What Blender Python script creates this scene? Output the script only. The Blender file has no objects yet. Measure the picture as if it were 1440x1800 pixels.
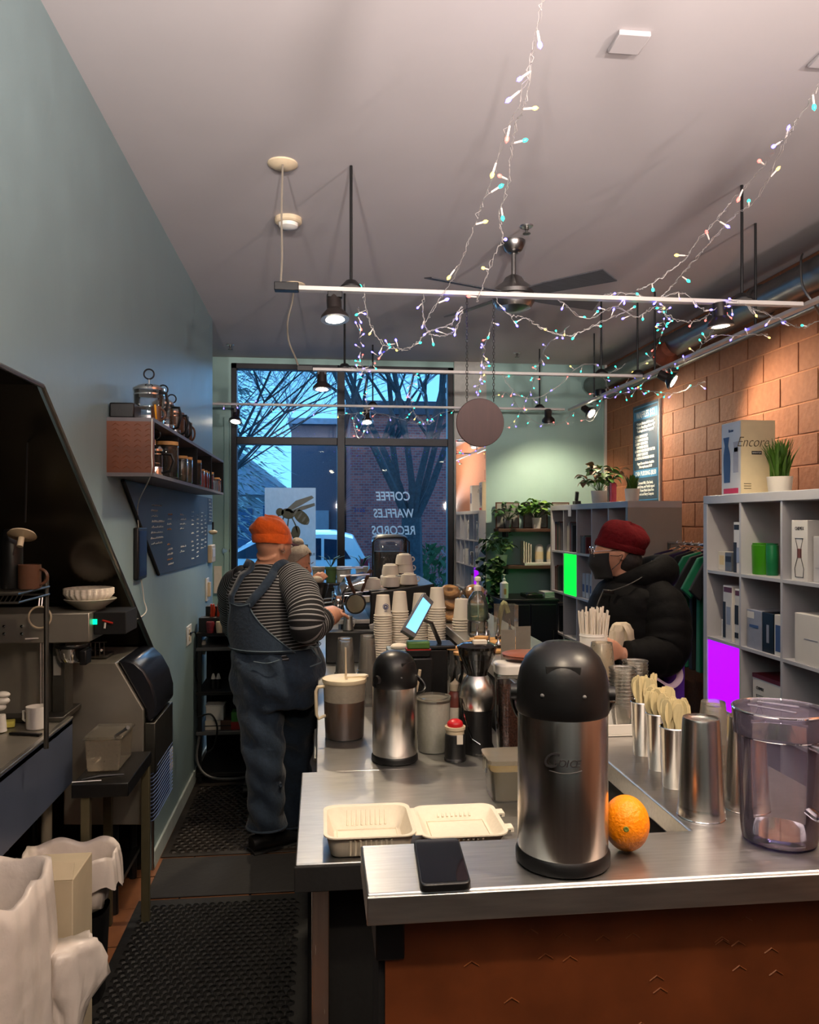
import bpy, math, random
from mathutils import Vector, Matrix
random.seed(7)
SC = bpy.context.scene
COL = SC.collection
PI = math.pi
# ---------------------------------------------------------------- camera
F = 1400.0; HY = 915.0; EYE = 1.65
YAW = math.atan(157 / F); SN, CN = math.sin(YAW), math.cos(YAW)
cam = bpy.data.cameras.new('camera'); cam_ob = bpy.data.objects.new('camera', cam); COL.objects.link(cam_ob)
cam_ob.location = (0, 0, EYE); cam_ob.rotation_euler = (PI / 2, 0, -YAW)
cam.sensor_fit = 'VERTICAL'; cam.sensor_height = 24.0; cam.sensor_width = 19.2
cam.lens = F / 1800 * 24.0; cam.shift_y = (HY - 900) / 1800; cam.clip_start = 0.05; cam.clip_end = 200
SC.camera = cam_ob
# ---------------------------------------------------------------- world, exposure
SC.view_settings.view_transform = 'Standard'
try: SC.view_settings.look = 'None'
except Exception: pass
SC.view_settings.exposure = 0.65; SC.view_settings.gamma = 1.0; SC.view_settings.use_curve_mapping = False
SC.cycles.use_denoising = True
SC.cycles.max_bounces = 10; SC.cycles.transparent_max_bounces = 16; SC.cycles.sample_clamp_indirect = 6.0
SC.cycles.caustics_reflective = False; SC.cycles.caustics_refractive = False
world = bpy.data.worlds.new('dusk_sky'); SC.world = world; world.use_nodes = True
wn, wl = world.node_tree.nodes, world.node_tree.links
wn.clear()
wo = wn.new('ShaderNodeOutputWorld'); wb = wn.new('ShaderNodeBackground'); wr = wn.new('ShaderNodeValToRGB')
wt = wn.new('ShaderNodeTexCoord'); wsep = wn.new('ShaderNodeSeparateXYZ')
wl.new(wt.outputs['Generated'], wsep.inputs[0]); wl.new(wsep.outputs['Z'], wr.inputs[0])
wr.color_ramp.elements[0].position = 0.0; wr.color_ramp.elements[0].color = (0.07, 0.22, 0.40, 1)
wr.color_ramp.elements[1].position = 0.6; wr.color_ramp.elements[1].color = (0.06, 0.18, 0.38, 1)
wl.new(wr.outputs[0], wb.inputs[0]); wb.inputs[1].default_value = 3.2; wl.new(wb.outputs[0], wo.inputs[0])

def area_light(name, loc, rot, sx, sy, power, col, portal=False):
    l = bpy.data.lights.new(name, 'AREA'); l.shape = 'RECTANGLE'; l.size = sx; l.size_y = sy; l.energy = power; l.color = col
    o = bpy.data.objects.new(name, l); COL.objects.link(o); o.location = loc; o.rotation_euler = rot
    if portal: l.cycles.is_portal = True
    return o
# added fill lights out of view, brightening the ceiling and upper walls
area_light('fill_uplight', (0.9, 0.1, 2.0), (PI, 0, 0), 2.4, 1.8, 115, (1.0, 0.86, 0.78))
for wx, wd in ((.40, .0), (2.64, -.24), (-.6, .12)):  # added spots behind the camera that carry fill light along the ceiling
    us = bpy.data.lights.new('ceiling_fill_spot', 'SPOT'); us.energy = 440; us.spot_size = math.radians(46); us.spot_blend = .9; us.shadow_soft_size = .08; us.color = (1, .88, .82)
    uo = bpy.data.objects.new('ceiling_fill_spot', us); COL.objects.link(uo); uo.location = (wx, -1.6, 1.95); uo.rotation_euler = Vector((wd, 1, .33)).to_track_quat('-Z', 'Y').to_euler()
# soft blue dusk light falling in through the shop window
su = bpy.data.lights.new('dusk_skylight', 'SUN'); su.energy = 3.5; su.angle = math.radians(70); su.color = (.25, .55, 1.0)
so_ = bpy.data.objects.new('dusk_skylight', su); COL.objects.link(so_); so_.rotation_euler = Vector((-.12, -1, -.42)).to_track_quat('-Z', 'Y').to_euler()
area_light('window_portal', (0.2, 7.42, 1.9), (-PI / 2, 0, 0), 2.0, 2.5, 1, (1, 1, 1), portal=True)

# ---------------------------------------------------------------- helpers
def ray(x, y):
    u = (x - 720) / F; v = (HY - y) / F
    return Vector((SN + u * CN, CN - u * SN, v))
def W(x, y, d=None, z=None, X=None, Y=None):
    """the point of the room seen at pixel x, y, at a given depth, height or plane"""
    r = ray(x, y)
    if z is not None: t = (z - EYE) / r.z
    elif Y is not None: t = Y / r.y
    elif X is not None: t = X / r.x
    else: t = d
    p = r * t
    return Vector((p.x, p.y, p.z + EYE))
def S(r, g, b):
    f = lambda c: (c / 255 / 12.92) if c <= 10 else ((c / 255 + 0.055) / 1.055) ** 2.4
    return (f(r), f(g), f(b), 1)
MATS = {}
def M(name, col, rough=0.5, metal=0.0, var=0.08, scale=20.0, bump=0.0, emit=0.0, trans=0.0, ior=1.45, alpha=1.0, coat=0.0, aniso=None, stretch=None, spec=0.5, sheen=0.0, rvar=0.0):
    """principled material whose colour and relief come from procedural noise"""
    if name in MATS: return MATS[name]
    m = bpy.data.materials.new(name); m.use_nodes = True; MATS[name] = m
    n, l = m.node_tree.nodes, m.node_tree.links
    b = n['Principled BSDF']
    if len(col) == 3: col = (*col, 1)
    tc = n.new('ShaderNodeTexCoord'); mp = n.new('ShaderNodeMapping'); nz = n.new('ShaderNodeTexNoise')
    nz.inputs['Scale'].default_value = scale; nz.inputs['Detail'].default_value = 5
    if stretch: mp.inputs['Scale'].default_value = stretch
    l.new(tc.outputs['Object'], mp.inputs[0]); l.new(mp.outputs[0], nz.inputs['Vector'])
    r = n.new('ShaderNodeValToRGB')
    r.color_ramp.elements[0].position = 0.3; r.color_ramp.elements[1].position = 0.7
    r.color_ramp.elements[0].color = tuple(c * (1 - var) for c in col[:3]) + (1,)
    r.color_ramp.elements[1].color = tuple(min(1, c * (1 + var)) for c in col[:3]) + (1,)
    l.new(nz.outputs['Fac'], r.inputs[0]); l.new(r.outputs[0], b.inputs['Base Color'])
    b.inputs['Roughness'].default_value = rough; b.inputs['Metallic'].default_value = metal
    b.inputs['Transmission Weight'].default_value = trans; b.inputs['IOR'].default_value = ior
    b.inputs['Alpha'].default_value = alpha; b.inputs['Coat Weight'].default_value = coat
    b.inputs['Specular IOR Level'].default_value = spec; b.inputs['Sheen Weight'].default_value = sheen
    if emit:
        l.new(r.outputs[0], b.inputs['Emission Color']); b.inputs['Emission Strength'].default_value = emit
    if bump:
        bp = n.new('ShaderNodeBump'); bp.inputs['Strength'].default_value = bump; bp.inputs['Distance'].default_value = 0.01
        l.new(nz.outputs['Fac'], bp.inputs['Height']); l.new(bp.outputs[0], b.inputs['Normal'])
    if rvar:
        mr = n.new('ShaderNodeMapRange'); mr.inputs['To Min'].default_value = max(0, rough - rvar); mr.inputs['To Max'].default_value = rough + rvar
        l.new(nz.outputs['Fac'], mr.inputs['Value']); l.new(mr.outputs[0], b.inputs['Roughness'])
    if aniso: b.inputs['Anisotropic'].default_value = aniso
    return m
def glass_mat(name, tint=(1, 1, 1), refl=1.0, haze=0.0, hazecol=(0.8, 0.8, 0.8), rough=0.02):
    """thin clear sheet: see-through, fresnel reflection, optional milky haze"""
    if name in MATS: return MATS[name]
    m = bpy.data.materials.new(name); m.use_nodes = True; MATS[name] = m
    n, l = m.node_tree.nodes, m.node_tree.links; n.clear()
    o = n.new('ShaderNodeOutputMaterial'); t = n.new('ShaderNodeBsdfTransparent'); g = n.new('ShaderNodeBsdfGlossy')
    t.inputs[0].default_value = (*tint, 1); g.inputs['Roughness'].default_value = rough
    lw = n.new('ShaderNodeFresnel'); lw.inputs['IOR'].default_value = 1.45
    mu = n.new('ShaderNodeMath'); mu.operation = 'MULTIPLY'; mu.inputs[1].default_value = refl; mu.use_clamp = True
    mx = n.new('ShaderNodeMixShader'); l.new(lw.outputs[0], mu.inputs[0]); l.new(mu.outputs[0], mx.inputs[0])
    base = t
    if haze:
        df = n.new('ShaderNodeBsdfDiffuse'); df.inputs[0].default_value = (*hazecol, 1)
        tl = n.new('ShaderNodeBsdfTranslucent'); tl.inputs[0].default_value = (*hazecol, 1)
        ad = n.new('ShaderNodeMixShader'); ad.inputs[0].default_value = 0.5; l.new(df.outputs[0], ad.inputs[1]); l.new(tl.outputs[0], ad.inputs[2])
        nz = n.new('ShaderNodeTexNoise'); nz.inputs['Scale'].default_value = 14
        mr = n.new('ShaderNodeMapRange'); mr.inputs['To Min'].default_value = haze * 0.85; mr.inputs['To Max'].default_value = min(1, haze * 1.15)
        l.new(nz.outputs['Fac'], mr.inputs['Value'])
        m2 = n.new('ShaderNodeMixShader'); l.new(mr.outputs[0], m2.inputs[0]); l.new(t.outputs[0], m2.inputs[1]); l.new(ad.outputs[0], m2.inputs[2]); base = m2
    l.new(base.outputs[0], mx.inputs[1]); l.new(g.outputs[0], mx.inputs[2]); l.new(mx.outputs[0], o.inputs[0])
    return m

class MB:
    """collects shapes, then links them as ONE mesh object"""
    def __init__(s): s.v = []; s.f = []; s.mi = []; s.uv = {}; s.cur = 0
    def mat(s, i): s.cur = i; return s
    def add(s, vs, fs):
        b = len(s.v); s.v += [tuple(v) for v in vs]
        for f in fs: s.f.append(tuple(b + i for i in f)); s.mi.append(s.cur)
        return s
    def box(s, x0, x1, y0, y1, z0, z1, rz=0.0, rx=0.0, ry=0.0):
        c = Vector(((x0 + x1) / 2, (y0 + y1) / 2, (z0 + z1) / 2)); R = Matrix.Rotation(rz, 3, 'Z') @ Matrix.Rotation(ry, 3, 'Y') @ Matrix.Rotation(rx, 3, 'X')
        vs = [c + R @ (Vector((x, y, z)) - c) for x in (x0, x1) for y in (y0, y1) for z in (z0, z1)]
        return s.add(vs, [(0, 1, 3, 2), (4, 6, 7, 5), (0, 4, 5, 1), (2, 3, 7, 6), (0, 2, 6, 4), (1, 5, 7, 3)])
    def cb(s, c, sx, sy, sz, rz=0.0, rx=0.0, ry=0.0):
        return s.box(c[0] - sx / 2, c[0] + sx / 2, c[1] - sy / 2, c[1] + sy / 2, c[2] - sz / 2, c[2] + sz / 2, rz, rx, ry)
    def lathe(s, prof, c=(0, 0, 0), seg=28, axis=None, sx=1.0, sy=1.0, rz=0.0, fn=None):
        """prof: (r, z) pairs; axis: direction of z"""
        R = Matrix.Identity(3)
        if axis is not None: R = Vector((0, 0, 1)).rotation_difference(Vector(axis).normalized()).to_matrix()
        R = R @ Matrix.Rotation(rz, 3, 'Z')
        C = Vector(c); vs = []; n = len(prof)
        for j, (r, z) in enumerate(prof):
            for i in range(seg):
                a = 2 * PI * i / seg; rr = max(r, 1e-5)
                if fn: rr = rr * fn(a, j)
                vs.append(C + R @ Vector((rr * math.cos(a) * sx, rr * math.sin(a) * sy, z)))
        fs = []
        for j in range(n - 1):
            for i in range(seg):
                k = (i + 1) % seg
                fs.append((j * seg + i, j * seg + k, (j + 1) * seg + k, (j + 1) * seg + i))
        if prof[0][0] > 1e-4: fs.append(tuple(reversed(range(seg))))
        if prof[-1][0] > 1e-4: fs.append(tuple((n - 1) * seg + i for i in range(seg)))
        return s.add(vs, fs)
    def ell(s, c, rx, ry, rz_, seg=20, rings=12, R=None):
        C = Vector(c); vs = []; fs = []
        for j in range(rings + 1):
            t = PI * j / rings
            for i in range(seg):
                a = 2 * PI * i / seg
                p = Vector((rx * math.sin(t) * math.cos(a), ry * math.sin(t) * math.sin(a), -rz_ * math.cos(t)))
                vs.append(C + (R @ p if R is not None else p))
        for j in range(rings):
            for i in range(seg):
                k = (i + 1) % seg
                fs.append((j * seg + i, j * seg + k, (j + 1) * seg + k, (j + 1) * seg + i))
        return s.add(vs, fs)
    def tube(s, pts, r, seg=8, closed=False, caps=True, flat=1.0, up=None):
        """r: a number or one per point; flat squeezes the second axis"""
        P = [Vector(p) for p in pts]; n = len(P)
        rs = r if isinstance(r, (list, tuple)) else [r] * n
        vs = []; prev = None
        for i, p in enumerate(P):
            if closed: t = (P[(i + 1) % n] - P[i - 1])
            else: t = (P[min(i + 1, n - 1)] - P[max(i - 1, 0)])
            if t.length < 1e-9: t = Vector((0, 0, 1))
            t.normalize()
            if prev is None:
                a = Vector(up) if up is not None else (Vector((0, 0, 1)) if abs(t.z) < 0.9 else Vector((1, 0, 0)))
                q = (a - t * a.dot(t)).normalized()
            else:
                q = (prev - t * prev.dot(t))
                if q.length < 1e-6: q = t.orthogonal()
                q.normalize()
            prev = q; w = t.cross(q)
            rr = rs[i]; ra, rb = rr if isinstance(rr, (list, tuple)) else (rr, rr * flat)
            for k in range(seg):
                an = 2 * PI * k / seg
                vs.append(p + w * (ra * math.cos(an)) + q * (rb * math.sin(an)))
        fs = []
        m = n if closed else n - 1
        for j in range(m):
            j2 = (j + 1) % n
            for k in range(seg):
                k2 = (k + 1) % seg
                fs.append((j * seg + k, j * seg + k2, j2 * seg + k2, j2 * seg + k))
        if not closed and caps:
            fs.append(tuple(reversed(range(seg)))); fs.append(tuple((n - 1) * seg + i for i in range(seg)))
        return s.add(vs, fs)
    def prism(s, poly, o, ax, ay, n, t):
        """polygon (2D) in the plane o + x*ax + y*ay, thickened by t along n"""
        o, ax, ay, n = Vector(o), Vector(ax), Vector(ay), Vector(n); k = len(poly)
        a = [o + ax * x + ay * y for x, y in poly]; b = [p + n * t for p in a]
        fs = [tuple(range(k)), tuple(reversed(range(k, 2 * k)))]
        fs += [(i, k + i, k + (i + 1) % k, (i + 1) % k) for i in range(k)]
        return s.add(a + b, fs)
    def loft(s, rings, seg=28, cap=True, fn=None):
        """rings: (cx, cy, cz, a, b, yaw)"""
        vs = []; n = len(rings)
        for j, (cx, cy, cz, a, b, yw) in enumerate(rings):
            for i in range(seg):
                t = 2 * PI * i / seg; x, y = a * math.cos(t), b * math.sin(t); q = fn(t, j) if fn else 1.0; x *= q; y *= q
                vs.append((cx + x * math.cos(yw) - y * math.sin(yw), cy + x * math.sin(yw) + y * math.cos(yw), cz))
        fs = [(j * seg + i, j * seg + (i + 1) % seg, (j + 1) * seg + (i + 1) % seg, (j + 1) * seg + i) for j in range(n - 1) for i in range(seg)]
        if cap: fs.append(tuple(reversed(range(seg)))); fs.append(tuple((n - 1) * seg + i for i in range(seg)))
        return s.add(vs, fs)
    def build(s, name, mats, parent=None, bev=0.0, smooth=True, angle=35, label=None, kind=None, remesh=0.0, solid=0.0, sub=0):
        me = bpy.data.meshes.new(name)
        off = world_loc(parent) if parent is not None else Vector((0, 0, 0))
        me.from_pydata([(v[0] - off.x, v[1] - off.y, v[2] - off.z) for v in s.v], [], s.f)
        if not isinstance(mats, (list, tuple)): mats = [mats]
        for m in mats: me.materials.append(m)
        if len(mats) > 1: me.polygons.foreach_set('material_index', s.mi)
        me.validate(); me.update()
        if remesh: me = remeshed(me, remesh)
        if smooth:
            me.shade_smooth()
            if angle < 180: me.set_sharp_from_angle(angle=math.radians(angle))
        o = bpy.data.objects.new(name, me); COL.objects.link(o)
        if parent is not None: o.parent = parent
        if solid:
            md = o.modifiers.new('Solidify', 'SOLIDIFY'); md.thickness = solid; md.offset = 0
        if sub:
            md = o.modifiers.new('Subsurf', 'SUBSURF'); md.levels = sub; md.render_levels = sub
        if bev:
            md = o.modifiers.new('Bevel', 'BEVEL'); md.width = bev; md.segments = 2; md.limit_method = 'ANGLE'
        if label: o['label'] = label
        if kind: o['kind'] = kind
        return o
def world_loc(o):
    v = Vector((0, 0, 0))
    while o is not None: v += Vector(o.location); o = o.parent
    return v
def remeshed(me, size, smooth=6):
    mats = list(me.materials)
    t = bpy.data.objects.new('tmp', me); COL.objects.link(t)
    md = t.modifiers.new('r', 'REMESH'); md.mode = 'VOXEL'; md.voxel_size = size
    ms = t.modifiers.new('s', 'SMOOTH'); ms.factor = 0.6; ms.iterations = smooth
    dg = bpy.context.evaluated_depsgraph_get(); dg.update()
    nm = bpy.data.meshes.new_from_object(t.evaluated_get(dg)); nm.name = me.name
    bpy.data.objects.remove(t)
    if not nm.materials:
        for m in mats: nm.materials.append(m)
    return nm
def thing(name, label, cat, loc=(0, 0, 0), rz=0.0, group=None):
    o = bpy.data.objects.new(name, None); COL.objects.link(o); o.empty_display_size = 0.05
    o.location = loc; o.rotation_euler = (0, 0, rz); o['label'] = label; o['category'] = cat
    if group: o['group'] = group
    return o
def tag(o, label, cat, group=None):
    o['label'] = label; o['category'] = cat
    if group: o['group'] = group
    return o
def struct(o): o['kind'] = 'structure'; return o
def dup(root, loc=None, rz=None, label=None, group=None, scale=None):
    kids = {}
    for x in list(COL.objects):
        if x.parent is not None: kids.setdefault(x.parent.name, []).append(x)
    def cp(o, parent):
        c = o.copy(); COL.objects.link(c); c.parent = parent
        for k in kids.get(o.name, []): cp(k, c)
        return c
    r = cp(root, None)
    if loc is not None: r.location = loc
    if rz is not None: r.rotation_euler = (0, 0, rz)
    if scale is not None: r.scale = (scale,) * 3 if not isinstance(scale, tuple) else scale
    if label: r['label'] = label
    if group: r['group'] = group
    return r
AX = {'-Y': ((1, 0, 0), (0, 0, 1)), '+Y': ((-1, 0, 0), (0, 0, 1)), '-X': ((0, -1, 0), (0, 0, 1)), '+X': ((0, 1, 0), (0, 0, 1))}
def text(body, size, mat, parent, loc, facing, name='lettering', align='CENTER', shear=0.0, depth=0.0008, sx=1.0, axes=None, space=1.0, label=None, bold=0.0):
    """flat lettering turned into a mesh, facing one side of the room"""
    cu = bpy.data.curves.new('t', 'FONT'); cu.body = body; cu.size = size; cu.align_x = align; cu.align_y = 'CENTER'
    cu.extrude = depth; cu.shear = shear; cu.space_line = space; cu.offset = bold; cu.resolution_u = 3
    t = bpy.data.objects.new('t', cu); COL.objects.link(t)
    dg = bpy.context.evaluated_depsgraph_get(); dg.update()
    me = bpy.data.meshes.new_from_object(t.evaluated_get(dg)); bpy.data.objects.remove(t)
    ax, ay = axes if axes else AX[facing]
    ax, ay = Vector(ax) * sx, Vector(ay); nz = Vector(ax).normalized().cross(ay.normalized())
    mt = Matrix((ax, ay, nz)).transposed().to_4x4()
    me.transform(mt); me.materials.clear(); me.materials.append(mat); me.name = name
    o = bpy.data.objects.new(name, me); COL.objects.link(o)
    off = world_loc(parent) if parent is not None else Vector((0, 0, 0))
    o.location = Vector(loc) - off
    if parent is not None: o.parent = parent
    if label: o['label'] = label
    return o
def arc(c, r, a0, a1, n, ax=(1, 0, 0), ay=(0, 0, 1)):
    c, ax, ay = Vector(c), Vector(ax), Vector(ay)
    return [c + ax * (r * math.cos(a0 + (a1 - a0) * i / n)) + ay * (r * math.sin(a0 + (a1 - a0) * i / n)) for i in range(n + 1)]
def smoothline(pts, k=6):
    P = [Vector(p) for p in pts]; out = []
    for i in range(len(P) - 1):
        p0, p1, p2, p3 = P[max(i - 1, 0)], P[i], P[i + 1], P[min(i + 2, len(P) - 1)]
        for j in range(k):
            t = j / k
            out.append(0.5 * ((2 * p1) + (p2 - p0) * t + (2 * p0 - 5 * p1 + 4 * p2 - p3) * t * t + (3 * p1 - p0 - 3 * p2 + p3) * t ** 3))
    out.append(P[-1]); return out

# ---------------------------------------------------------------- materials
m_wall_teal = M('painted_wall_grey_teal', S(138, 162, 166), 0.42, 0, 0.05, 6, 0.25, rvar=0.08)
m_teal = M('painted_wall_sea_green', S(150, 182, 176), 0.6, 0, 0.03, 5, 0.08)
m_ceil = M('painted_ceiling', S(182, 176, 177), 0.85, 0, 0.02, 3, 0.05)
m_block = M('orange_brown_painted_block', S(158, 102, 72), 0.75, 0, 0.10, 30, 0.5)
m_mortar = M('painted_mortar_joint', S(190, 128, 92), 0.8, 0, 0.08, 40, 0.3)
m_black = M('black_plastic', S(16, 16, 17), 0.38, 0, 0.15, 60, 0.05)
m_blackgloss = M('black_gloss_panel', (.055, .048, .036), 0.2, 0.8, 0.2, 4, 0.08, rvar=0.05)
m_blackmatte = M('black_matte', S(14, 14, 15), 0.8, 0, 0.2, 40, 0.1)
m_frame = M('dark_bronze_window_frame', S(26, 26, 30), 0.4, 0.3, 0.1, 40)
m_steel = M('brushed_stainless', (0.70, 0.69, 0.67), 0.34, 1.0, 0.08, 14, 0.03, stretch=(1, 12, 12), rvar=0.08)
m_steelv = M('brushed_stainless_vertical', (0.62, 0.59, 0.55), 0.25, 1.0, 0.08, 22, 0.01, stretch=(6, 6, 0.15), rvar=0.05)
m_chrome = M('chrome', (0.75, 0.75, 0.76), 0.08, 1.0, 0.04, 20)
m_darksteel = M('dull_dark_steel', (0.16, 0.155, 0.14), 0.38, 1.0, 0.1, 16, 0.02)
m_white = M('white_laminate', S(206, 206, 208), 0.4, 0, 0.03, 8)
m_whitepl = M('white_plastic', S(222, 218, 210), 0.35, 0, 0.03, 12)
m_paper = M('white_paper', S(224, 214, 198), 0.75, 0, 0.04, 30, 0.05)
m_cream = M('cream_cardboard', S(226, 210, 172), 0.6, 0, 0.03, 20, 0.03)
m_foam = M('moulded_fibre_white', S(226, 216, 196), 0.8, 0, 0.03, 80, 0.08)
m_copperwood = M('reddish_brown_panel', S(104, 54, 26), 0.42, 0, 0.28, 9, 0.08)
m_wood = M('dark_brown_wood', S(78, 50, 36), 0.55, 0, 0.25, 12, 0.1, stretch=(1, 8, 8))
m_lightwood = M('pale_birch', S(204, 188, 144), 0.6, 0, 0.10, 30, 0.05, stretch=(6, 6, 1))
m_bamboo = M('bamboo_lid', S(200, 152, 92), 0.5, 0, 0.12, 20)
m_darkfloor = M('dark_worn_floor', S(46, 38, 34), 0.5, 0, 0.2, 6, 0.1)
m_tile = M('terracotta_floor_tile', S(128, 82, 52), 0.5, 0, 0.14, 12, 0.15)
m_grout = M('dark_grout', S(48, 38, 30), 0.9, 0, 0.1, 30)
m_rubber = M('black_rubber', S(17, 17, 18), 0.62, 0, 0.25, 30, 0.3)
m_glass = glass_mat('clear_glass', (0.96, 0.97, 0.97), 2.4, haze=0.04, hazecol=(0.9, 0.9, 0.88))
m_winglass = glass_mat('window_glass', (0.86, 0.93, 0.95), 1.0)
m_clearpl = glass_mat('clear_plastic', (0.90, 0.88, 0.84), 1.2, haze=0.12, hazecol=(0.9, 0.85, 0.75), rough=0.08)
m_milky = glass_mat('milky_plastic', (0.9, 0.85, 0.75), 1.0, haze=0.30, hazecol=(0.85, 0.76, 0.60), rough=0.2)
m_lilac = glass_mat('lilac_clear_plastic', (0.985, 0.975, 0.995), 1.0, haze=0.13, hazecol=(0.74, 0.66, 0.9), rough=0.04)
m_mirror = M('mirror_silver', (0.82, 0.84, 0.84), 0.02, 1.0, 0.01, 5)
m_leaf = M('green_leaf', S(70, 110, 46), 0.45, 0, 0.35, 25, 0.1)
m_leafdark = M('dark_green_leaf', S(46, 78, 40), 0.45, 0, 0.3, 25, 0.1)
m_grass = M('bright_grass_leaf', S(66, 104, 32), 0.45, 0, 0.3, 30, 0.1)
m_skin = M('skin', S(206, 150, 122), 0.5, 0, 0.06, 30, 0.05)
m_denim = M('dark_blue_denim', S(34, 50, 68), 0.85, 0, 0.16, 60, 0.35, sheen=0.2)
m_seam = M('pale_denim_seam', S(96, 112, 124), 0.85, 0, 0.1, 60)
m_orangeknit = M('orange_knit', S(226, 92, 12), 0.9, 0, 0.10, 40, 0.5, sheen=0.3)
m_redknit = M('dark_red_knit', S(86, 12, 18), 0.95, 0, 0.14, 60, 0.5, spec=.2)
m_coat = M('black_coat_fabric', S(6, 6, 7), 0.75, 0, 0.15, 30, 0.4, spec=.15)
m_bag = M('white_bin_bag', S(214, 204, 196), 0.3, 0, 0.05, 14, 0.6)
m_sockw = M('bulb_socket_plastic', S(220, 205, 195), 0.4, 0, 0.05, 30, emit=0.12)
m_lampglow = M('lit_lamp_face', (1.0, 0.86, 0.62), 0.5, 0, 0.02, 5, emit=26)
m_magenta = M('lit_magenta_panel', (0.33, 0.0, 1.0), 0.5, 0, 0.01, 3, emit=1.05)
m_greenlit = M('lit_green_panel', (0.0, 1.0, 0.05), 0.5, 0, 0.01, 3, emit=0.9)
m_bluescr = M('lit_pale_blue_screen', (0.16, 0.52, 0.95), 0.3, 0, 0.05, 30, emit=0.95)
m_greenled = M('lit_green_switch', (0.0, 1.0, 0.42), 0.4, 0, 0.02, 5, emit=1.0)
m_ink = M('dark_printed_ink', S(34, 32, 34), 0.6, 0, 0.1, 30)
m_grey = M('mid_grey_plastic', S(92, 92, 92), 0.45, 0, 0.1, 20)
m_blueink = M('dark_blue_ink', S(40, 58, 120), 0.6, 0, 0.1, 30)
m_decal = glass_mat('white_vinyl_decal', (1, 1, 1), .3, haze=.97, hazecol=(.95, .97, .95), rough=.5)
m_whiteink = M('white_ink', S(226, 230, 226), 0.6, 0, 0.04, 30)
# ================================================================ SETTING
LX, RX, BY, CZ = -0.79, 2.72, 7.35, 3.13
NY = -3.2   # wall behind the camera
# floor: backing and terracotta tiles
fl = struct(MB().box(-2.6, RX + .1, NY, BY + .1, -0.12, -0.006).build('floor', m_grout, smooth=False))
proto = None
for ix in range(-8, 0):
    for iy in range(1, 13):
        x, y = ix * 0.305, iy * 0.305 + 0.6
        if x < -2.2: continue
        if proto is None:
            proto = MB().box(-0.149, 0.149, -0.149, 0.149, -0.006, 0.0).build('tile', m_tile, fl, bev=0.003, smooth=False); proto.location = (x + .15, y, 0)
        else:
            c = proto.copy(); COL.objects.link(c); c.location = (x + .15, y, random.uniform(-.001, .001)); c.parent = fl
for (x0, x1, y0, y1) in ((0.0, RX, 0.3, BY), (-2.5, 0, 4.6, BY), (-2.5, RX, NY, 0.3)):
    MB().box(x0, x1, y0, y1, -0.006, -0.001).build('floor_slab', m_darkfloor, fl, smooth=False)
# ceiling
ce = struct(MB().box(-2.6, RX + .1, NY, BY + .1, CZ, CZ + .1).build('ceiling', m_ceil, smooth=False))
# left wall: solid sheet with an opening whose head slopes down to the back, an alcove behind it
lw = MB()
lw.box(LX - .012, LX, NY, 2.37, 2.035, CZ)
lw.prism([(2.37, 2.035), (3.87, 1.045), (3.87, 0), (6.0, 0), (6.0, CZ), (2.37, CZ)], (LX, 0, 0), (0, 1, 0), (0, 0, 1), (-1, 0, 0), 0.012)
wl_ob = struct(lw.build('wall_left', m_wall_teal, smooth=False))
al = MB(); al.box(-2.45, -2.40, NY, 4.0, 0, 2.1); al.box(-2.4, LX - .0125, 3.88, 3.93, 0, 1.2)
al.box(-2.4, LX - .0125, NY, 2.37, 2.036, 2.08)
al.prism([(2.37, 2.036), (3.88, 1.04), (3.95, 1.05), (3.95, 1.1), (2.37, 2.1)], (LX - .0125, 0, 0), (0, 1, 0), (0, 0, 1), (-1, 0, 0), 1.6)
struct(al.build('wall_alcove', m_blackgloss, smooth=False))
tr = MB().tube([(LX + .004, 0.2, 2.033), (LX + .004, 2.37, 2.033), (LX + .004, 3.872, 1.045), (LX + .004, 3.872, 0.0)], 0.007, 6)
struct(tr.build('trim_1', M('dull_metal_corner_bead', (0.3, 0.3, 0.3), 0.35, 1.0), smooth=False))
struct(MB().box(LX, LX + .012, 3.88, 6.0, 0.0, 0.085).build('baseboard_left', M('pale_grey_base', S(176, 188, 186), 0.5), bev=.003))
struct(MB().box(-2.5, LX - .08, 5.98, 6.05, 0, CZ).build('wall_return', m_wall_teal, smooth=False))
struct(MB().box(-2.58, -2.5, NY, BY, 0, CZ).build('wall_far_left', m_teal, smooth=False))
struct(MB().box(-2.6, RX + .1, NY - .1, NY, 0, CZ).build('wall_front', m_wall_teal, smooth=False))
# back wall with the window opening, x -0.80 .. 1.235, z 0.35 .. 3.07
wx0, wx1, wz0, wz1 = -0.80, 1.235, 0.35, 3.075
bw = MB(); bw.box(-2.5, wx0, BY, BY + .12, 0, CZ); bw.box(wx1, RX, BY, BY + .12, 0, CZ); bw.box(wx0, wx1, BY, BY + .12, wz1, CZ); bw.box(wx0, wx1, BY, BY + .12, -.2, wz0)
struct(bw.build('wall_back', m_teal, smooth=False))
# light plaster pier between the window and the teal wall
struct(MB().box(1.24, 1.545, BY - .03, BY, 0, CZ).build('trim_2', M('pale_grey_pier', S(178, 178, 172), 0.6), smooth=False))
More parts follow.
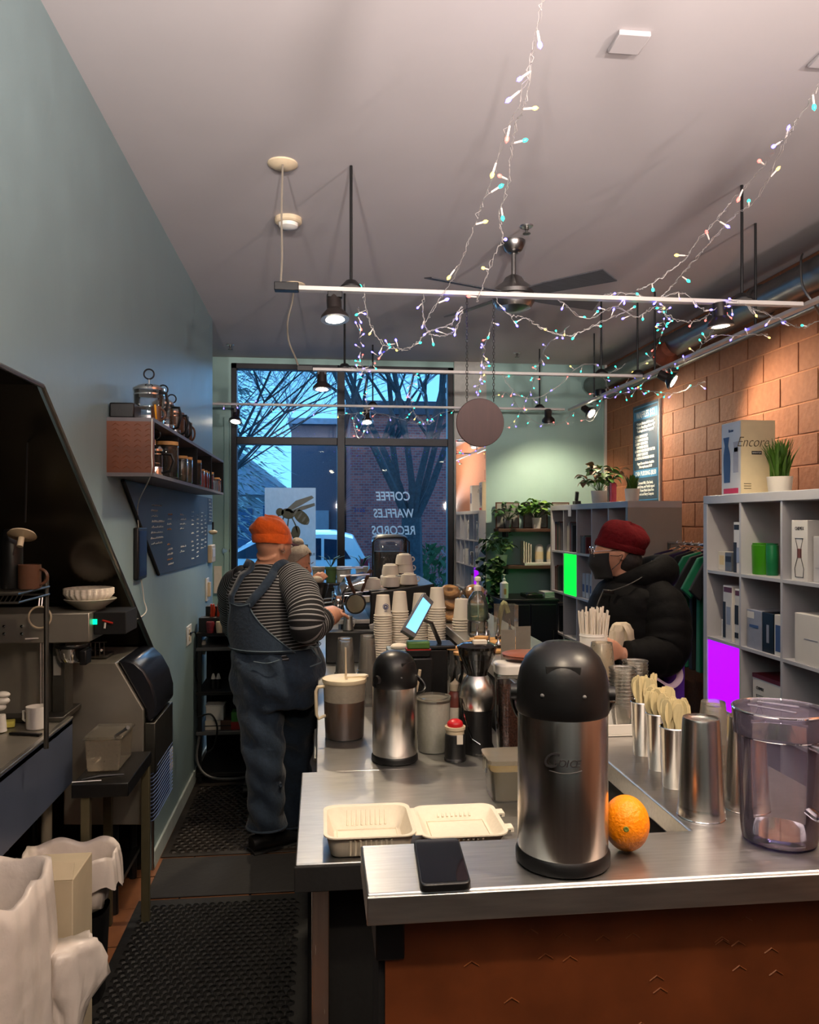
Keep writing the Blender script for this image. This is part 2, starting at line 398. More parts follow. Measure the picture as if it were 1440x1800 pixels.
# window
win = struct(thing('window_1', 'x', 'x', (wx0, BY, wz0)))
del win['label'], win['category']
def bar(x0, x1, z0, z1): return MB().box(x0, x1, BY - .02, BY + .08, z0, z1).build('window_frame', m_frame, win, bev=.004, smooth=False)
bar(wx0, wx0 + .05, wz0, wz1); bar(wx1 - .055, wx1, wz0, wz1); bar(wx0, wx1, wz1 - .05, wz1); bar(wx0, wx1, wz0, wz0 + .07)
bar(.155, .225, wz0, wz1); bar(wx0 + .05, .155, 2.34, 2.41); bar(.225, wx1 - .055, 2.34, 2.41)
for (x0, x1, z0, z1) in ((wx0 + .05, .155, 2.41, wz1 - .05), (.225, wx1 - .055, 2.41, wz1 - .05), (wx0 + .05, .155, wz0 + .07, 2.34), (.225, wx1 - .055, wz0 + .07, 2.34)):
    p = MB().add([(x0, BY + .03, z0), (x1, BY + .03, z0), (x1, BY + .03, z1), (x0, BY + .03, z1)], [(0, 1, 2, 3)]).build('pane', m_winglass, win, smooth=False)
# sea green door at the left of the window
dr = struct(thing('door_1', 'x', 'x', (-1.75, BY - .03, 0))); del dr['label'], dr['category']
MB().box(-1.75, -.86, BY - .03, BY - .002, 0.01, 2.5).build('door_panel', m_teal, dr, bev=.004)
MB().lathe([(0, 0), (.032, 0), (.036, .008), (.03, .014), (.016, .016), (.016, .022), (0, .022)], W(397, 968, Y=BY - .03), axis=(0, -1, 0)).build('deadbolt', m_chrome, dr)
MB().box(-1.83, -1.75, BY - .05, BY, 0, 2.58).box(-.86, -.815, BY - .05, BY, 0, 2.58).build('door_frame', m_teal, dr, bev=.004)
# narrow mirror on the pier
mr = thing('wall_mirror', 'tall narrow frameless mirror on the pier right of the shop window', 'mirror', (1.395, BY - .036, 1.4))
MB().box(1.255, 1.535, BY - .044, BY - .032, .55, 2.40).build('mirror_sheet', m_mirror, mr, smooth=False)
# block wall: mortar bed and separate blocks
wr_ = struct(MB().box(RX, RX + .1, NY, BY, 0, CZ).build('wall_right', m_mortar, smooth=False))
bp = None; BH, BL = 0.1785, 0.361
for row in range(4, 18):
    z0 = row * BH
    off = (row % 2) * BL / 2
    k = 0
    y = 1.75 - off
    while y < BY - .02:
        y1 = min(y + BL - .009, BY - .002); z1 = min(z0 + BH - .009, CZ - .002)
        if y1 - y > 0.05 and z1 - z0 > .05:
            full = (y1 - y > BL - .02) and (z1 - z0 > BH - .02)
            if full and bp is not None:
                b = bp.copy(); COL.objects.link(b); b.parent = wr_
            else:
                b = MB().box(-.006, 0, 0, y1 - y, 0, z1 - z0).build('block', m_block, wr_, bev=.003, smooth=False)
                if full: bp = b
            b.location = (RX + random.uniform(-.0015, .001), y, z0)
        y += BL
struct(MB().box(RX - .03, RX - .008, BY - .03, BY, 0, CZ).build('trim_3', m_whitepl, smooth=False))

# ================================================================ OUTSIDE
m_asph = M('wet_asphalt', S(60, 70, 80), 0.25, 0, 0.2, 2, 0.1)
m_side = M('concrete_pavement', S(120, 128, 132), 0.7, 0, 0.1, 6, 0.1)
struct(MB().box(-60, 60, 10.5, 90, -0.3, -0.2).build('street_ground', m_asph, smooth=False))
struct(MB().box(-60, 60, 7.5, 10.5, -0.3, -0.05).build('pavement_ground', m_side, smooth=False))
def brickmat(name, c1, c2, mortar, scale):
    m = M(name, c1, .85, 0, .1, 30); n, l = m.node_tree.nodes, m.node_tree.links
    b = n['Principled BSDF']; tx = n.new('ShaderNodeTexBrick'); tc = n.new('ShaderNodeTexCoord'); sp = n.new('ShaderNodeSeparateXYZ'); cb = n.new('ShaderNodeCombineXYZ')
    l.new(tc.outputs['Object'], sp.inputs[0]); l.new(sp.outputs['X'], cb.inputs[0]); l.new(sp.outputs['Z'], cb.inputs[1]); l.new(cb.outputs[0], tx.inputs['Vector'])
    tx.inputs['Color1'].default_value = c1; tx.inputs['Color2'].default_value = c2; tx.inputs['Mortar'].default_value = mortar
    tx.inputs['Scale'].default_value = scale; tx.inputs['Mortar Size'].default_value = .03
    l.new(tx.outputs[0], b.inputs['Base Color']); return m
m_extbrick = brickmat('far_red_brick', S(190, 96, 88), S(140, 70, 72), S(150, 118, 116), 3.2)
bb = thing('brick_building', 'red brick building across the street behind the bare tree', 'building', (6, 26, -.2))
MB().box(.9, 16, 24, 32, -.2, 5.0).build('wall', m_extbrick, bb, smooth=False)
MB().box(.75, 16.2, 23.85, 32.2, 4.85, 5.25).build('roof_coping', M('far_dark_metal', S(60, 66, 80), .5), bb)
MB().box(7.0, 9.5, 23.9, 24.05, .8, 2.6).build('window', M('far_dim_glass', S(60, 100, 140), .15), bb)
q = W(632, 897, Y=23.98); text('3126', .17, m_blueink, bb, q, '-Y', 'house_number')
hs = thing('house', 'pale grey gabled house across the street behind the window poster', 'building', (-7, 33, -.2))
m_siding = M('far_grey_siding', S(176, 186, 196), .7, 0, .1, 4); m_roof = M('far_grey_roof', S(170, 180, 196), .6, 0, .15, 6)
MB().box(-4.9, -1.4, 30, 38, -.2, 2.7).build('wall', m_siding, hs, smooth=False)
MB().prism([(-5.3, 2.6), (-3.1, 4.3), (-.9, 2.6)], (0, 29.6, 0), (1, 0, 0), (0, 0, 1), (0, 1, 0), 8.6).build('roof', m_roof, hs, smooth=False)
MB().prism([(-5.45, 2.5), (-3.1, 4.35), (-.75, 2.5), (-.95, 2.45), (-3.1, 4.1), (-5.25, 2.45)], (0, 29.45, 0), (1, 0, 0), (0, 0, 1), (0, 1, 0), .15).build('barge_board', M('far_white_trim', S(180, 196, 206), .5), hs, smooth=False)
MB().box(-3.7, -2.5, 29.9, 30.05, .7, 2.1).box(-2.1, -1.6, 29.9, 30.05, .3, 2.2).build('window', M('far_dim_glass', S(60, 100, 140), .15), hs)
MB().box(-1.0, .85, 28, 36, -.2, 5.0).build('garage', M('far_dark_siding', S(112, 110, 124), .7), hs, smooth=False)
MB().box(-.7, .3, 27.9, 28, -.2, 2.0).build('garage_door', m_siding, hs, smooth=False)
MB().box(-1.1, .9, 27.8, 36, 5.0, 5.2).build('garage_roof', m_roof, hs, smooth=False)
# parked car: profile lofted across its width
m_car = M('pale_blue_car_paint', S(214, 232, 240), .25, .2, .03, 2, coat=.6)
m_carglass = M('car_glass', S(24, 46, 66), .08, 0, .1, 3)
car = thing('car', 'pale blue hatchback parked outside the shop window', 'car', (-2.0, 17.5, -.2))
def car_prof(inset, zl):
    return [(-3.95, .25), (-3.98, .62), (-3.7, .86), (-2.9, .98), (-2.55, 1.02), (-1.75, 1.5), (-1.2, 1.6), (-.2, 1.6), (.18, 1.5), (.42, 1.05), (.5, .95), (.52, .5), (.46, .25)]
p = car_prof(0, 0); o0 = (.52, 16.7, -.15)
rings = []
cv = MB()
for (yy, sc, top) in ((0, .97, .93), (.12, 1, .96), (.3, 1, 1.0), (1.4, 1, 1.0), (1.6, 1, .96), (1.72, .97, .93)):
    rings.append([(o0[0] + (x * sc), o0[1] + yy, o0[2] + z * top) for x, z in p])
k = len(p); vs = [v for r in rings for v in r]; fs = []
for j in range(len(rings) - 1):
    for i in range(k): fs.append((j * k + i, j * k + (i + 1) % k, (j + 1) * k + (i + 1) % k, (j + 1) * k + i))
fs.append(tuple(range(k))); fs.append(tuple(reversed([(len(rings) - 1) * k + i for i in range(k)])))
cv.add(vs, fs).build('body', m_car, car, bev=.02)
MB().prism([(-2.45, 1.02), (-1.75, 1.38), (-1.3, 1.42), (-1.3, 1.0)], o0, (1, 0, 0), (0, 0, 1), (0, -1, 0), .012).build('side_window', m_carglass, car)
MB().prism([(-1.24, 1.0), (-1.24, 1.43), (-.5, 1.43), (-.5, .98)], o0, (1, 0, 0), (0, 0, 1), (0, -1, 0), .012).build('side_window', m_carglass, car)
MB().prism([(-.44, .98), (-.44, 1.42), (-.15, 1.4), (.12, 1.0)], o0, (1, 0, 0), (0, 0, 1), (0, -1, 0), .012).build('side_window', m_carglass, car)
MB().box(.82, 1.0, 16.6, 16.75, .68, .85).build('tail_light', M('red_lamp_glass', S(130, 24, 40), .2), car, bev=.02)
for wx in (-3.05, -.35):
    w = MB().lathe([(0, -.02), (.33, -.02), (.35, 0), (.35, .2), (0, .2)], (o0[0] + wx, 16.69, .15), axis=(0, 1, 0)).build('wheel', m_blackmatte, car)
    MB().lathe([(0, 0), (.2, 0), (.22, .02), (.2, .03), (0, .03)], (o0[0] + wx, 16.64, .15), axis=(0, 1, 0), seg=10).build('rim', M('dull_alloy', (.4, .42, .45), .3, 1), w)
car2 = dup(car, (5.6, 19.5, -.2), 0, 'second pale car parked further right, half hidden by the window edge')
# trees
def tree(name, label, base, h, n0, spread, col, depth, seed, r0=.16, low=.5, group=None, lean=(0, 0)):
    rnd = random.Random(seed); t = thing(name, label, 'tree', base, group=group)
    tr_ = MB(); tw = MB()
    def grow(p, d, L, r, lv):
        k = 5; pts = [p]; q = Vector(p); dd = Vector(d)
        for i in range(k):
            dd = (dd + Vector((rnd.gauss(0, .10), rnd.gauss(0, .10), rnd.gauss(.02, .06)))).normalized(); q = q + dd * (L / k); pts.append(q.copy())
        mb = tr_ if lv < 2 else tw
        mb.tube(pts, [r * (1 - .55 * i / k) for i in range(k + 1)], 6 if lv < 2 else 3, caps=False)
        if lv >= depth: return
        for c in range(n0[min(lv, len(n0) - 1)]):
            i = rnd.randint(2, k); a = rnd.uniform(0, 2 * PI)
            nd = (dd * .7 + Vector((math.cos(a), math.sin(a) * .7, rnd.uniform(-.15, .6))) * spread).normalized()
            grow(pts[i], nd, L * rnd.uniform(.5, .75), r * .45, lv + 1)
    b = Vector(base)
    tr_.tube([b, b + Vector((0, 0, low))], [r0 * 1.3, r0], 8)
    for c in range(n0[0]):
        a = 2 * PI * c / n0[0] + rnd.uniform(-.3, .3)
        grow(b + Vector((0, 0, low * .9)), Vector((math.cos(a) * spread + lean[0], math.sin(a) * spread * .5 + lean[1], 1)).normalized(), h * .62, r0 * .42, 0)
    tr_.build('trunk', col, t); tw.build('twigs', col if depth < 4 else M('frosty_twig', S(150, 160, 170), .8), t, kind='stuff')
m_bark = M('wet_grey_bark', S(50, 58, 64), .8, 0, .3, 20, .4)
tree('bare_tree', 'large bare many-stemmed tree outside the right hand window panes', (1.55, 13.5, -.2), 6.2, [7, 4, 5, 5, 4], .55, m_bark, 4, 3, r0=.17, low=1.9)
tree('frosted_tree', 'dense fine-twigged tree outside the left hand window panes', (-3.6, 19, -.2), 8.5, [8, 7, 6, 6, 5], .8, m_bark, 4, 11, r0=.12, low=1.4, lean=(.2, 0))
# conifer behind, layered needles
cf = thing('conifer', 'dark blue green conifer standing behind the frosted tree', 'tree', (-2.75, 21.5, -.2))
MB().tube([(-2.75, 21.5, -.2), (-2.75, 21.5, 10)], [.3, .06], 8).build('trunk', m_bark, cf)
nb = MB()
for i in range(5200):
    z = random.uniform(1.2, 9); R = (11.6 - z) * .24 * random.uniform(.2, 1); a = random.uniform(0, 2 * PI)
    p0 = Vector((-2.75 + R * math.cos(a), 21.5 + R * math.sin(a), z)); d = Vector((math.cos(a), math.sin(a), random.uniform(-.7, .2))) * random.uniform(.15, .4); sd = Vector((-math.sin(a), math.cos(a), 0)) * .05
    nb.add([p0 - sd, p0 + sd, p0 + d], [(0, 1, 2)])
nb.build('foliage', M('frosted_needles', S(150, 168, 168), .8, 0, .4, 8), cf, kind='stuff')
# dry grass clump / hedge at the right
hg = MB(); rr = random.Random(5)
for i in range(900):
    x = rr.gauss(3.9, .75); y = 15.5 + rr.uniform(-.5, .5); h = max(.3, 1.9 - abs(x - 3.9) * .8) * rr.uniform(.5, 1)
    b = Vector((x, y, -.2)); t = b + Vector((rr.gauss(0, .35), rr.gauss(0, .1), h)); nd = t + Vector((rr.gauss(0, .25), 0, -.35))
    hg.tube([b, b.lerp(t, .6), t, nd], [.016, .013, .009, .003], 3, caps=False)
tag(hg.build('dry_shrub', M('dry_brown_stems', S(150, 136, 140), .9, 0, .3, 20)), 'large drooping dry shrub outside at the lower right of the window', 'shrub')
sh = MB()
for i in range(260):
    a = rr.uniform(0, 2 * PI); r = rr.uniform(0, .6); p = Vector((2.0 + r * math.cos(a), 14.6 + r * math.sin(a), rr.uniform(-.1, 1.1)))
    sh.add([p, p + Vector((rr.uniform(-.1, .1), .03, .1)), p + Vector((rr.uniform(-.12, .12), -.03, .16))], [(0, 1, 2)])
tag(sh.build('low_evergreen', m_leafdark), 'low evergreen bush at the foot of the bare tree outside', 'shrub')
# stone retaining wall and steps behind the car
st = thing('garden_steps', 'low grey concrete steps seen through the lower left window pane', 'steps', (-6.2, 22, -.2))
for i in range(6):
    MB().box(-7.6, -4.9, 21 + i * .3, 23.2, -.2 + i * .22, .02 + i * .22).build('step', m_side, st, smooth=False)

# decals on the glass
ds = thing('window_poster', 'white poster with a grey wasp on the left window pane', 'poster', (-.27, BY + .02, 1.55))
m_poster = glass_mat('translucent_poster', (.9, .95, 1), .3, haze=.93, hazecol=(.93, .97, .95), rough=.5)
MB().box(-.503, -.041, BY + .012, BY + .016, 1.205, 1.95).build('sheet', m_poster, ds, smooth=False)
m_deca = M('grey_olive_print', S(120, 122, 104), .7, 0, .1, 20); m_deca2 = M('pale_grey_print', S(150, 156, 150), .7)
def PP(x, y): q = W(x, y, Y=BY); return (q.x, q.z)
def deca(poly, mat, par, name, t=.0012):
    return MB().prism([PP(*p) for p in poly], (0, BY + .0115, 0), (1, 0, 0), (0, 0, 1), (0, -1, 0), t).build(name, mat, par, smooth=False)
# wasp: abdomen with bands, thorax, head, wings, legs
def ellp(cx, cy, rx, ry, rot, n=18): return [(cx + rx * math.cos(2 * PI * i / n) * math.cos(rot) - ry * math.sin(2 * PI * i / n) * math.sin(rot), cy + rx * math.cos(2 * PI * i / n) * math.sin(rot) + ry * math.sin(2 * PI * i / n) * math.cos(rot)) for i in range(n)]
deca(ellp(506, 903, 12, 9, .3), m_deca, ds, 'wasp_thorax'); deca(ellp(492, 900, 7, 7, 0), m_deca, ds, 'wasp_head')
deca(ellp(530, 909, 17, 10, .75), m_deca, ds, 'wasp_abdomen')
for i in range(4):
    cx, cy = 520 + i * 7, 900 + i * 6.5
    deca(ellp(cx, cy, 1.8, 8.5 - i * 1.5, .6), m_deca2, ds, 'wasp_band', .002)
deca([(500, 898), (520, 880), (548, 871), (552, 875), (530, 888), (508, 899)], m_deca2, ds, 'wasp_wing'); deca([(508, 899), (530, 890), (553, 884), (554, 889), (535, 896), (512, 902)], m_deca2, ds, 'wasp_wing')
for (a, b, c) in (((498, 908), (492, 922), (500, 934)), ((506, 911), (504, 928), (512, 940)), ((512, 910), (518, 922), (522, 936)), ((490, 905), (482, 914), (484, 926))):
    deca([a, b, c, (c[0] + 1.5, c[1] - 1), (b[0] + 2.4, b[1]), (a[0] + 2.4, a[1])], m_deca, ds, 'wasp_leg')
deca(ellp(520, 936, 8, 12, .1), m_deca, ds, 'wasp_stinger')
q = W(546, 963, Y=BY); text('EM', .075, m_deca, ds, (q.x - .02, BY + .0112, q.z), '+Y', align='LEFT', bold=.002); q = W(554, 975, Y=BY); text('ROAST', .04, m_deca, ds, (q.x, BY + .0112, q.z), '+Y', align='LEFT')
wt_ = thing('window_lettering', 'white mirrored words COFFEE WAFFLES RECORDS on the right window pane', 'sign', (.69, BY + .03, 1.7))
for s_, px, py in (('COFFEE', 692, 873), ('WAFFLES', 693, 903), ('RECORDS', 693, 933)):
    q = W(px, py, Y=BY + .025); text(s_, .115, m_decal, wt_, (q.x, BY + .028, q.z), '+Y', shear=.15, sx=.80, bold=.0022)
# ================================================================ COUNTERS
NB = 1.09   # height of the raised bar
LT = 0.86   # height of the low work table
m_lip = M('worn_stainless_edge', (0.66, 0.63, 0.58), 0.32, 1.0, 0.12, 10, 0.03, stretch=(1, 10, 10), rvar=.08)
# raised bar: near leg (along x) and right leg (going back); front panel below
bar_ = thing('raised_bar', 'stainless steel raised bar in the foreground, turning back along the right', 'counter', (.7, 1.3, 0))
MB().prism([(.069, 1.193), (2.69, 1.193), (2.69, 1.375), (1.02, 1.375), (1.02, 6.3), (.665, 6.3), (.665, 1.375), (.069, 1.375)], (0, 0, NB - .045), (1, 0, 0), (0, 1, 0), (0, 0, 1), .045).build('countertop', m_steel, bar_, bev=.004)
MB().box(.069, 2.69, 1.188, 1.1935, NB - .046, NB - .003).build('edge_strip', m_lip, bar_, bev=.002)
MB().box(.10, 2.69, 1.23, 1.25, 0.02, NB - .046).build('front_panel', m_copperwood, bar_, smooth=False)
vz = MB(); rv = random.Random(3)
for i in range(150):
    x = rv.uniform(.2, 2.2); z = rv.choice((.98, .95, .90, .82, .70, .55, .50)) + rv.uniform(-.02, .02); w = .012
    vz.tube([(x - w, 1.2295, z), (x, 1.2295, z + .008), (x + w, 1.2295, z)], .0011, 3)
vz.build('chevron_relief', M('worn_brass_relief', S(118, 66, 30), .4), bar_, kind='stuff')
MB().box(.085, .13, 1.225, 1.36, NB - .12, NB - .046).build('bracket', m_black, bar_, bev=.003)
MB().box(.09, .10, 1.235, 1.37, 0, NB - .046).build('end_panel', m_blackmatte, bar_, smooth=False)
MB().box(.68, 1.0, 1.38, 6.28, 0, NB - .05).build('bar_base', m_blackmatte, bar_, smooth=False)
# low steel work table
tb = thing('steel_work_table', 'low stainless steel work table with a square leg behind the near bar', 'table', (.3, 2.1, 0))
MB().box(-.057, .655, 1.846, 2.52, LT - .05, LT).build('tabletop', m_steel, tb, bev=.003)
MB().box(-.059, .655, 1.838, 1.8465, LT - .062, LT - .004).build('front_edge', m_blackmatte, tb, bev=.002)
MB().box(-.02, .022, 1.87, 1.91, .02, LT - .05).build('leg', m_steelv, tb, bev=.003)
MB().box(-.03, .655, 1.95, 1.97, .05, LT - .05).build('back_board', m_blackmatte, tb, smooth=False)
MB().box(-.04, .05, 1.86, 1.93, LT - .07, LT - .05).build('bracket', m_darksteel, tb)
# back work counter on which the machines stand
wc = thing('steel_back_counter', 'stainless steel back counter running towards the window', 'counter', (.3, 4, 0))
MB().box(-.012, .655, 2.522, 6.2, LT - .045, LT - .002).build('countertop', m_steel, wc, bev=.003)
MB().box(.03, .655, 2.56, 6.2, 0.08, LT - .045).build('cabinet_body', m_blackmatte, wc, smooth=False)
MB().box(-.012, .0, 2.53, 3.6, LT - .20, LT - .05).build('apron_strip', m_whitepl, wc, smooth=False)
for i in range(4):
    y = 3.0 + i * .75
    d = MB().box(.01, .03, y, y + .7, .12, LT - .07).build('door', m_black, wc, bev=.004)
    MB().tube([(.0, y + .1, LT - .14), (-.02, y + .12, LT - .14), (-.02, y + .56, LT - .14), (0, y + .58, LT - .14)], .006, 6).build('handle', m_steel, d)

# rubber mats: sheet with raised rings
def mat_mesh(name, label, x0, x1, y0, y1, pit, mcol, z=.002):
    t = thing(name, label, 'mat', ((x0 + x1) / 2, (y0 + y1) / 2, 0))
    MB().box(x0, x1, y0, y1, z - .001, z + .006).build('base', mcol, t, bev=.004, smooth=False)
    m = MB(); ny = int((y1 - y0 - .08) / (pit * .866)); nx = int((x1 - x0 - .08) / pit)
    for j in range(ny):
        for i in range(nx):
            cx = x0 + .05 + i * pit + (pit / 2 if j % 2 else 0); cy = y0 + .05 + j * pit * .866
            vs = []
            for a in range(6):
                an = a * PI / 3 + PI / 6
                vs.append((cx + pit * .50 * math.cos(an), cy + pit * .5 * math.sin(an), z + .007)); vs.append((cx + pit * .32 * math.cos(an), cy + pit * .32 * math.sin(an), z + .013))
            m.add(vs, [(2 * a, (2 * a + 2) % 12, (2 * a + 3) % 12, 2 * a + 1) for a in range(6)] )
    m.build('hexagon_ribs', mcol, t, kind='stuff', smooth=False)
    return t
mat_mesh('rubber_mat', 'black honeycomb rubber floor mat nearest the camera', -.78, -.03, .95, 3.55, .034, m_rubber)
mat_mesh('rubber_mat', 'dark brown perforated rubber mat under the barista by the wall', -.775, -.02, 4.0, 5.09, .042, M('brown_black_rubber', S(34, 28, 24), .55, 0, .3, 20, .3))
tag(MB().box(-.76, -.04, 3.57, 3.98, .001, .008).build('floor_runner', M('plain_dark_runner', S(38, 37, 38), .7, 0, .1, 40, .2), bev=.003), 'smooth dark strip of mat between the two honeycomb rubber mats', 'mat')

# ================================================================ CEILING THINGS
TZ = 2.62
m_track = M('white_track_rail', S(196, 190, 184), .4, 0, .04, 10)
def track(label, x0, x1, Y, rods, box=True):
    t = thing('track_rail', label, 'light', ((x0 + x1) / 2, Y, TZ), group=None)
    MB().box(x0, x1, Y - .018, Y + .018, TZ - .018, TZ).build('rail', m_track, t, bev=.002)
    if box: MB().box(x0 - .01, x0 + .09, Y - .022, Y + .022, TZ - .022, TZ + .012).build('feed_box', m_black, t, bev=.003)
    for rx in rods:
        r = MB().tube([(rx, Y, TZ + .01), (rx, Y, CZ)], .0065, 8).build('hanging_rod', m_black, t)
        MB().lathe([(.045, 0), (.045, .006), (.022, .03), (0, .03)], (rx, Y, TZ), seg=12).build('rod_clamp', m_black, r)
    return t
track('nearest white track rail across the ceiling carrying the large lit lamp', -.178, 2.13, 3.33, (.128, 1.85))
track('second white track rail across the ceiling from the camera', -.136, 2.13, 5.1, (.155, 1.85, 2.10))
track('farthest white track rail, just in front of the shop window', -.9, 2.10, 6.7, (.44, 1.88), box=False)
t = thing('track_rail', 'white track rail running back along the right block wall', 'light', (2.155, 4, TZ))
MB().box(2.137, 2.173, 1.0, 6.72, TZ - .018, TZ).build('rail', m_track, t, bev=.002)
for ry in (3.75, 4.95, 6.1): MB().tube([(2.155, ry, TZ), (2.155, ry, CZ)], .0065, 8).build('hanging_rod', m_black, t)
MB().lathe([(0, -.04), (.04, -.03), (.045, 0), (.04, .02), (0, .03)], (2.15, 5.95, TZ + .02), seg=12).build('joint_box', m_black, t)
m_lampbody = M('dark_bronze_lamp_body', S(44, 38, 36), .35, .4, .1, 20)
def lamp(label, px, py, Y, aim, power=16, big=1.0, zt=TZ):
    """a track head: adapter, neck, body, reflector rim and lit face, with its own spot"""
    c = W(px, py, Y=Y); t = thing('track_lamp', label, 'lamp', c)
    a = Vector(aim).normalized(); s = .034 * big
    MB().box(c.x - .012, c.x + .012, Y - .014, Y + .014, c.z + s * 2.0, max(zt - .018, c.z + s * 2.1)).cb(Vector((c.x, Y, zt - .03)), .06, .03, .025).build('adapter', m_black, t, bev=.002)
    MB().lathe([(0, s * 2.7), (s * .75, s * 2.7), (s * .8, s * 2.0), (s * .8, s * 1.1), (s * 1.45, s * .35), (s * 1.5, 0)], c, axis=-a, seg=24).build('shade', m_lampbody, t)
    MB().lathe([(s * 1.42, s * .0), (s * 1.5, 0), (s * 1.52, -s * .08), (s * 1.42, -s * .08)], c, axis=-a, seg=24).build('rim', m_steel, t)
    MB().lathe([(0, -s * .28), (s * .8, -s * .15), (s * 1.4, s * .05)], c, axis=-a, seg=24).build('bulb_face', m_lampglow, t)
    l = bpy.data.lights.new('track_spot', 'SPOT'); l.energy = power * 5; l.spot_size = math.radians(118); l.spot_blend = .8; l.color = (1, .80, .56); l.shadow_soft_size = s
    o = bpy.data.objects.new('track_spot', l); COL.objects.link(o); o.parent = t; o.location = a * .03
    o.rotation_euler = a.to_track_quat('-Z', 'Y').to_euler()
lamp('large lit round track lamp at the left end of the nearest rail', 589, 561, 3.33, (.05, -.15, -1), 9, 1.15)
lamp('lit track lamp at the right of the nearest rail over the shelves', 1267, 573, 3.33, (.1, .05, -1), 5, 1.1)
lamp('lit track lamp on the second rail in front of the upper left window pane', 566, 684, 5.1, (0, -.1, -1), 7, 1.15)
lamp('lit track lamp on the farthest rail at the left window edge', 414, 741, 6.7, (-.1, -.3, -1), 6, 1.1)
lamp('lit track lamp on the farthest rail in the right window pane', 645, 742, 6.7, (0, -.3, -1), 5, 1.1)
lamp('lit track lamp on the farthest rail tilted towards the teal wall', 964, 740, 6.7, (.2, .5, -1), 7, 1.1)
lamp('lit track lamp on the right rail aimed at the menu board', 1184, 670, 4.75, (.75, -.5, -.55), 5, 1.1)
lamp('lit track lamp at the far corner of the right rail', 1040, 727, 6.5, (.5, -.65, -.6), 9, 1.1)
def unseen_fill_lamp(label, Y, X, aim, power):  # extra lamp added out of view as fill for the near room
    a = Vector(aim).normalized(); c = Vector((X, Y, 2.52)); t = thing("track_lamp", label, "lamp", c)
    s = .04; MB().lathe([(0, s * 2.7), (s * .75, s * 2.7), (s * .8, s * 1.1), (s * 1.5, 0)], c, axis=-a, seg=20).build('shade', m_lampbody, t)
    MB().lathe([(0, -s * .2), (s * 1.4, s * .05)], c, axis=-a, seg=20).build('bulb_face', m_lampglow, t)
    l = bpy.data.lights.new('track_spot', 'SPOT'); l.energy = power * 5; l.spot_size = math.radians(118); l.spot_blend = .8; l.color = (1, .80, .56); l.shadow_soft_size = s
    o = bpy.data.objects.new('track_spot', l); COL.objects.link(o); o.parent = t; o.location = a * .03; o.rotation_euler = a.to_track_quat('-Z', 'Y').to_euler()
unseen_fill_lamp('added out-of-view lamp on the right rail nearest the camera', 1.7, 2.155, (.9, .6, -.7), 1); unseen_fill_lamp('added out-of-view lamp over the near end of the raised bar', 1.0, 1.1, (0, .1, -1), 9); unseen_fill_lamp('added out-of-view lamp overhead left of the camera', .5, .2, (-.4, .5, -1), 8)
# ceiling roses, detector, vent plate, sprinklers
m_ivory = M('ivory_plastic', S(206, 188, 158), .5, 0, .05, 20)
def rose(label, px, py, r, cat='fitting'):
    c = W(px, py, z=CZ); return tag(MB().lathe([(0, -.02), (r * .6, -.02), (r, -.006), (r, 0)], c).build('ceiling_rose', m_ivory), label, cat)
rose('round ivory ceiling rose with the first hanging cable', 497, 287, .062); rose('round ivory ceiling rose above the second track feed', 517, 500, .07)
c = W(507, 384, z=CZ); t = thing('smoke_detector', 'round ivory smoke detector between the two ceiling roses', 'detector', c)
MB().lathe([(.066, 0), (.066, -.02), (.058, -.026), (0, -.026)], c).build('base', m_ivory, t); MB().lathe([(.048, -.026), (.045, -.042), (.025, -.05), (0, -.05)], c).build('sensor_cap', m_whitepl, t)
def cable(label, pts, r, mat, name='cable', cat='cable', group=None): return tag(MB().tube(smoothline(pts, 6), r, 6).build(name, mat), label, cat, group)
m_cable = M('grey_beige_cable', S(120, 112, 100), .6, 0, .1, 20)
cable('grey cable hanging from the first ceiling rose to the nearest rail', [W(497, 289, z=CZ - .02), W(495, 380, Y=3.34), W(496, 450, Y=3.335), W(493, 507, Y=3.33)], .0045, m_cable)
cable('wavy grey cable from the second ceiling rose down to the second rail', [W(517, 501, z=CZ - .02), W(514, 530, Y=5.06), W(506, 565, Y=5.08), W(508, 600, Y=5.1), W(520, 630, Y=5.1), W(525, 646, Y=5.1)], .006, m_cable)
c = W(1106, 70, z=CZ); tag(MB().box(c.x - .05, c.x + .05, c.y - .05, c.y + .05, CZ - .016, CZ).build('ceiling_plate', m_ceil, bev=.003), 'square cream cover plate on the ceiling near the top of the picture', 'cover')
c = W(1446, 98, z=CZ); tag(MB().box(c.x - .02, c.x + .12, c.y - .05, c.y + .05, CZ - .012, CZ).build('ceiling_vent', m_ceil, bev=.003), 'vent edge on the ceiling at the right picture edge', 'vent')
for px, py, lab in ((926, 397, 'sprinkler head on the ceiling just before the fan'), (405, 606, 'sprinkler head on the ceiling at the far left'), (909, 620, 'sprinkler head on the ceiling far behind the fan')):
    c = W(px, py, z=CZ); t = thing('sprinkler', lab, 'sprinkler', c)
    MB().lathe([(.034, 0), (.03, -.005), (.012, -.006)], c, seg=16).build('plate', m_steel, t)
    MB().lathe([(.011, 0), (.011, -.02), (.006, -.022), (.006, -.036), (.02, -.038), (.02, -.041), (0, -.041)], c, seg=12).build('head', m_darksteel, t)
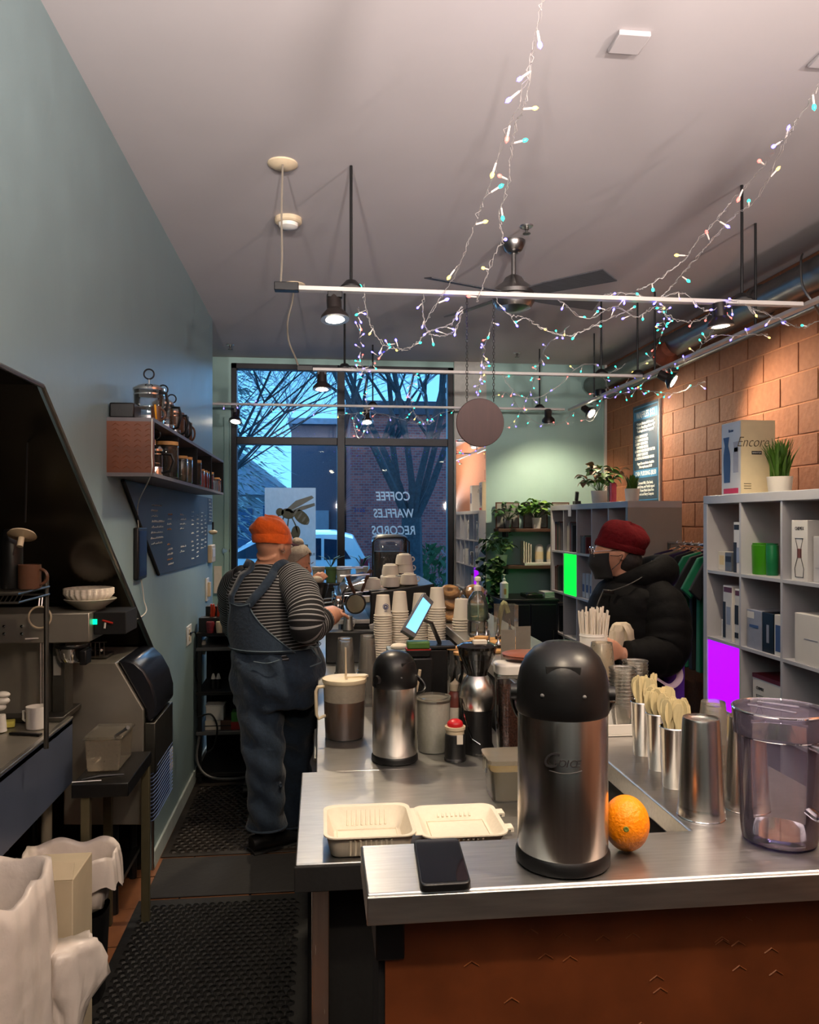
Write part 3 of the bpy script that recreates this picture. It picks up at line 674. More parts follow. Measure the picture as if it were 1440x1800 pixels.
# ceiling fan
c = W(903, 424, z=CZ); fx, fy = c.x, c.y
fan = thing('ceiling_fan', 'brushed metal ceiling fan with five grey blades', 'fan', (fx, fy, CZ))
m_fan = M('brushed_pewter', (.30, .29, .28), .3, 1, .1, 20); m_blade = M('dark_grey_fan_blade', S(74, 74, 78), .45, .2, .15, 16, stretch=(1, 6, 1))
MB().lathe([(.062, 0), (.062, -.012), (.045, -.05), (.022, -.066), (0, -.066)], (fx, fy, CZ)).build('ceiling_canopy', m_fan, fan)
MB().lathe([(.013, -.06), (.013, -.20)], (fx, fy, CZ), seg=12).build('down_rod', m_fan, fan)
zb = CZ - .27
MB().lathe([(.02, .09), (.045, .075), (.06, .05), (.10, .02), (.115, 0), (.115, -.02), (.105, -.022)], (fx, fy, zb)).build('motor_housing', m_fan, fan)
MB().lathe([(.105, -.022), (.112, -.028), (.112, -.05), (.09, -.085), (.05, -.10), (0, -.104)], (fx, fy, zb)).build('bottom_bowl', m_fan, fan)
for i in range(4):
    a = math.radians((18, 118, 205, -42)[i]); R = Matrix.Rotation(a, 3, 'Z')
    pts = [(.10, -.035), (.2, -.05), (.52, -.065), (.55, .05), (.2, .045), (.10, .03)]
    vs = []
    for z_ in (0, .006):
        for (x, y) in pts: vs.append(Vector((fx, fy, zb - .012)) + R @ Vector((x, y, z_ - y * .28)))
    k = len(pts); MB().add(vs, [tuple(reversed(range(k))), tuple(range(k, 2 * k))] + [(j, (j + 1) % k, k + (j + 1) % k, k + j) for j in range(k)]).build('blade', m_blade, fan, smooth=False)
# pipes along the block wall
m_pipe = M('dull_galvanised_pipe', (.19, .185, .18), .36, .9, .2, 5, .05)
pp = thing('duct_pipe', 'thick dull metal pipe high along the block wall', 'pipe', (2.52, 4, 2.9))
MB().tube([(2.56, y, 2.93) for y in (1.5, 3, 4.5, 6, 7.3)], .085, 20).build('pipe_run', m_pipe, pp)
for y in (3.2, 4.4, 5.7): MB().lathe([(.088, -.02), (.098, -.018), (.098, .018), (.088, .02)], (2.56, y, 2.93), axis=(0, 1, 0)).build('joint_band', m_pipe, pp)
MB().tube([(2.62, y, 2.79) for y in (1.5, 4, 7.3)], .02, 12).build('thin_pipe', m_pipe, pp)
MB().lathe([(.0, -.07), (.06, -.06), (.09, 0), (.1, .02), (.09, .05)], (2.50, 5.55, 2.87), axis=(0, 1, -.3)).build('copper_coupling', M('dull_copper', S(120, 66, 48), .5, .3, .2, 30), pp)
cable('thin bent conduit looped over the thick pipe', [(2.50, 3.9, 3.04), (2.46, 3.85, 2.98), (2.45, 3.82, 2.85), (2.50, 3.8, 2.75), (2.6, 3.9, 2.72)], .006, m_pipe, 'conduit', 'pipe')
# round wooden sign on two chains
sc_ = W(844, 743, Y=3.36); sg = thing('round_sign', 'round dark brown wooden disc hanging on two chains from the nearest rail', 'sign', sc_)
MB().lathe([(0, -.008), (.102, -.008), (.104, -.004), (.104, .004), (.102, .008), (0, .008)], sc_, axis=(0, 1, 0), seg=48).build('disc', M('reddish_dark_wood', S(64, 37, 32), .5, 0, .14, 6, .05, stretch=(8, 1, 1)), sg)
for px in (821, 868):
    ch = MB(); p0 = W(px, 703, Y=3.36); n = 34
    for i in range(n):
        z = p0.z + i * (TZ - .0 - p0.z) / n; h = (TZ - p0.z) / n * .62
        ax = (1, 0, 0) if i % 2 else (0, 1, 0)
        ch.tube([Vector((p0.x, p0.y, z)) + Vector(ax) * (.0045 * math.cos(q)) + Vector((0, 0, h * math.sin(q))) for q in [2 * PI * k / 8 for k in range(8)]], .0014, 4, closed=True)
    ch.build('chain', m_darksteel, sg, kind='stuff')

# ================================================================ LEFT WALL
BX = LX + .17
sx = thing('wall_shelf_box', 'long open wall box with a patterned brown wood end and four black compartments', 'shelf', (LX, 4.1, 1.8))
y0, y1, z0, z1 = 3.07, 5.24, 1.815, 2.035
MB().box(LX, BX, y0, y1, z0, z0 + .014).build('bottom_board', M('grey_edge_board', S(104, 100, 104), .5), sx, smooth=False)
MB().box(LX, BX, y0, y1, z1 - .014, z1).build('top_board', M('grey_edge_board', S(104, 100, 104), .5), sx, smooth=False)
MB().box(LX, BX, y0, y0 + .014, z0 + .014, z1 - .014).build('end_panel', m_copperwood, sx, smooth=False, label='reddish brown patterned wood end panel')
MB().box(LX, BX, y1 - .014, y1, z0 + .014, z1 - .014).build('end_panel', m_blackmatte, sx, smooth=False)
MB().box(LX, LX + .006, y0 + .014, y1 - .014, z0 + .014, z1 - .014).build('back_board', m_blackmatte, sx, smooth=False)
divs = [W(px, 800, X=BX).y for px in (315, 348, 373)]
for d in divs: MB().box(LX, BX - .003, d - .006, d + .006, z0 + .014, z1 - .014).build('divider', m_blackmatte, sx, smooth=False)
# zigzag inlay on the end panel
zg = MB()
for k in range(9):
    for j in range(4):
        cx = LX + .02 + j * .04; cz = 1.845 + k * .02
        zg.tube([(cx, y0 - .001, cz), (cx + .012, y0 - .001, cz + .008), (cx + .024, y0 - .001, cz)], .0011, 3)
zg.build('zigzag_inlay', M('tan_inlay', S(150, 88, 50), .6), sx, kind='stuff')
# jars: prototype with glass, contents, lid
def jar(label, c, r, h, fill, lidm=m_bamboo, group=None, gl=None):
    t = thing('storage_jar', label, 'jar', c, group=group); c = Vector(c)
    MB().lathe([(0, .003), (r * .95, .003), (r, .008), (r, h * .86), (r * .9, h * .9)], c, seg=20).build('glass_body', gl or m_glass, t)
    MB().lathe([(0, .006), (r * .9, .006), (r * .9, h * .78), (0, h * .79)], c, seg=16).build('contents', fill, t)
    MB().lathe([(0, h * .9), (r * .98, h * .9), (r * .98, h), (0, h)], c, seg=20).build('lid', lidm, t)
    return t
fills = [M('black_tea_leaves', S(28, 26, 22), .9, 0, .3, 80), M('dark_green_tea', S(52, 58, 42), .9, 0, .3, 80), M('red_tea', S(150, 34, 28), .9, 0, .3, 80), M('purple_tea', S(110, 36, 90), .9, 0, .3, 80), M('orange_spice', S(220, 130, 30), .9, 0, .2, 80), M('blue_white_tea', S(150, 180, 200), .9, 0, .2, 80), M('pink_tea', S(170, 90, 90), .9, 0, .2, 80)]
XS = BX - .033; zs = z0 + .0145
jl = [(292, .052, .155, 0, 'tall dark square-sided jar in the first wall box compartment'), (318.5, .030, .125, 1, 'left jar in the second wall box compartment'), (327, .032, .13, 1, 'middle jar in the second wall box compartment'), (338.5, .046, .13, 0, 'widest dark jar in the second wall box compartment'),
      (351, .026, .10, 6, 'pinkish jar first in the third wall box compartment'), (356.5, .026, .10, 2, 'red jar second in the third wall box compartment'), (361, .024, .10, 2, 'brick red jar third in the third wall box compartment'), (367, .030, .105, 3, 'purple jar last in the third wall box compartment'),
      (376, .028, .085, 5, 'bluish jar in the last wall box compartment'), (381, .026, .09, 4, 'orange jar middle of the last wall box compartment'), (385.5, .026, .085, 4, 'orange jar at the end of the wall box')]
for px, r, h, fi, lab in jl:
    q = W(px, 840, X=XS); jar(lab, (XS, min(q.y, 5.2 - (388 - px) * .012), zs), r, h, fills[fi])
# french presses
def press(label, c, h, r=.05, rz=0.0, fill=None):
    t = thing('french_press', label, 'coffee press', c); c = Vector(c)
    MB().lathe([(0, .01), (r, .01), (r, h), (r * 1.04, h + .004)], c, seg=24).build('glass_beaker', m_glass, t)
    MB().lathe([(r * 1.02, .0), (r * 1.03, .035), (r * 1.02, .036)], c, seg=24).build('metal_band', m_chrome, t)
    MB().lathe([(r * 1.02, h * .86), (r * 1.04, h * .86), (r * 1.04, h * .9)], c, seg=24).build('metal_band', m_chrome, t)
    MB().lathe([(r * 1.08, h), (r * 1.08, h + .008), (r * .7, h + .022), (r * .15, h + .028), (0, h + .028)], c, seg=24).build('lid', m_chrome, t)
    MB().lathe([(.003, h + .02), (.003, h + .05)], c, seg=8).lathe([(0, h * .5), (r * .94, h * .5), (r * .94, h * .52), (0, h * .52)], c, seg=20).build('plunger', m_chrome, t)
    MB().tube(arc(c + Vector((0, 0, h + .068)), .02, 0, 2 * PI, 18)[:-1], .0035, 6, closed=True).build('ring_knob', m_black, t)
    d = Vector((math.cos(rz), math.sin(rz), 0))
    MB().tube([c + d * r + Vector((0, 0, h * .9)), c + d * (r + .035) + Vector((0, 0, h * .88)), c + d * (r + .045) + Vector((0, 0, h * .6)), c + d * (r + .03) + Vector((0, 0, h * .2)), c + d * r + Vector((0, 0, h * .12))], .006, 8).build('handle', m_black, t)
    return t
zt = z1 + .0005
def on_box(px, dx=.0): q = W(px, 730, X=LX + .10 + dx); return (LX + .10 + dx, q.y, zt)
press('largest glass french press at the near end of the wall box', on_box(262), .14, .058, -.6)
press('second glass french press in the row on the wall box', on_box(287), .125, .045, -.4)
press('third glass french press in the row on the wall box', on_box(302), .115, .042, -.4)
def mug(label, c, r, h, mat, rz=0, cat='mug', group=None, inner=None):
    t = thing('mug', label, cat, c, group=group); c = Vector(c)
    MB().lathe([(0, 0), (r * .92, 0), (r, .006), (r, h), (r * .9, h), (r * .9, .012), (0, .012)], c, seg=28).build('cup', mat, t)
    d = Vector((math.cos(rz), math.sin(rz), 0)); k = [c + d * (r - .002 + .026 * math.sin(a)) + Vector((0, 0, h * .5 + h * .32 * math.cos(a))) for a in [PI * i / 8 for i in range(9)]]
    MB().tube(k, .005, 6).build('handle', mat, t); return t
m_mugbr = M('brown_glazed_mug', S(96, 66, 50), .3, 0, .1, 20)
mug('small brown cup before the second french press', on_box(275, .04), .02, .07, m_mugbr, -.5)
mug('brown cup with black handle behind the third french press', on_box(311, .02), .035, .12, m_mugbr, -.5)
mug('black mug on the wall box beyond the presses', on_box(317), .042, .13, m_black, -.5)
mug('last brown mug at the far part of the wall box', on_box(325), .038, .115, m_mugbr, -.5)
press('small chrome press lying inside the first wall box compartment', (XS - .01, W(277, 800, X=XS).y, zs), .10, .03, 0)
tag(MB().box(LX + .004, LX + .095, y0 + .02, y0 + .14, zt, zt + .058).build('black_speaker', m_black, bev=.006), 'small black box speaker at the near end of the wall box', 'speaker')
ys = MB(); q = Vector((LX + .165, 3.12, zt + .055))
for d in ((0, 0, -.03), (.005, -.01, -.055), (.004, .012, -.06), (.002, .03, -.05)): ys.tube([q, q + Vector(d)], [.004, .001], 5)
tag(ys.build('yellow_tassel', M('yellow_cloth', S(220, 150, 30), .8)), 'small yellow tassel hanging on the nearest french press', 'tassel')
# chalkboard with handwriting strokes
m_chalkb = M('slate_blue_chalkboard', S(48, 58, 72), .5, 0, .12, 5, .02); m_chalk = M('chalk_white', S(196, 202, 204), .9, 0, .1, 60); m_chalko = M('chalk_orange', S(190, 140, 100), .9, 0, .1, 60)
cb = thing('chalkboard', 'large slate coloured chalkboard with slanting near edge full of chalk writing', 'board', (LX, 4.5, 1.6))
MB().prism([(3.28, 1.81), (3.98, 1.388), (5.66, 1.361), (5.66, 1.81)], (LX, 0, 0), (0, 1, 0), (0, 0, 1), (1, 0, 0), .012).build('board', m_chalkb, cb, smooth=False)
MB().tube([(LX + .009, 3.28, 1.81), (LX + .009, 3.98, 1.388)], .008, 6).build('edge', m_blackmatte, cb)
rc = random.Random(12)
def scribble(mb, y, z, w, h=.009):
    n = max(3, int(w / .012)); pts = []
    for i in range(n): pts.append((LX + .0135, y + w * i / n + rc.uniform(-.003, .003), z + (h if i % 2 else 0) * rc.uniform(.2, 1)))
    mb.tube(pts, .0022, 3, caps=False)
s1, s2 = MB(), MB()
for (yy, zz0, nl, w) in ((3.78, 1.72, 10, .3), (4.18, 1.68, 13, .16), (4.55, 1.68, 9, .22), (4.95, 1.70, 12, .12), (5.15, 1.68, 13, .1), (5.33, 1.70, 10, .13), (5.5, 1.68, 9, .1)):
    for i in range(nl):
        if rc.random() < .15: continue
        z = zz0 - i * .026
        if z < 1.40 + max(0, (3.98 - yy) * .62): continue
        scribble(s2 if (abs(yy - 4.18) < .01 and i % 3 == 0) else s1, yy + rc.uniform(0, .03), z, w * rc.uniform(.5, 1))
s1.build('chalk_writing', m_chalk, cb, kind='stuff'); s2.build('orange_chalk_writing', m_chalko, cb, kind='stuff')
c2 = thing('small_chalkboard', 'narrow small chalkboard just beyond the large chalkboard', 'board', (LX, 5.78, 1.6))
MB().box(LX, LX + .008, 5.70, 5.92, 1.62, 1.81).build('board', m_chalkb, c2, smooth=False)
s3 = MB()
for i in range(7): scribble(s3, 5.73, 1.79 - i * .024, .15 * rc.uniform(.6, 1))
s3.build('chalk_writing', m_chalk, c2, kind='stuff')
# hanging bulb decoration, tablet, thermostat, reader, outlets, cords
hb = thing('hanging_bulb', 'small cream wooden bulb hanging on a black cord beside the chalkboard', 'ornament', (LX + .03, 5.72, 1.56))
MB().lathe([(0, 0), (.02, .004), (.032, .016), (.03, .026), (.01, .034)], (LX + .04, 5.72, 1.55), seg=16).build('bulb', m_cream, hb); MB().tube([(LX + .04, 5.72, 1.584), (LX + .04, 5.72, 1.64)], .007, 6).build('cord', m_black, hb)
tb_ = thing('wall_tablet', 'black upright touch panel on the wall at the near end of the chalkboard', 'panel', (LX, 3.58, 1.5))
qa, qb = W(234, 1020, X=LX).y, W(250, 1020, X=LX).y
MB().box(LX, LX + .022, qa, qb, 1.395, 1.62).build('casing', m_black, tb_, bev=.006); MB().box(LX + .0215, LX + .0235, qa + .02, qb - .02, 1.41, 1.605).build('screen', M('dark_blue_glass', S(28, 36, 62), .1), tb_)
th = thing('thermostat', 'ivory wall thermostat beyond the chalkboard', 'thermostat', (LX, 5.75, 1.42))
MB().box(LX, LX + .03, 5.74, 5.94, 1.35, 1.475).build('casing', m_ivory, th, bev=.006); MB().box(LX + .03, LX + .034, 5.77, 5.9, 1.39, 1.45).build('cover', m_whitepl, th, bev=.002)
rd = thing('wall_switch', 'white upright switch plate under the thermostat', 'switch', (LX, 5.7, 1.18))
MB().box(LX, LX + .012, 5.63, 5.74, 1.09, 1.25).build('plate', m_whitepl, rd, bev=.003); MB().box(LX + .012, LX + .03, 5.66, 5.71, 1.12, 1.22).build('rocker', m_ivory, rd, bev=.003)
def outlet(label, px, py, h=.115, w=.16):
    q = W(px, py, X=LX); t = thing('wall_outlet', label, 'outlet', q)
    MB().box(LX, LX + .007, q.y - w / 2, q.y + w / 2, q.z - h / 2, q.z + h / 2).build('cover_plate', m_whitepl, t, bev=.002)
    for dz in (-.022, .022): MB().box(LX + .007, LX + .01, q.y - .02, q.y + .02, q.z + dz - .014, q.z + dz + .014).build('socket', m_ivory, t)
    return q
q1 = outlet('wall outlet with a plugged black cord above the baseboard', 331, 1116); outlet('lower blank ivory outlet near the end of the baseboard', 297, 1339)
tag(MB().cb((LX + .035, W(346, 1135, X=LX).y, W(346, 1138, X=LX).z), .045, .07, .07, rx=.6).build('plug_adapter', m_whitepl, bev=.006), 'white plug adapter hanging on the black cord by the outlet', 'adapter')
cable('thin black cord falling from the outlet down the left wall', [(LX + .012, q1.y, q1.z + .01), W(343, 1112, X=LX + .02), W(346, 1130, X=LX + .02), W(344, 1180, X=LX + .01), W(350, 1215, X=LX + .008), W(347, 1250, X=LX + .008), W(352, 1290, X=LX + .008), (LX + .01, 5.25, .2)], .0045, m_black, 'power_cord')
cable('thin white cord running from the wall box down to the tablet', [(LX + .165, 3.066, 2.03), (LX + .165, 3.062, 1.9), (LX + .16, 3.07, 1.82), (LX + .03, 3.45, 1.72), (LX + .01, 3.55, 1.62)], .0022, m_whitepl, 'power_cord')
cable('thin white cord from the tablet down to the alcove corner', [(LX + .01, 3.60, 1.39), (LX + .008, 3.66, 1.30), (LX + .01, 3.64, 1.23), (LX - .1, 3.3, 1.2), (LX - .3, 3.1, 1.21)], .0026, m_whitepl, 'power_cord')
qa = W(376, 1043, Y=7.31); qb = W(388, 995, Y=7.31)
tag(MB().box(qa.x, qb.x + .01, 7.308, 7.311, qa.z, qb.z).build('paper_notice', m_paper, smooth=False), 'small white paper notice on the sea green door', 'notice')
# ================================================================ ALCOVE AT THE LEFT
m_sinkblue = M('dark_blue_grey_steel', S(92, 104, 128), .4, .5, .08, 5, .03)
m_olive = M('dim_stainless_side', (.40, .375, .32), .42, .8, .10, 7, .04)
sk = thing('sink_counter', 'dark steel sink counter with deep blue grey apron at the left edge', 'counter', (-1.3, 2.4, 0))
MB().box(-1.75, -.95, .9, 3.2, .865, .885).build('countertop', m_olive, sk, bev=.002)
MB().box(-1.75, -1.2, 3.201, 3.41, .865, .885).build('countertop_return', m_olive, sk, bev=.002)
MB().box(-.965, -.95, .9, 3.2, .64, .892).build('apron', m_sinkblue, sk, bev=.002)
MB().box(-.966, -.948, .9, 3.2, .888, .896).build('rolled_rim', m_steel, sk, bev=.002)
MB().box(-1.74, -.97, 3.185, 3.2, .64, .865).build('apron_end', m_sinkblue, sk)
for (x, y) in ((-1.02, 3.12), (-1.02, 1.3)): MB().tube([(x, y, 0), (x, y, .86)], .02, 12).build('leg', M('pale_pipe_leg', S(150, 142, 124), .4, .2), sk)
MB().box(-1.6, -1.15, 2.0, 2.45, .8852, .8865).build('sink_basin', m_blackmatte, sk)
# mug, sponge, knife on it
q = W(65, 1280, z=.8865); q.z = .8862
t = thing('white_mug', 'white straight-sided mug on the dark sink counter', 'mug', q)
MB().lathe([(0, 0), (.034, 0), (.037, .004), (.038, .082), (.035, .082), (.034, .01), (0, .01)], q, seg=32).build('cup', m_whitepl, t)
MB().tube([q + Vector((-.036, .01, .065)), q + Vector((-.055, .02, .06)), q + Vector((-.055, .02, .03)), q + Vector((-.036, .01, .02))], .005, 6).build('handle', m_whitepl, t)
q = W(8, 1278, z=.8865); tag(MB().cb((q.x, q.y, .898), .07, .05, .022, rz=.3).build('sponge', M('yellow_sponge', S(200, 190, 90), .9, 0, .1, 60, .4), bev=.004), 'yellow sponge at the left picture edge on the sink counter', 'sponge')
q = W(2, 1232, z=1.0); tag(MB().ell(q, .03, .02, .016).ell(q + Vector((.005, 0, .022)), .026, .02, .012).ell(q + Vector((-.005, 0, -.022)), .022, .02, .014).lathe([(.015, -.05), (.02, -.11), (0, -.112)], q, seg=12).build('white_dish_brush', m_whitepl), 'white lumpy brush at the left picture edge above the sponge', 'brush')
q = W(45, 1292, z=.8865); tag(MB().cb((q.x, q.y, .8905), .12, .018, .008, rz=-.25).build('black_tray', m_black, bev=.002), 'small flat black tray in front of the white mug', 'tray')
# brewer
YB = 3.13
def wx_(px, Y=YB): return W(px, 1000, Y=Y).x
def wz_(py, px=100, Y=YB): return W(px, py, Y=Y).z
br = thing('coffee_brewer', 'large dark steel coffee brewer head with green lit switch in the alcove', 'coffee machine', (-1.3, YB, .885))
x0, x1 = wx_(-60), wx_(157)
MB().box(x0, x1, YB, YB + .24, wz_(1130), wz_(1078)).build('brewer_head', m_olive, br, bev=.004)
MB().box(x0 + .01, wx_(70), YB + .1, YB + .24, .886, wz_(1130)).build('back_column', m_olive, br, bev=.004)
MB().box(x0, x1 - .1, YB + .02, YB + .25, .8855, .905).build('base', m_darksteel, br, bev=.003)
for px in (68, 73): MB().tube([(wx_(px), YB + .02, .905), (wx_(px), YB + .02, wz_(1130))], .004, 6).build('water_tube', m_steel, br)
for px in (8, 39):
    for py in (1101, 1114): MB().lathe([(0, 0), (.006, 0), (.006, .006), (0, .007)], W(px, py, Y=YB), axis=(0, -1, 0), seg=10).build('screw', m_chrome, br)
c = W(128, 1131, Y=YB + .07)
MB().lathe([(.062, 0), (.062, -.012), (.055, -.05), (.045, -.068), (0, -.068)], c).build('filter_basket', m_chrome, br)
MB().lathe([(.0625, -.002), (.064, -.008), (.0625, -.014)], c).build('basket_rim', m_black, br)
MB().box(c.x + .05, c.x + .075, c.y - .09, c.y - .02, c.z - .07, c.z - .015).build('basket_handle', m_black, br, bev=.004)
# side control box with lit switch
x2 = wx_(158); x3 = x2 + .12
MB().box(x2 + .001, x3, YB + .05, YB + .24, wz_(1120), wz_(1080)).build('control_box', m_blackmatte, br, bev=.003)
c = W(167, 1093, Y=YB + .049); MB().cb(c, .016, .006, .02).build('lit_switch', m_greenled, br)
c = W(185, 1095, Y=YB + .049); MB().tube([c, c + Vector((0, -.01, -.02))], .004, 6).build('white_lever', m_whitepl, br); MB().tube([c + Vector((-.01, 0, .01)), c + Vector((.03, -.01, 0))], .004, 6).build('red_lever', M('red_plastic', S(170, 40, 30), .4), br)
# spec sheet and side strip on the brewer
MB().box(wx_(80), wx_(93), YB + .09, YB + .098, wz_(1195), wz_(1160)).build('paper_label', M('grey_label_paper', S(150, 148, 142), .8), br)
MB().box(wx_(76), wx_(100), YB + .10, YB + .2, .8858, wz_(1130)).build('side_column', m_darksteel, br, bev=.003)
# coffee filters stack
cz = wz_(1077); c = Vector((wx_(143), YB + .12, cz))
fb = thing('filter_bowl', 'pale shallow bowl on the brewer holding the paper filters', 'bowl', c)
MB().lathe([(0, 0), (.045, 0), (.09, .032), (.098, .04), (.095, .042), (.045, .008), (0, .008)], c, seg=36).build('bowl', M('pale_ceramic', S(188, 184, 168), .4), fb)
cf_ = thing('coffee_filters', 'stack of fluted white paper coffee filters in the bowl on the brewer', 'filters', c)
for i in range(4):
    k = i * .006
    MB().lathe([(.045, .010 + k), (.075 , .04 + k), (.092, .062 + k), (.086, .066 + k), (.07, .042 + k), (.04, .013 + k)], c + Vector((-.006, 0, 0)), seg=96, fn=lambda a, j: 1 + (.045 if j in (1, 2, 3) else .01) * math.cos(a * 24)).build('paper_filter', m_paper, cf_, angle=180)
# wire shelf with mugs
sh_ = thing('wire_shelf', 'dark wire shelf above the brewer at the left edge', 'shelf', (-1.4, 2.7, 1.4))
Ys, Ye = 2.45, 2.72; xs0 = W(-70, 1030, Y=Ye).x; xs1 = W(86, 1030, Y=Ye).x; zz = W(60, 1045, Y=Ye).z
MB().tube([(xs0, Ys, zz), (xs1, Ys, zz), (xs1, Ye, zz), (xs0, Ye, zz)], .004, 6, closed=True).tube([(xs0, Ys, zz + .025), (xs1, Ys, zz + .025), (xs1, Ye, zz + .025), (xs0, Ye, zz + .025)], .004, 6, closed=True).build('wire_rim', m_darksteel, sh_)
w_ = MB()
for i in range(22):
    x = xs0 + (xs1 - xs0) * i / 21; w_.tube([(x, Ys, zz + .025), (x, Ye, zz + .025)], .0018, 4); w_.tube([(x, Ys, zz), (x + .015, Ys, zz + .025)], .0018, 4)
w_.build('shelf_wires', m_darksteel, sh_, kind='stuff')
MB().tube([(xs1 - .008, Ye, .905), (xs1 - .008, Ye, zz + .06)], .008, 10).build('post', m_darksteel, sh_)
q = Vector((W(52, 1028, Y=2.6).x, 2.6, zz + .029)); mug('brown glazed mug on the wire shelf', q, .034, .075, m_mugbr, -.2)
q = Vector((W(20, 1028, Y=2.62).x, 2.62, zz + .029)); tag(MB().lathe([(0, 0), (.032, 0), (.034, .01), (.034, .15), (.028, .17), (.02, .185), (0, .186)], q).build('black_canister', m_black), 'tall black canister on the wire shelf left of the mug', 'canister')
q = W(40, 935, Y=2.55); tag(MB().lathe([(0, 0), (.038, .006), (.042, .012), (.02, .018), (.009, .02), (.009, .05), (0, .05)], q, axis=(0, -.55, -1)).build('lamp_socket', m_ivory), 'round pale ceramic fitting hanging in the dark alcove above the shelf', 'fitting')
MB().tube([q + Vector((0, .02, .03)), (q.x, q.y + .05, 2.03)], .003, 5).build('socket_cord', m_black, bpy.data.objects['lamp_socket'])
c = W(70, 1085, Y=YB - .03); rg = thing('ring_handle', 'pale metal ring hanging on a hook in front of the brewer head', 'ring', c)
MB().tube(arc(c, .040, 0, 2 * PI, 36)[:-1], .0035, 8, closed=True).build('ring', m_ivory, rg)
MB().tube([c + Vector((-.004, 0, .040)), c + Vector((-.004, .01, .075))], .003, 6).tube([c + Vector((.006, 0, .040)), c + Vector((.006, .01, .075))], .003, 6).build('hook', m_steel, rg)
# ice machine
YI = 3.42
def ix(px, py=1200): q = W(px, py, Y=YI); return (q.x, q.z)
im = thing('ice_machine', 'steel sided ice machine with bulging black front hood', 'ice machine', (-1.1, 3.6, 0))
side = [ix(112, 1450), ix(252, 1450), ix(252, 1248), ix(203, 1165), ix(112, 1165)]
MB().prism(side, (0, YI, 0), (1, 0, 0), (0, 0, 1), (0, 1, 0), .42).build('body', m_olive, im, bev=.003, smooth=False)
hood = [ix(205, 1163)] + [ix(*p) for p in ((218, 1160), (235, 1164), (252, 1180), (266, 1205), (274, 1235), (274, 1260), (264, 1272), (256, 1270))] + [ix(253, 1248)]
MB().prism(hood, (0, YI + .015, 0), (1, 0, 0), (0, 0, 1), (0, 1, 0), .39).build('front_hood', M('glossy_black_hood', S(26, 28, 34), .25, 0, .1, 10, .02), im, bev=.01, angle=60)
MB().prism([ix(254, 1272), ix(272, 1272), ix(272, 1360), ix(254, 1360)], (0, YI + .01, 0), (1, 0, 0), (0, 0, 1), (0, 1, 0), .4).build('front_panel', m_darksteel, im, bev=.003)
a, b = ix(254, 1448), ix(270, 1345)
MB().box(a[0], b[0] - .008, YI + .02, YI + .4, a[1], b[1] - .01).build('vent_housing', m_blackmatte, im)
for i in range(14):
    z = a[1] + .008 + i * (b[1] - a[1] - .03) / 13
    MB().tube([(a[0], YI + .015, z - .012), (b[0] - .004, YI + .012, z), (b[0] + .004, YI + .06, z + .004), (b[0] + .004, YI + .4, z + .006)], .0028, 4).build('louvre', M('blue_grey_slats', S(92, 106, 140), .35, .3), im)
for x in (-1.3, -.86):
    for y in (3.46, 3.8): MB().tube([(x, y, 0), (x, y, a[1])], .018, 10).build('leg', m_black, im)
MB().box(-1.34, -.83, 3.45, 3.8, .12, .14).build('low_shelf', m_darksteel, im)
# clutter on top of the ice machine
zi = ix(112, 1165)[1] + .001
cs = thing('cup_rack', 'small dark wire rack of spoons on top of the ice machine', 'rack', (-.98, 3.55, zi))
MB().box(-1.06, -.9, 3.5, 3.62, zi, zi + .012).build('rack_tray', m_darksteel, cs, bev=.002)
w_ = MB()
for i in range(9): w_.tube([(-1.055 + i * .018, 3.5, zi + .01), (-1.055 + i * .018, 3.5, zi + .07)], .002, 4)
w_.tube([(-1.06, 3.5, zi + .07), (-.9, 3.5, zi + .07)], .0025, 4).build('rack_wires', m_darksteel, cs, kind='stuff')
for i in range(3): MB().ell((-1.03 + i * .045, 3.54, zi + .03), .016, .012, .010).build('spoon_bowl', m_chrome, cs)
tag(MB().box(-1.2, -1.07, 3.47, 3.6, zi, zi + .022).build('folded_cloth', m_paper, bev=.006), 'folded pale cloth lying on top of the ice machine', 'cloth')
# black side table with clear bin
q0 = W(132, 1345, Y=3.22); zt_ = .70
stb = thing('side_table', 'small black side table in front of the ice machine', 'table', (-1.0, 3.1, 0))
xa, xb = W(128, 1340, Y=3.0).x, W(228, 1320, Y=3.0).x
MB().box(xa, xb, 2.98, 3.38, zt_ - .05, zt_).build('tabletop', m_black, stb, bev=.003)
m_leg = M('dull_olive_leg', S(96, 90, 68), .4, .4)
for (x, y) in ((xa + .045, 2.99), (xb - .02, 3.35), (xa + .03, 3.35)): MB().box(x - .016, x + .016, y - .0, y + .03, 0, zt_ - .05).build('leg', m_leg, stb, bev=.002)
bn = thing('clear_bin', 'clear plastic scoop bin on the black side table', 'bin', (xa + .07, 3.2, zt_))
xl, xr = xa + .005, xa + .14
MB().prism([(xl + .01, 0), (xr - .008, 0), (xr, .12), (xl, .12)], (0, 3.12, zt_ + .001), (1, 0, 0), (0, 0, 1), (0, 1, 0), .2).build('bin_body', m_milky, bn, bev=.006)
MB().box(xl - .004, xr + .006, 3.115, 3.325, zt_ + .12, zt_ + .132).build('bin_rim', m_clearpl, bn, bev=.003)
MB().tube([(xr - .03, 3.15, zt_ + .125), (xr + .01, 3.12, zt_ + .155), (xr + .03, 3.10, zt_ + .17)], [.006, .005, .008], 8).build('scoop_handle', m_grey, bn)
tg = thing('black_tongs', 'black handled tongs lying on the side table edge', 'tongs', (xa + .1, 3.02, zt_))
MB().tube([(xa + .03, 3.0, zt_ + .012), (xa + .09, 3.02, zt_ + .018), (xa + .17, 3.04, zt_ + .014)], [.008, .013, .006], 8, flat=.6).build('grip', m_black, tg); MB().tube([(xa + .0, 2.99, zt_ + .006), (xa + .1, 3.0, zt_ + .006)], .003, 6).build('blade', m_steel, tg)
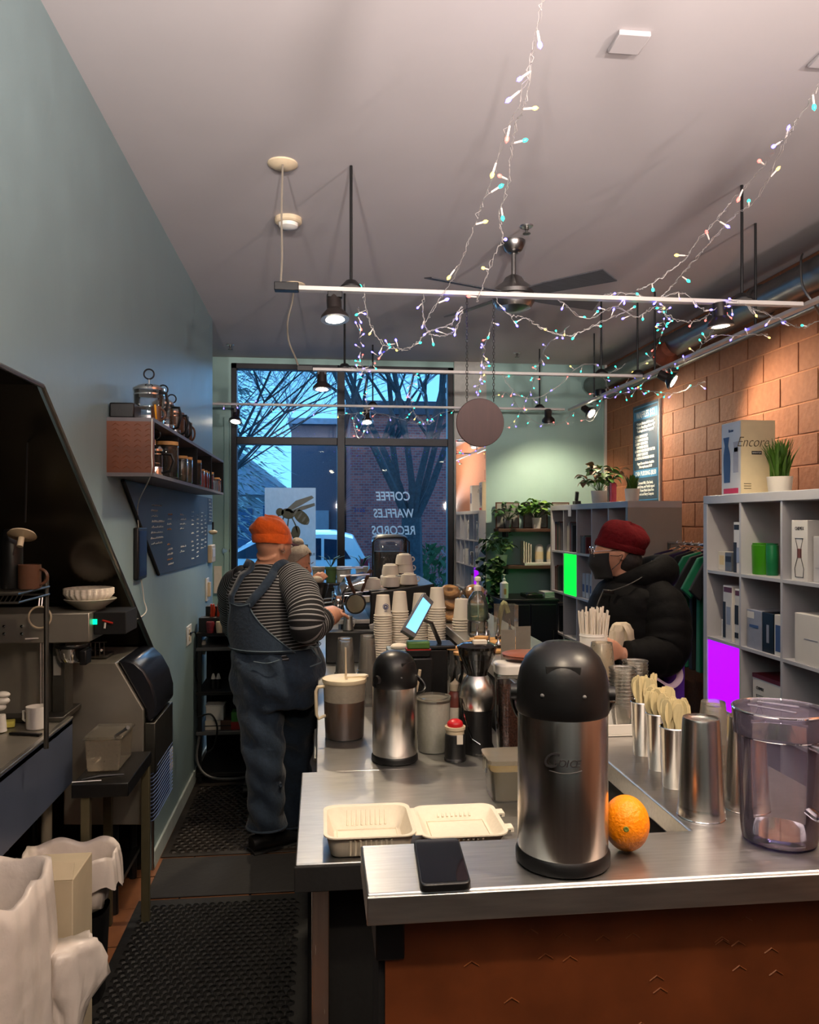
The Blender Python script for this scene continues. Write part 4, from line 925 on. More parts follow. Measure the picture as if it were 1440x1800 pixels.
# bins with bags
def binbag(label_b, label_g, cx, cy, w, l, h, drape, seed, tall=True):
    rn = random.Random(seed); b = thing('waste_bin', label_b, 'bin', (cx, cy, 0))
    MB().loft([(cx, cy, 0.002, w * .38, l * .38, 0), (cx, cy, h - .19, w * .43, l * .43, 0)], 32, cap=False, fn=lambda t, j: 1 / max(abs(math.cos(t)) ** 4 + abs(math.sin(t)) ** 4, 1e-3) ** .25).build('bin_body', m_black, b)
    sq = lambda t: 1 / (abs(math.cos(t)) ** 5 + abs(math.sin(t)) ** 5) ** .2
    seg = 96; ph = [rn.uniform(0, 6.28) for _ in range(6)]
    def dr(t): return drape * (1 + .35 * math.sin(t * 2 + ph[0]) + .22 * math.sin(t * 5 + ph[1]) + .1 * math.sin(t * 11 + ph[2]))
    vs = []; rows = 14
    for j in range(rows):
        f = j / (rows - 1)
        for i in range(seg):
            t = 2 * PI * i / seg; s_ = sq(t)
            if f < .35:
                g = f / .35; z = h - .17 * (1 - g) + .012 * g; k = .80 + .18 * g
            else:
                g = (f - .35) / .65; z = h + .014 - dr(t) * g - .0; k = 1.02 + .05 * math.sin(min(g * 3, 1.57)) + .04 * g
            k += (.014 * math.sin(13 * t + ph[3] + 3 * f) + .012 * math.sin(23 * t + ph[4]) + .03 * math.sin(3 * t + ph[5]) * f) * (.4 + f)
            vs.append((cx + w * .5 * math.cos(t) * s_ * k, cy + l * .5 * math.sin(t) * s_ * k, z + .01 * math.sin(7 * t + ph[2])))
    fs = [(j * seg + i, j * seg + (i + 1) % seg, (j + 1) * seg + (i + 1) % seg, (j + 1) * seg + i) for j in range(rows - 1) for i in range(seg)]
    vs.append((cx, cy, h - .24)); fs += [(rows * seg, (i + 1) % seg, i) for i in range(seg)]
    g_ = MB().add(vs, fs).build('bin_bag', m_bag, None, angle=180); tag(g_, label_g, 'bag')
c = W(30, 1520, Y=2.12); binbag('black bin under the sink at the lower left corner', 'large crinkled white bag lining the nearest bin', c.x - .17, 2.16, .40, .34, .72, .42, 3)
c = W(165, 1470, Y=2.98); binbag('black bin behind the cardboard box', 'white bag edge over the farther bin behind the cardboard box', c.x - .05, 2.86, .30, .2, .50, .10, 8)
c = W(115, 1460, Y=2.5)
cbx = thing('cardboard_box', 'tall pale cardboard box standing between the two bagged bins', 'box', (c.x, 2.5, 0))
m_card = M('pale_cardboard', S(186, 172, 146), .8, 0, .06, 10, .05)
MB().box(c.x - .10, c.x + .045, 2.42, 2.62, .002, .60).build('box_body', m_card, cbx, bev=.003)
MB().prism([(0, 0), (.145, 0), (.14, .05), (.005, .06)], (c.x - .10, 2.42, .60), (1, 0, 0), (0, .7, .7), (0, -.7, .7), .003).build('flap', m_card, cbx)
lb = MB(); seg = 40
c = W(118, 1640, Y=2.28)
rings = [(c.x, 2.28, z, .05 + .02 * math.sin(z * 20) + .03 * (z > .36), .045, .3 + z) for z in (.12, .17, .22, .27, .32, .37, .42, .46, .485)]
lb.loft(rings, seg, fn=lambda t, j: 1 + .16 * math.sin(5 * t + j * .7) + .09 * math.sin(11 * t + j))
tag(lb.build('loose_bag', m_bag, None, angle=180), 'loose white plastic bag hanging in front of the cardboard box', 'bag')
c = W(118, 1720, Y=2.3); tag(MB().lathe([(0, 0), (.05, 0), (.062, .05), (.055, .11), (0, .12)], (c.x, 2.3, .001), seg=24, fn=lambda a, j: 1 + .06 * math.sin(5 * a + j)).build('grey_sack', M('grey_cloth', S(112, 98, 88), .8, 0, .1, 20, .2)), 'small grey brown sack on the floor under the loose bag', 'sack')
# ================================================================ CART AT THE BACK LEFT
ct = thing('equipment_cart', 'black shelving cart by the left wall behind the barista', 'cart', (-.6, 5.4, 0))
YC = 5.12; cx0, cx1 = -.775, -.40
for (x, y) in ((cx0 + .01, YC), (cx1, YC), (cx0 + .01, YC + .45), (cx1, YC + .45)): MB().box(x, x + .022, y, y + .022, 0, .93).build('post', m_black, ct)
for z, m_ in ((.04, m_blackmatte), (.30, m_grey), (.55, m_blackmatte), (.83, m_grey), (.92, m_blackmatte)): MB().box(cx0, cx1 + .03, YC - .006, YC + .47, z, z + .022).build('shelf', m_, ct, bev=.002)
MB().box(cx0, cx1 + .03, YC + .46, YC + .47, .04, .93).build('back_panel', m_blackmatte, ct)
MB().box(cx1 - .10, cx1 - .09, YC + .02, YC + .03, .33, .83).build('white_edge', m_white, ct)
zc = .9425
to = thing('tool_caddy', 'black caddy of red and orange handled tools on top of the cart', 'caddy', (-.65, YC + .1, zc))
MB().box(-.765, -.55, YC + .04, YC + .16, zc, zc + .09).box(-.74, -.6, YC + .165, YC + .24, zc, zc + .15).build('caddy_box', m_black, to, bev=.003)
for i, (px, col) in enumerate(((371, 'o'), (375, 'o'), (383, 'o'), (388, 'w'), (393, 'r'), (397, 'r'))):
    q = W(px, 1090, Y=YC + .12); mm = M('orange_red_plastic', S(190, 62, 34), .4) if col == 'o' else (m_whitepl if col == 'w' else M('red_plastic', S(170, 40, 30), .4))
    MB().tube([(q.x, q.y, zc + .06), (q.x + .005, q.y, zc + .13), (q.x + .002, q.y - .01, zc + .17)], [.008, .010, .006], 6).build('tool_handle', mm, to)
for i, (px, mm) in enumerate(((370, M('dark_red_fruit_bag', S(110, 30, 40), .4, 0, .4, 60)), (387, m_ivory), (396, m_grey))):
    q = W(px, 1105, Y=YC + .02); tag(MB().lathe([(0, 0), (.022, 0), (.027, .06), (.024, .07), (0, .07)], (q.x, YC + .012, zc), seg=14).build(('berry_jar', 'ivory_cup', 'grey_cup')[i], mm), ('small dark red jar in front of the tool caddy', 'small ivory cup in front of the tool caddy', 'small grey cup at the right of the tool caddy')[i], 'cup')
for i, (px, py, h, w, mm, nm, lab) in enumerate(((378, 1270, .09, .11, m_whitepl, 'white_tub', 'white tub stacked on the low cart shelf'), (375, 1300, .06, .1, m_paper, 'paper_stack', 'stack of white paper boxes on the low cart shelf'), (397, 1298, .06, .07, m_mugbr, 'brown_box', 'brown box on the low cart shelf'), (418, 1300, .11, .08, M('green_carton', S(78, 140, 60), .6), 'green_carton', 'green and red carton on the low cart shelf'))):
    q = W(px, py, Y=YC + .04); zb_ = .3225 if i else .3835
    t = thing(nm, lab, 'carton', (q.x, YC + .08, zb_)); MB().box(q.x - w / 2, q.x + w / 2, YC + .03, YC + .13, zb_, zb_ + h).build('box', mm, t, bev=.003)
    if nm == 'green_carton': MB().box(q.x - w / 2 - .001, q.x + w / 2 + .001, YC + .028, YC + .05, zb_, zb_ + h * .45).build('red_panel', M('carton_red', S(170, 50, 40), .6), t); MB().lathe([(0, 0), (.014, 0), (.012, .012), (0, .012)], (q.x, YC + .07, zb_ + h)).build('cap', m_black, t)
    elif nm == 'white_tub': MB().box(q.x - w / 2 - .004, q.x + w / 2 + .004, YC + .026, YC + .134, zb_ + h, zb_ + h + .008).build('lid', m_whitepl, t, bev=.002)
    else: MB().box(q.x - w / 2 - .001, q.x + w / 2 + .001, YC + .028, YC + .04, zb_ + h * .4, zb_ + h * .5).build('seam', m_ink, t)
for i, px in enumerate((375, 384)):
    q = W(px, 1180, Y=YC + .1); t = thing('small_shaker', ('left', 'right')[i] + ' small white tipped shaker on the middle cart shelf', 'shaker', (q.x, YC + .1, .5725))
    MB().lathe([(0, 0), (.018, 0), (.018, .06), (.006, .07)], (q.x, YC + .1, .5725), seg=12).build('bottle', m_black, t); MB().lathe([(.016, .062), (.006, .095), (0, .097)], (q.x, YC + .1, .5725), seg=12).build('tip', m_whitepl, t)
cable('black looped cord hanging on the cart front', smoothline([(-.76, YC - .03, .42), (-.68, YC - .04, .44), (-.64, YC - .04, .36), (-.66, YC - .03, .24), (-.70, YC - .03, .20)], 3), .006, m_black, 'power_cord')
cable('grey hose arching along the floor in front of the cart', [(-.75, YC - .03, .3), (-.76, YC - .06, .16), (-.68, YC - .1, .07), (-.5, YC - .12, .06), (-.35, YC - .1, .1)], .008, m_grey, 'hose')
# ================================================================ ON THE BARS AND COUNTERS
NZ, LZ, LZ2 = NB + .0006, LT + .0006, LT - .0014
def airpot(label, c, rz, handle_up, logo):
    c = Vector(c); t = thing('airpot', label, 'airpot', c)
    MB().lathe([(0, 0), (.073, 0), (.077, .004), (.077, .018), (.073, .024)], c, seg=48).build('base_ring', m_black, t)
    MB().lathe([(.072, .022), (.0735, .026), (.0735, .243), (.072, .247)], c, seg=64).build('steel_body', m_steelv, t)
    d = Vector((math.cos(rz), math.sin(rz), 0)); s = Vector((-math.sin(rz), math.cos(rz), 0))
    # domed head, slightly squashed, with a lever, spout housing and hinge lugs
    MB().lathe([(.0735, .245), (.0755, .249), (.0757, .27), (.0745, .293), (.070, .315), (.061, .335), (.047, .350), (.028, .359), (0, .362)], c, seg=56).build('domed_lid', m_black, t)
    MB().prism([(-.024, 0), (-.030, .055), (-.018, .075), (.018, .075), (.030, .055), (.024, 0)], c + d * .057 + Vector((0, 0, .320)), s, (-d * .55 + Vector((0, 0, .83))).normalized() * .55 - d * .45, (d * .55 + Vector((0, 0, .83))).normalized(), .010).build('pump_lever', m_black, t, bev=.004)
    MB().prism([(-.026, 0), (.026, 0), (.028, .016), (-.028, .016)], c + d * .0612 + Vector((0, 0, .314)), s, (0, 0, 1), d, .003).build('lever_recess', m_blackmatte, t, bev=.002)
    for k, w in ((.032, .004), (-.032, .004)): MB().ell(c + d * .066 + s * k + Vector((0, 0, .284)), w, w, .0035, 10, 8).build('rivet', m_grey, t)
    if not handle_up is None:
        h = handle_up
        for sg in (1, -1): MB().lathe([(0, 0), (.014, 0), (.013, .012), (0, .014)], c + s * (.072 * sg) + Vector((0, 0, .275)), axis=s * sg, seg=16).build('hinge_lug', m_black, t)
        pts = [c + s * (.082 * math.cos(a)) + h * (.098 * math.sin(a)) + Vector((0, 0, .275)) for a in [PI * i / 20 for i in range(21)]]
        MB().tube(pts, [(.009, .0045)] * 21, 8, up=h).build('carry_handle', m_black, t)
    if logo:
        tx = Vector((s.x, s.y, 0)); q = c + d * .0742 + Vector((0, 0, .182))
        text('C', .034, m_ink, t, q - s * .022 + Vector((0, 0, .002)), None, 'logo_lettering', axes=(s, (0, 0, 1)), shear=.3, depth=.0005)
        for i, ch in enumerate('HOICE'):
            a = (-.011 + i * .0082) / .0735; p = c + (d * math.cos(a) + s * math.sin(a)) * .0738 + Vector((0, 0, .180))
            text(ch, .016, m_ink, t, p, None, 'logo_lettering', axes=(s * math.cos(a) - d * math.sin(a), (0, 0, 1)), shear=.25, depth=.0005)
        MB().tube([c + (d * math.cos(a) + s * math.sin(a)) * .0738 + Vector((0, 0, .168 - .003 * math.sin((a + .3) * 5))) for a in [(-.3 + .07 * i) for i in range(11)]], .0008, 4).build('logo_swash', m_ink, t)
    return t
p = W(989, 1512, z=NB); airpot('large steel airpot with black domed lid in the foreground', (p.x, p.y, NZ), math.atan2(-p.y, -p.x) + .02, Vector((SN, CN, -1.35)).normalized(), True)
p = W(694, 1335, z=LT - .001); airpot('smaller looking steel airpot on the back counter beside the brown drink pitcher', (p.x, p.y, LZ2), math.atan2(-p.y, -p.x) + .75, Vector((.86, -.05, -.62)).normalized(), False)
# orange
c = W(1101, 1448, d=1.352); c.z = NZ + .0462
og = thing('orange', 'large orange fruit touching the foreground airpot', 'orange', (c.x, c.y, NZ))
mo = M('orange_peel', S(255, 142, 0), .42, 0, .05, 180, .35); rot = Vector((0, 0, 1)).rotation_difference(Vector((-c.x, -c.y, .25)).normalized()).to_matrix()
ob = MB(); ob.ell(c, .0385, .0385, .0462, 48, 32); ob.build('peel', mo, og, angle=180)
e = c + Vector((-c.x, -c.y, .12)).normalized() * .0375
MB().lathe([(0, .0012), (.0035, .002), (.005, .0005), (.0055, -.002)], e, axis=(-c.x, -c.y, .12), seg=10).build('stem_button', M('green_brown_stem', S(110, 120, 50), .8), og)
# phone
ph = thing('phone', 'black smartphone in a dark case lying at the end of the near bar', 'phone', W(782, 1518, z=NB))
cor = [W(x, y, z=NB + .011) for x, y in ((739, 1558), (829, 1553), (806, 1473), (727, 1477))]
cen = sum(cor, Vector()) / 4
def rr_poly(pts, r, n=5):
    out = []; k = len(pts)
    for i in range(k):
        p0, p1, p2 = pts[i - 1], pts[i], pts[(i + 1) % k]; a = p1 + (p0 - p1).normalized() * r; b = p1 + (p2 - p1).normalized() * r
        for j in range(n + 1):
            t = j / n; out.append(a * (1 - t) ** 2 + p1 * 2 * t * (1 - t) + b * t * t)
    return out
out = rr_poly(cor, .012); out2 = rr_poly([cen + (q - cen) * .93 for q in cor], .010)
def slab(poly, z0, z1): return MB().prism([(q.x, q.y) for q in poly], (0, 0, z0), (1, 0, 0), (0, 1, 0), (0, 0, 1), z1 - z0)
slab(out, NZ, NZ + .012).build('case', m_black, ph, bev=.002); slab(out2, NZ + .0115, NZ + .0125).build('screen', M('phone_glass', S(10, 12, 20), .04, 0, .05, 5, coat=1), ph)
# fibre clamshell
def tray_mesh(mb, cx, cy, w, l, h, ribs=9, zb=0.0, wall=.0025):
    def rr(w_, l_, z, r=.03, n=6):
        P = [];
        for sx_, sy_, a0 in ((1, -1, -PI / 2), (1, 1, 0), (-1, 1, PI / 2), (-1, -1, PI)):
            for j in range(n + 1):
                a = a0 + j / n * PI / 2; P.append((cx + sx_ * (w_ / 2 - r) + r * math.cos(a), cy + sy_ * (l_ / 2 - r) + r * math.sin(a), z))
        return P
    rings = [rr(w * .82, l * .78, zb + .001, .02), rr(w * .85, l * .81, zb + .004, .024), rr(w * .94, l * .93, zb + h - .004, .03), rr(w, l, zb + h, .032), rr(w, l, zb + h + .003, .032), rr(w * .92, l * .90, zb + h + .001, .03), rr(w * .765, l * .69, zb + .008, .024), rr(w * .72, l * .64, zb + .005, .02)]
    k = len(rings[0]); vs = [v for r in rings for v in r]
    fs = [(j * k + i, j * k + (i + 1) % k, (j + 1) * k + (i + 1) % k, (j + 1) * k + i) for j in range(len(rings) - 1) for i in range(k)]
    fs += [tuple(reversed(range(k))), tuple((len(rings) - 1) * k + i for i in range(k))]
    mb.add(vs, fs)
    for i in range(ribs):
        x = cx + (i - (ribs - 1) / 2) * w * .055
        for sgn in (1, -1):
            mb.tube([(x, cy + sgn * l * .355, zb + .012), (x, cy + sgn * l * .44, zb + h - .008)], .0032, 6)
            mb.tube([(x, cy + sgn * l * .405, zb + .006), (x, cy + sgn * l * .463, zb + h - .006)], .0034, 6)
    mb.tube([(cx - w * .34, cy - l * .3, zb + .0065), (cx + w * .34, cy - l * .3, zb + .0065), (cx + w * .34, cy + l * .3, zb + .0065), (cx - w * .34, cy + l * .3, zb + .0065)], .002, 5, closed=True)
h1 = .052; a_ = W(569, 1470, z=LZ + h1); b_ = W(735, 1470, z=LZ + h1); c_ = W(735, 1411, z=LZ + h1)
bw_, bl_ = b_.x - a_.x, c_.y - b_.y; bcx, bcy = (a_.x + b_.x) / 2, (b_.y + c_.y) / 2
tk = thing('takeout_box', 'open white moulded fibre takeout box on the low steel table', 'box', (bcx, bcy, LZ))
m = MB(); tray_mesh(m, bcx, bcy, bw_, bl_, h1, zb=LZ); m.build('base_tray', m_foam, tk)
h2 = .030; lw_ = bw_ * .97; lx = bcx + bw_ / 2 + lw_ / 2 + .010
m = MB(); tray_mesh(m, lx, bcy + .002, lw_, bl_ * .97, h2, zb=LZ + .012, ribs=8)
for y in (.05, -.05): m.cb((lx + lw_ / 2 + .008, bcy + y, LZ + .012 + h2), .018, .03, .004).cb((lx + lw_ / 2 + .014, bcy + y - .008, LZ + .008 + h2), .008, .012, .008)
m.build('lid_tray', m_foam, tk)
MB().box(bcx + bw_ / 2 - .004, bcx + bw_ / 2 + .014, bcy - bl_ * .4, bcy + bl_ * .4, LZ + h1 - .008, LZ + h1 - .005).build('hinge', m_foam, tk, bev=.001)
# cream coloured tub with lid
p = W(880, 1412, z=LT); mb_c = M('creamy_batter', S(216, 204, 160), .5, 0, .04, 20)
tc_ = thing('clear_food_tub', 'square clear tub of creamy mix with a lid left of the foreground airpot', 'tub', (p.x + .012, p.y + .06, LZ))
x0, x1, y0, y1 = W(864, 1410, z=LT).x, W(864, 1410, z=LT).x + .13, p.y, p.y + .12
def boxy(mb, x0, x1, y0, y1, z0, z1, k): return mb.loft([((x0 + x1) / 2, (y0 + y1) / 2, z0, (x1 - x0) * .5 * k, (y1 - y0) * .5 * k, 0), ((x0 + x1) / 2, (y0 + y1) / 2, z1, (x1 - x0) * .53, (y1 - y0) * .53, 0)], 48, fn=lambda t, j: 1 / (abs(math.cos(t)) ** 7 + abs(math.sin(t)) ** 7) ** (1 / 7))
boxy(MB(), x0, x1, y0, y1, LZ, LZ + .105, .93).build('tub_body', m_clearpl, tc_); boxy(MB(), x0 + .003, x1 - .003, y0 + .003, y1 - .003, LZ + .003, LZ + .085, .93).build('contents', mb_c, tc_)
boxy(MB(), x0 - .006, x1 + .006, y0 - .006, y1 + .006, LZ + .106, LZ + .118, 1.05).build('lid', m_milky, tc_)
for sx_ in (-.012,): MB().box(x0 + sx_, x0 + sx_ + .006, y0 + .03, y0 + .08, LZ + .075, LZ + .115).build('clip', m_clearpl, tc_, bev=.002)
# chrome arched faucet behind the airpot
p = W(1062, 1420, z=LT)
fc = thing('sink_faucet', 'curved dark chrome faucet arch between the foreground airpot and the right bar', 'faucet', (.60, 1.9, LZ))
q0, q1, q2, q3 = W(1058, 1345, Y=1.95), W(1080, 1352, Y=1.93), W(1091, 1385, Y=1.92), W(1091, 1430, Y=1.92)
MB().tube(smoothline([W(1040, 1338, Y=1.96), q0, q1, q2, q3, Vector((q3.x, q3.y, LZ))], 5), .008, 10).build('spout', m_chrome, fc)
MB().tube(smoothline([W(1056, 1352, Y=1.9), W(1073, 1362, Y=1.9), W(1080, 1395, Y=1.9), W(1080, 1430, Y=1.9)], 5), .004, 8).build('inner_wire', m_black, fc)
# cold drink pitcher
p = W(606, 1297, z=LT); c = Vector((p.x, p.y + .02, LZ2)); pt_ = thing('drink_pitcher', 'milky lidded pitcher two thirds full of brown drink beside the smaller airpot', 'pitcher', c)
MB().lathe([(.0752, .137), (.077, .20), (.078, .205)], c, seg=40).build('milky_upper_wall', glass_mat('milky_upper', (.9, .85, .75), 1, haze=.8, hazecol=(.82, .72, .56), rough=.3), pt_)
MB().lathe([(0, .001), (.068, .001), (.0705, .006), (.0752, .137)], c, seg=40).build('pitcher_body', m_clearpl, pt_)
MB().lathe([(0, .003), (.066, .003), (.068, .008), (.0735, .136), (.0, .136)], c, seg=40).build('brown_drink', M('milky_brown_drink', S(150, 100, 72), .5, 0, .03, 10), pt_)
MB().lathe([(.079, .20), (.081, .205), (.081, .216), (.06, .220), (0, .219)], c, seg=40).prism([(.0, -.03), (.075, -.02), (.088, 0), (.075, .02), (0, .03)], c + Vector((0, 0, .218)), (1, 0, 0), (0, 1, 0), (0, 0, 1), .008).build('lid', M('ivory_lid', S(222, 206, 172), .45), pt_, bev=.001)
MB().tube([c + Vector((-.072, -.02, .19)), c + Vector((-.098, -.03, .19)), c + Vector((-.104, -.03, .175)), c + Vector((-.102, -.03, .09)), c + Vector((-.094, -.025, .075)), c + Vector((-.068, -.02, .085))], .006, 8).build('handle', M('ivory_lid', S(222, 206, 172), .45), pt_)
tag(MB().tube([c + Vector((.005, -.02, .2205)), c + Vector((.003, -.02, .33))], .0035, 8).build('pale_stirrer', m_ivory), 'thin pale stirring rod standing on the brown drink pitcher', 'stirrer')
# clear tall plastic cups, nested
def cupstack(label_t, label_s, c, n, r, h, pitch, mat, up, group, lids=0, top_z=None, cat='cup', name='plastic_cup'):
    """n nested cups; up=False means upside down; every cup an object"""
    c = Vector(c); k = -1 if not up else 1; base = None; prev = None
    for i in range(n):
        z = c.z + i * pitch
        if base is None:
            if up: pf = [(0, .001), (r * .7, .001), (r * .72, .004), (r * .97, h), (r * 1.03, h + .001), (r * 1.03, h + .004), (r * .96, h + .003), (r * .70, .006), (0, .005)]
            else: pf = [(r * 1.0, 0), (r * 1.07, .001), (r * 1.07, .005), (r * .97, .0055), (r * .74, h), (r * .72, h + .001), (r * .69, h - .004), (0, h - .005), (0, h - .007), (r * .68, h - .007), (r * .94, 0)]
            o = MB().lathe(pf, (0, 0, 0), seg=24).build(name, mat); base = o
        else: o = base.copy(); COL.objects.link(o)
        o.location = (c.x + random.uniform(-.0008, .0008), c.y, z)
        last = (i == n - 1)
        tag(o, label_t if last else label_s, cat, group)
    return base
m_cupclear = glass_mat('clear_cup', (.98, .975, .96), 1.1, haze=.22, hazecol=(.9, .85, .75), rough=.06)
for px, nm in ((607, 'left'), (646, 'right')):
    p = W(px, 1215, z=LT); p = W(px, 1000, Y=3.35 if nm == 'left' else 3.42); c = Vector((p.x, p.y, LZ2))
    cupstack('top clear tall cup of the %s nested stack behind the drink pitcher' % nm, 'clear tall cup lower in the %s nested stack behind the drink pitcher' % nm, c, 12, .042, .15, .0135, m_cupclear, False, 'clear tall cups in the %s stack' % nm)
# paper cup stacks with printed mark
m_cup = M('white_paper_cup', S(222, 214, 200), .6, 0, .03, 20)
cs_ = [(673, 4.05, 1046, 'first', True, LZ2), (703, 4.12, 1040, 'second', False, LZ2), (738, 4.2, 1043, 'third', True, LZ2), (768, 4.05, 1033, 'fourth', False, LZ2), (799, 4.0, 1053, 'rightmost', False, NZ)]
for px, Yc, pt0, nm, mark, zb_ in cs_:
    p = W(px, pt0, Y=Yc); top = p.z; h = .105; r = .044
    if nm == 'rightmost': p.x = max(p.x, .715)
    n = max(2, int(round((top - h - zb_) / .0125)) + 1); pitch = (top - h - zb_) / (n - 1)
    cupstack('top white paper cup of the %s stack behind the smaller airpot%s' % (nm, ', blue mark' if mark else ''), 'white paper cup nested in the %s upside down stack behind the smaller airpot' % nm, (p.x, p.y, zb_), n, r, h, pitch, m_cup, False, 'paper cups in the %s stack' % nm, name='paper_cup')
    if mark:
        o = [x for x in COL.objects if str(x.get('label', '')).startswith('top white paper cup of the %s' % nm)][0]
        q = Vector((p.x, p.y - .0405, top - .055)); mk = MB()
        mk.tube(arc((q.x + .012, q.y - .0, q.z), .014, 0, 2 * PI, 20)[:-1], .0012, 4, closed=True).tube(arc((q.x + .012, q.y, q.z), .008, 0, 2 * PI, 14)[:-1], .0022, 4, closed=True)
        mk.build('printed_mark', m_blueink, o)
        text('est', .012, m_blueink, o, (q.x + .012, q.y + .001, q.z - .022), '-Y', 'printed_mark')
# POS display on its stand
ps = thing('payment_display', 'tilted payment display with pale blue screen on an angled arm', 'display', (.42, 3.0, LT))
sc = [W(707, 1108, Y=2.95), W(729, 1122, Y=2.95), W(763, 1058, Y=3.02), W(746, 1041, Y=3.02)]
nn = (sc[1] - sc[0]).cross(sc[3] - sc[0]).normalized(); nn = nn if nn.y < 0 else -nn
def slab3(pts, n, t): k = len(pts); a = [Vector(q) for q in pts]; b = [q + n * t for q in a]; return MB().add(a + b, [tuple(range(k)), tuple(reversed(range(k, 2 * k)))] + [(i, k + i, k + (i + 1) % k, (i + 1) % k) for i in range(k)])
sc2 = [q.copy() for q in sc]
slab3(sc2, -nn, .03).build('casing', m_grey, ps, bev=.003)
ce_ = sum(sc2, Vector()) / 4; ins = [ce_ + (q - ce_) * .78 for q in sc2]
slab3([q + nn * .001 for q in ins], -nn, .002).build('lit_screen', m_bluescr, ps)
MB().tube([ce_ - nn * .03, W(758, 1095, Y=3.03), W(773, 1130, Y=3.05)], [(.016, .008), (.014, .007), (.014, .007)], 8).build('arm', m_darksteel, ps)
pbx = W(770, 1140, Y=3.05)
MB().box(pbx.x - .09, pbx.x + .03, 3.0, 3.14, LZ2, 1.16).build('stand_box', m_black, ps, bev=.006)
MB().box(pbx.x - .06, pbx.x + .06, 2.99, 3.13, 1.161, 1.175).build('stand_plate', m_black, ps, bev=.004)
t = thing('tape_gun', 'dark green and black stapler shaped tool left of the payment display', 'tool', (.30, 2.98, 1.0))
q = W(735, 1133, Y=2.97); MB().cb(q, .085, .05, .028).build('green_top', M('leaf_green_plastic', S(78, 116, 52), .4), t, bev=.006); MB().cb(q + Vector((0, 0, -.03)), .09, .05, .028).build('black_body', m_black, t, bev=.004)
MB().cb(q + Vector((0, 0, -.016)), .092, .052, .004).build('red_stripe', M('red_plastic', S(170, 40, 30), .4), t)
zt2 = q.z - .044
st_ = thing('small_equipment_box', 'black box shaped stand under the green topped tool', 'box', (q.x, 2.99, LZ2))
MB().box(q.x - .06, q.x + .05, 2.93, 3.02, LZ2, zt2 - .001).build('body', m_black, st_, bev=.005)
MB().lathe([(0, 0), (.02, 0), (.022, .004), (.014, .008), (0, .008)], (q.x + .01, 2.93, .98), axis=(0, -1, 0)).build('round_dial', m_chrome, st_); MB().tube([(q.x - .02, 2.92, .98), (q.x + .0, 2.91, 1.10)], .006, 8).build('lever', m_ivory, st_)
q = W(706, 1140, Y=3.1); tg2 = thing('napkin_box', 'pale grey box with white tissues left of the green tool', 'box', (q.x, 3.1, LZ2))
MB().box(q.x - .055, q.x + .035, 3.06, 3.17, LZ2, q.z).build('box', M('pale_blue_grey', S(130, 140, 142), .5), tg2, bev=.004); MB().ell((q.x - .01, 3.1, q.z + .008), .035, .03, .014).cb((q.x + .04, 3.1, q.z + .01), .02, .02, .035, ry=.5).build('tissue', m_paper, tg2)
# white round tub
p = W(764, 1322, z=LT); c = Vector((p.x, p.y + .03, LZ2)); t = thing('round_tub', 'white round plastic tub with clear lid and pale green contents', 'tub', c)
MB().lathe([(0, .001), (.052, .001), (.054, .006), (.059, .178)], c, seg=36).build('tub_body', glass_mat('white_translucent', (.9, .9, .85), 1, haze=.82, hazecol=(.78, .77, .68), rough=.2), t)
MB().lathe([(0, .004), (.052, .004), (.0535, .06), (0, .06)], c, seg=30).build('pale_green_contents', M('pale_green_mix', S(176, 178, 108), .6), t)
MB().lathe([(.0595, .17), (.062, .176), (.062, .186), (.055, .188), (.053, .180), (0, .178)], c, seg=36).build('lid', m_clearpl, t)
MB().tube([c + Vector((-.045, -.02, .12)), c + Vector((.005, -.05, .06))], .001, 4).build('hanging_thread', m_grey, t)
# red-topped shaker
p = W(802, 1338, z=LT); c = Vector((p.x, p.y + .02, LZ2)); t = thing('spice_bottle', 'small black bottle with a red knobbly lid', 'bottle', c)
MB().lathe([(0, 0), (.036, 0), (.037, .006), (.034, .010), (.033, .085), (.03, .088)], c).build('bottle_body', m_black, t); MB().lathe([(.03, .088), (.031, .10), (.034, .102), (.034, .112), (0, .112)], c).build('collar', m_ivory, t)
MB().ell(c + Vector((0, 0, .118)), .027, .027, .018, 24, 12).build('red_lid', M('bright_red_plastic', S(190, 22, 32), .4), t)
MB().box(c.x + .0, c.x + .02, c.y - .036, c.y - .033, c.z + .06, c.z + .09).build('price_tag', m_paper, t)
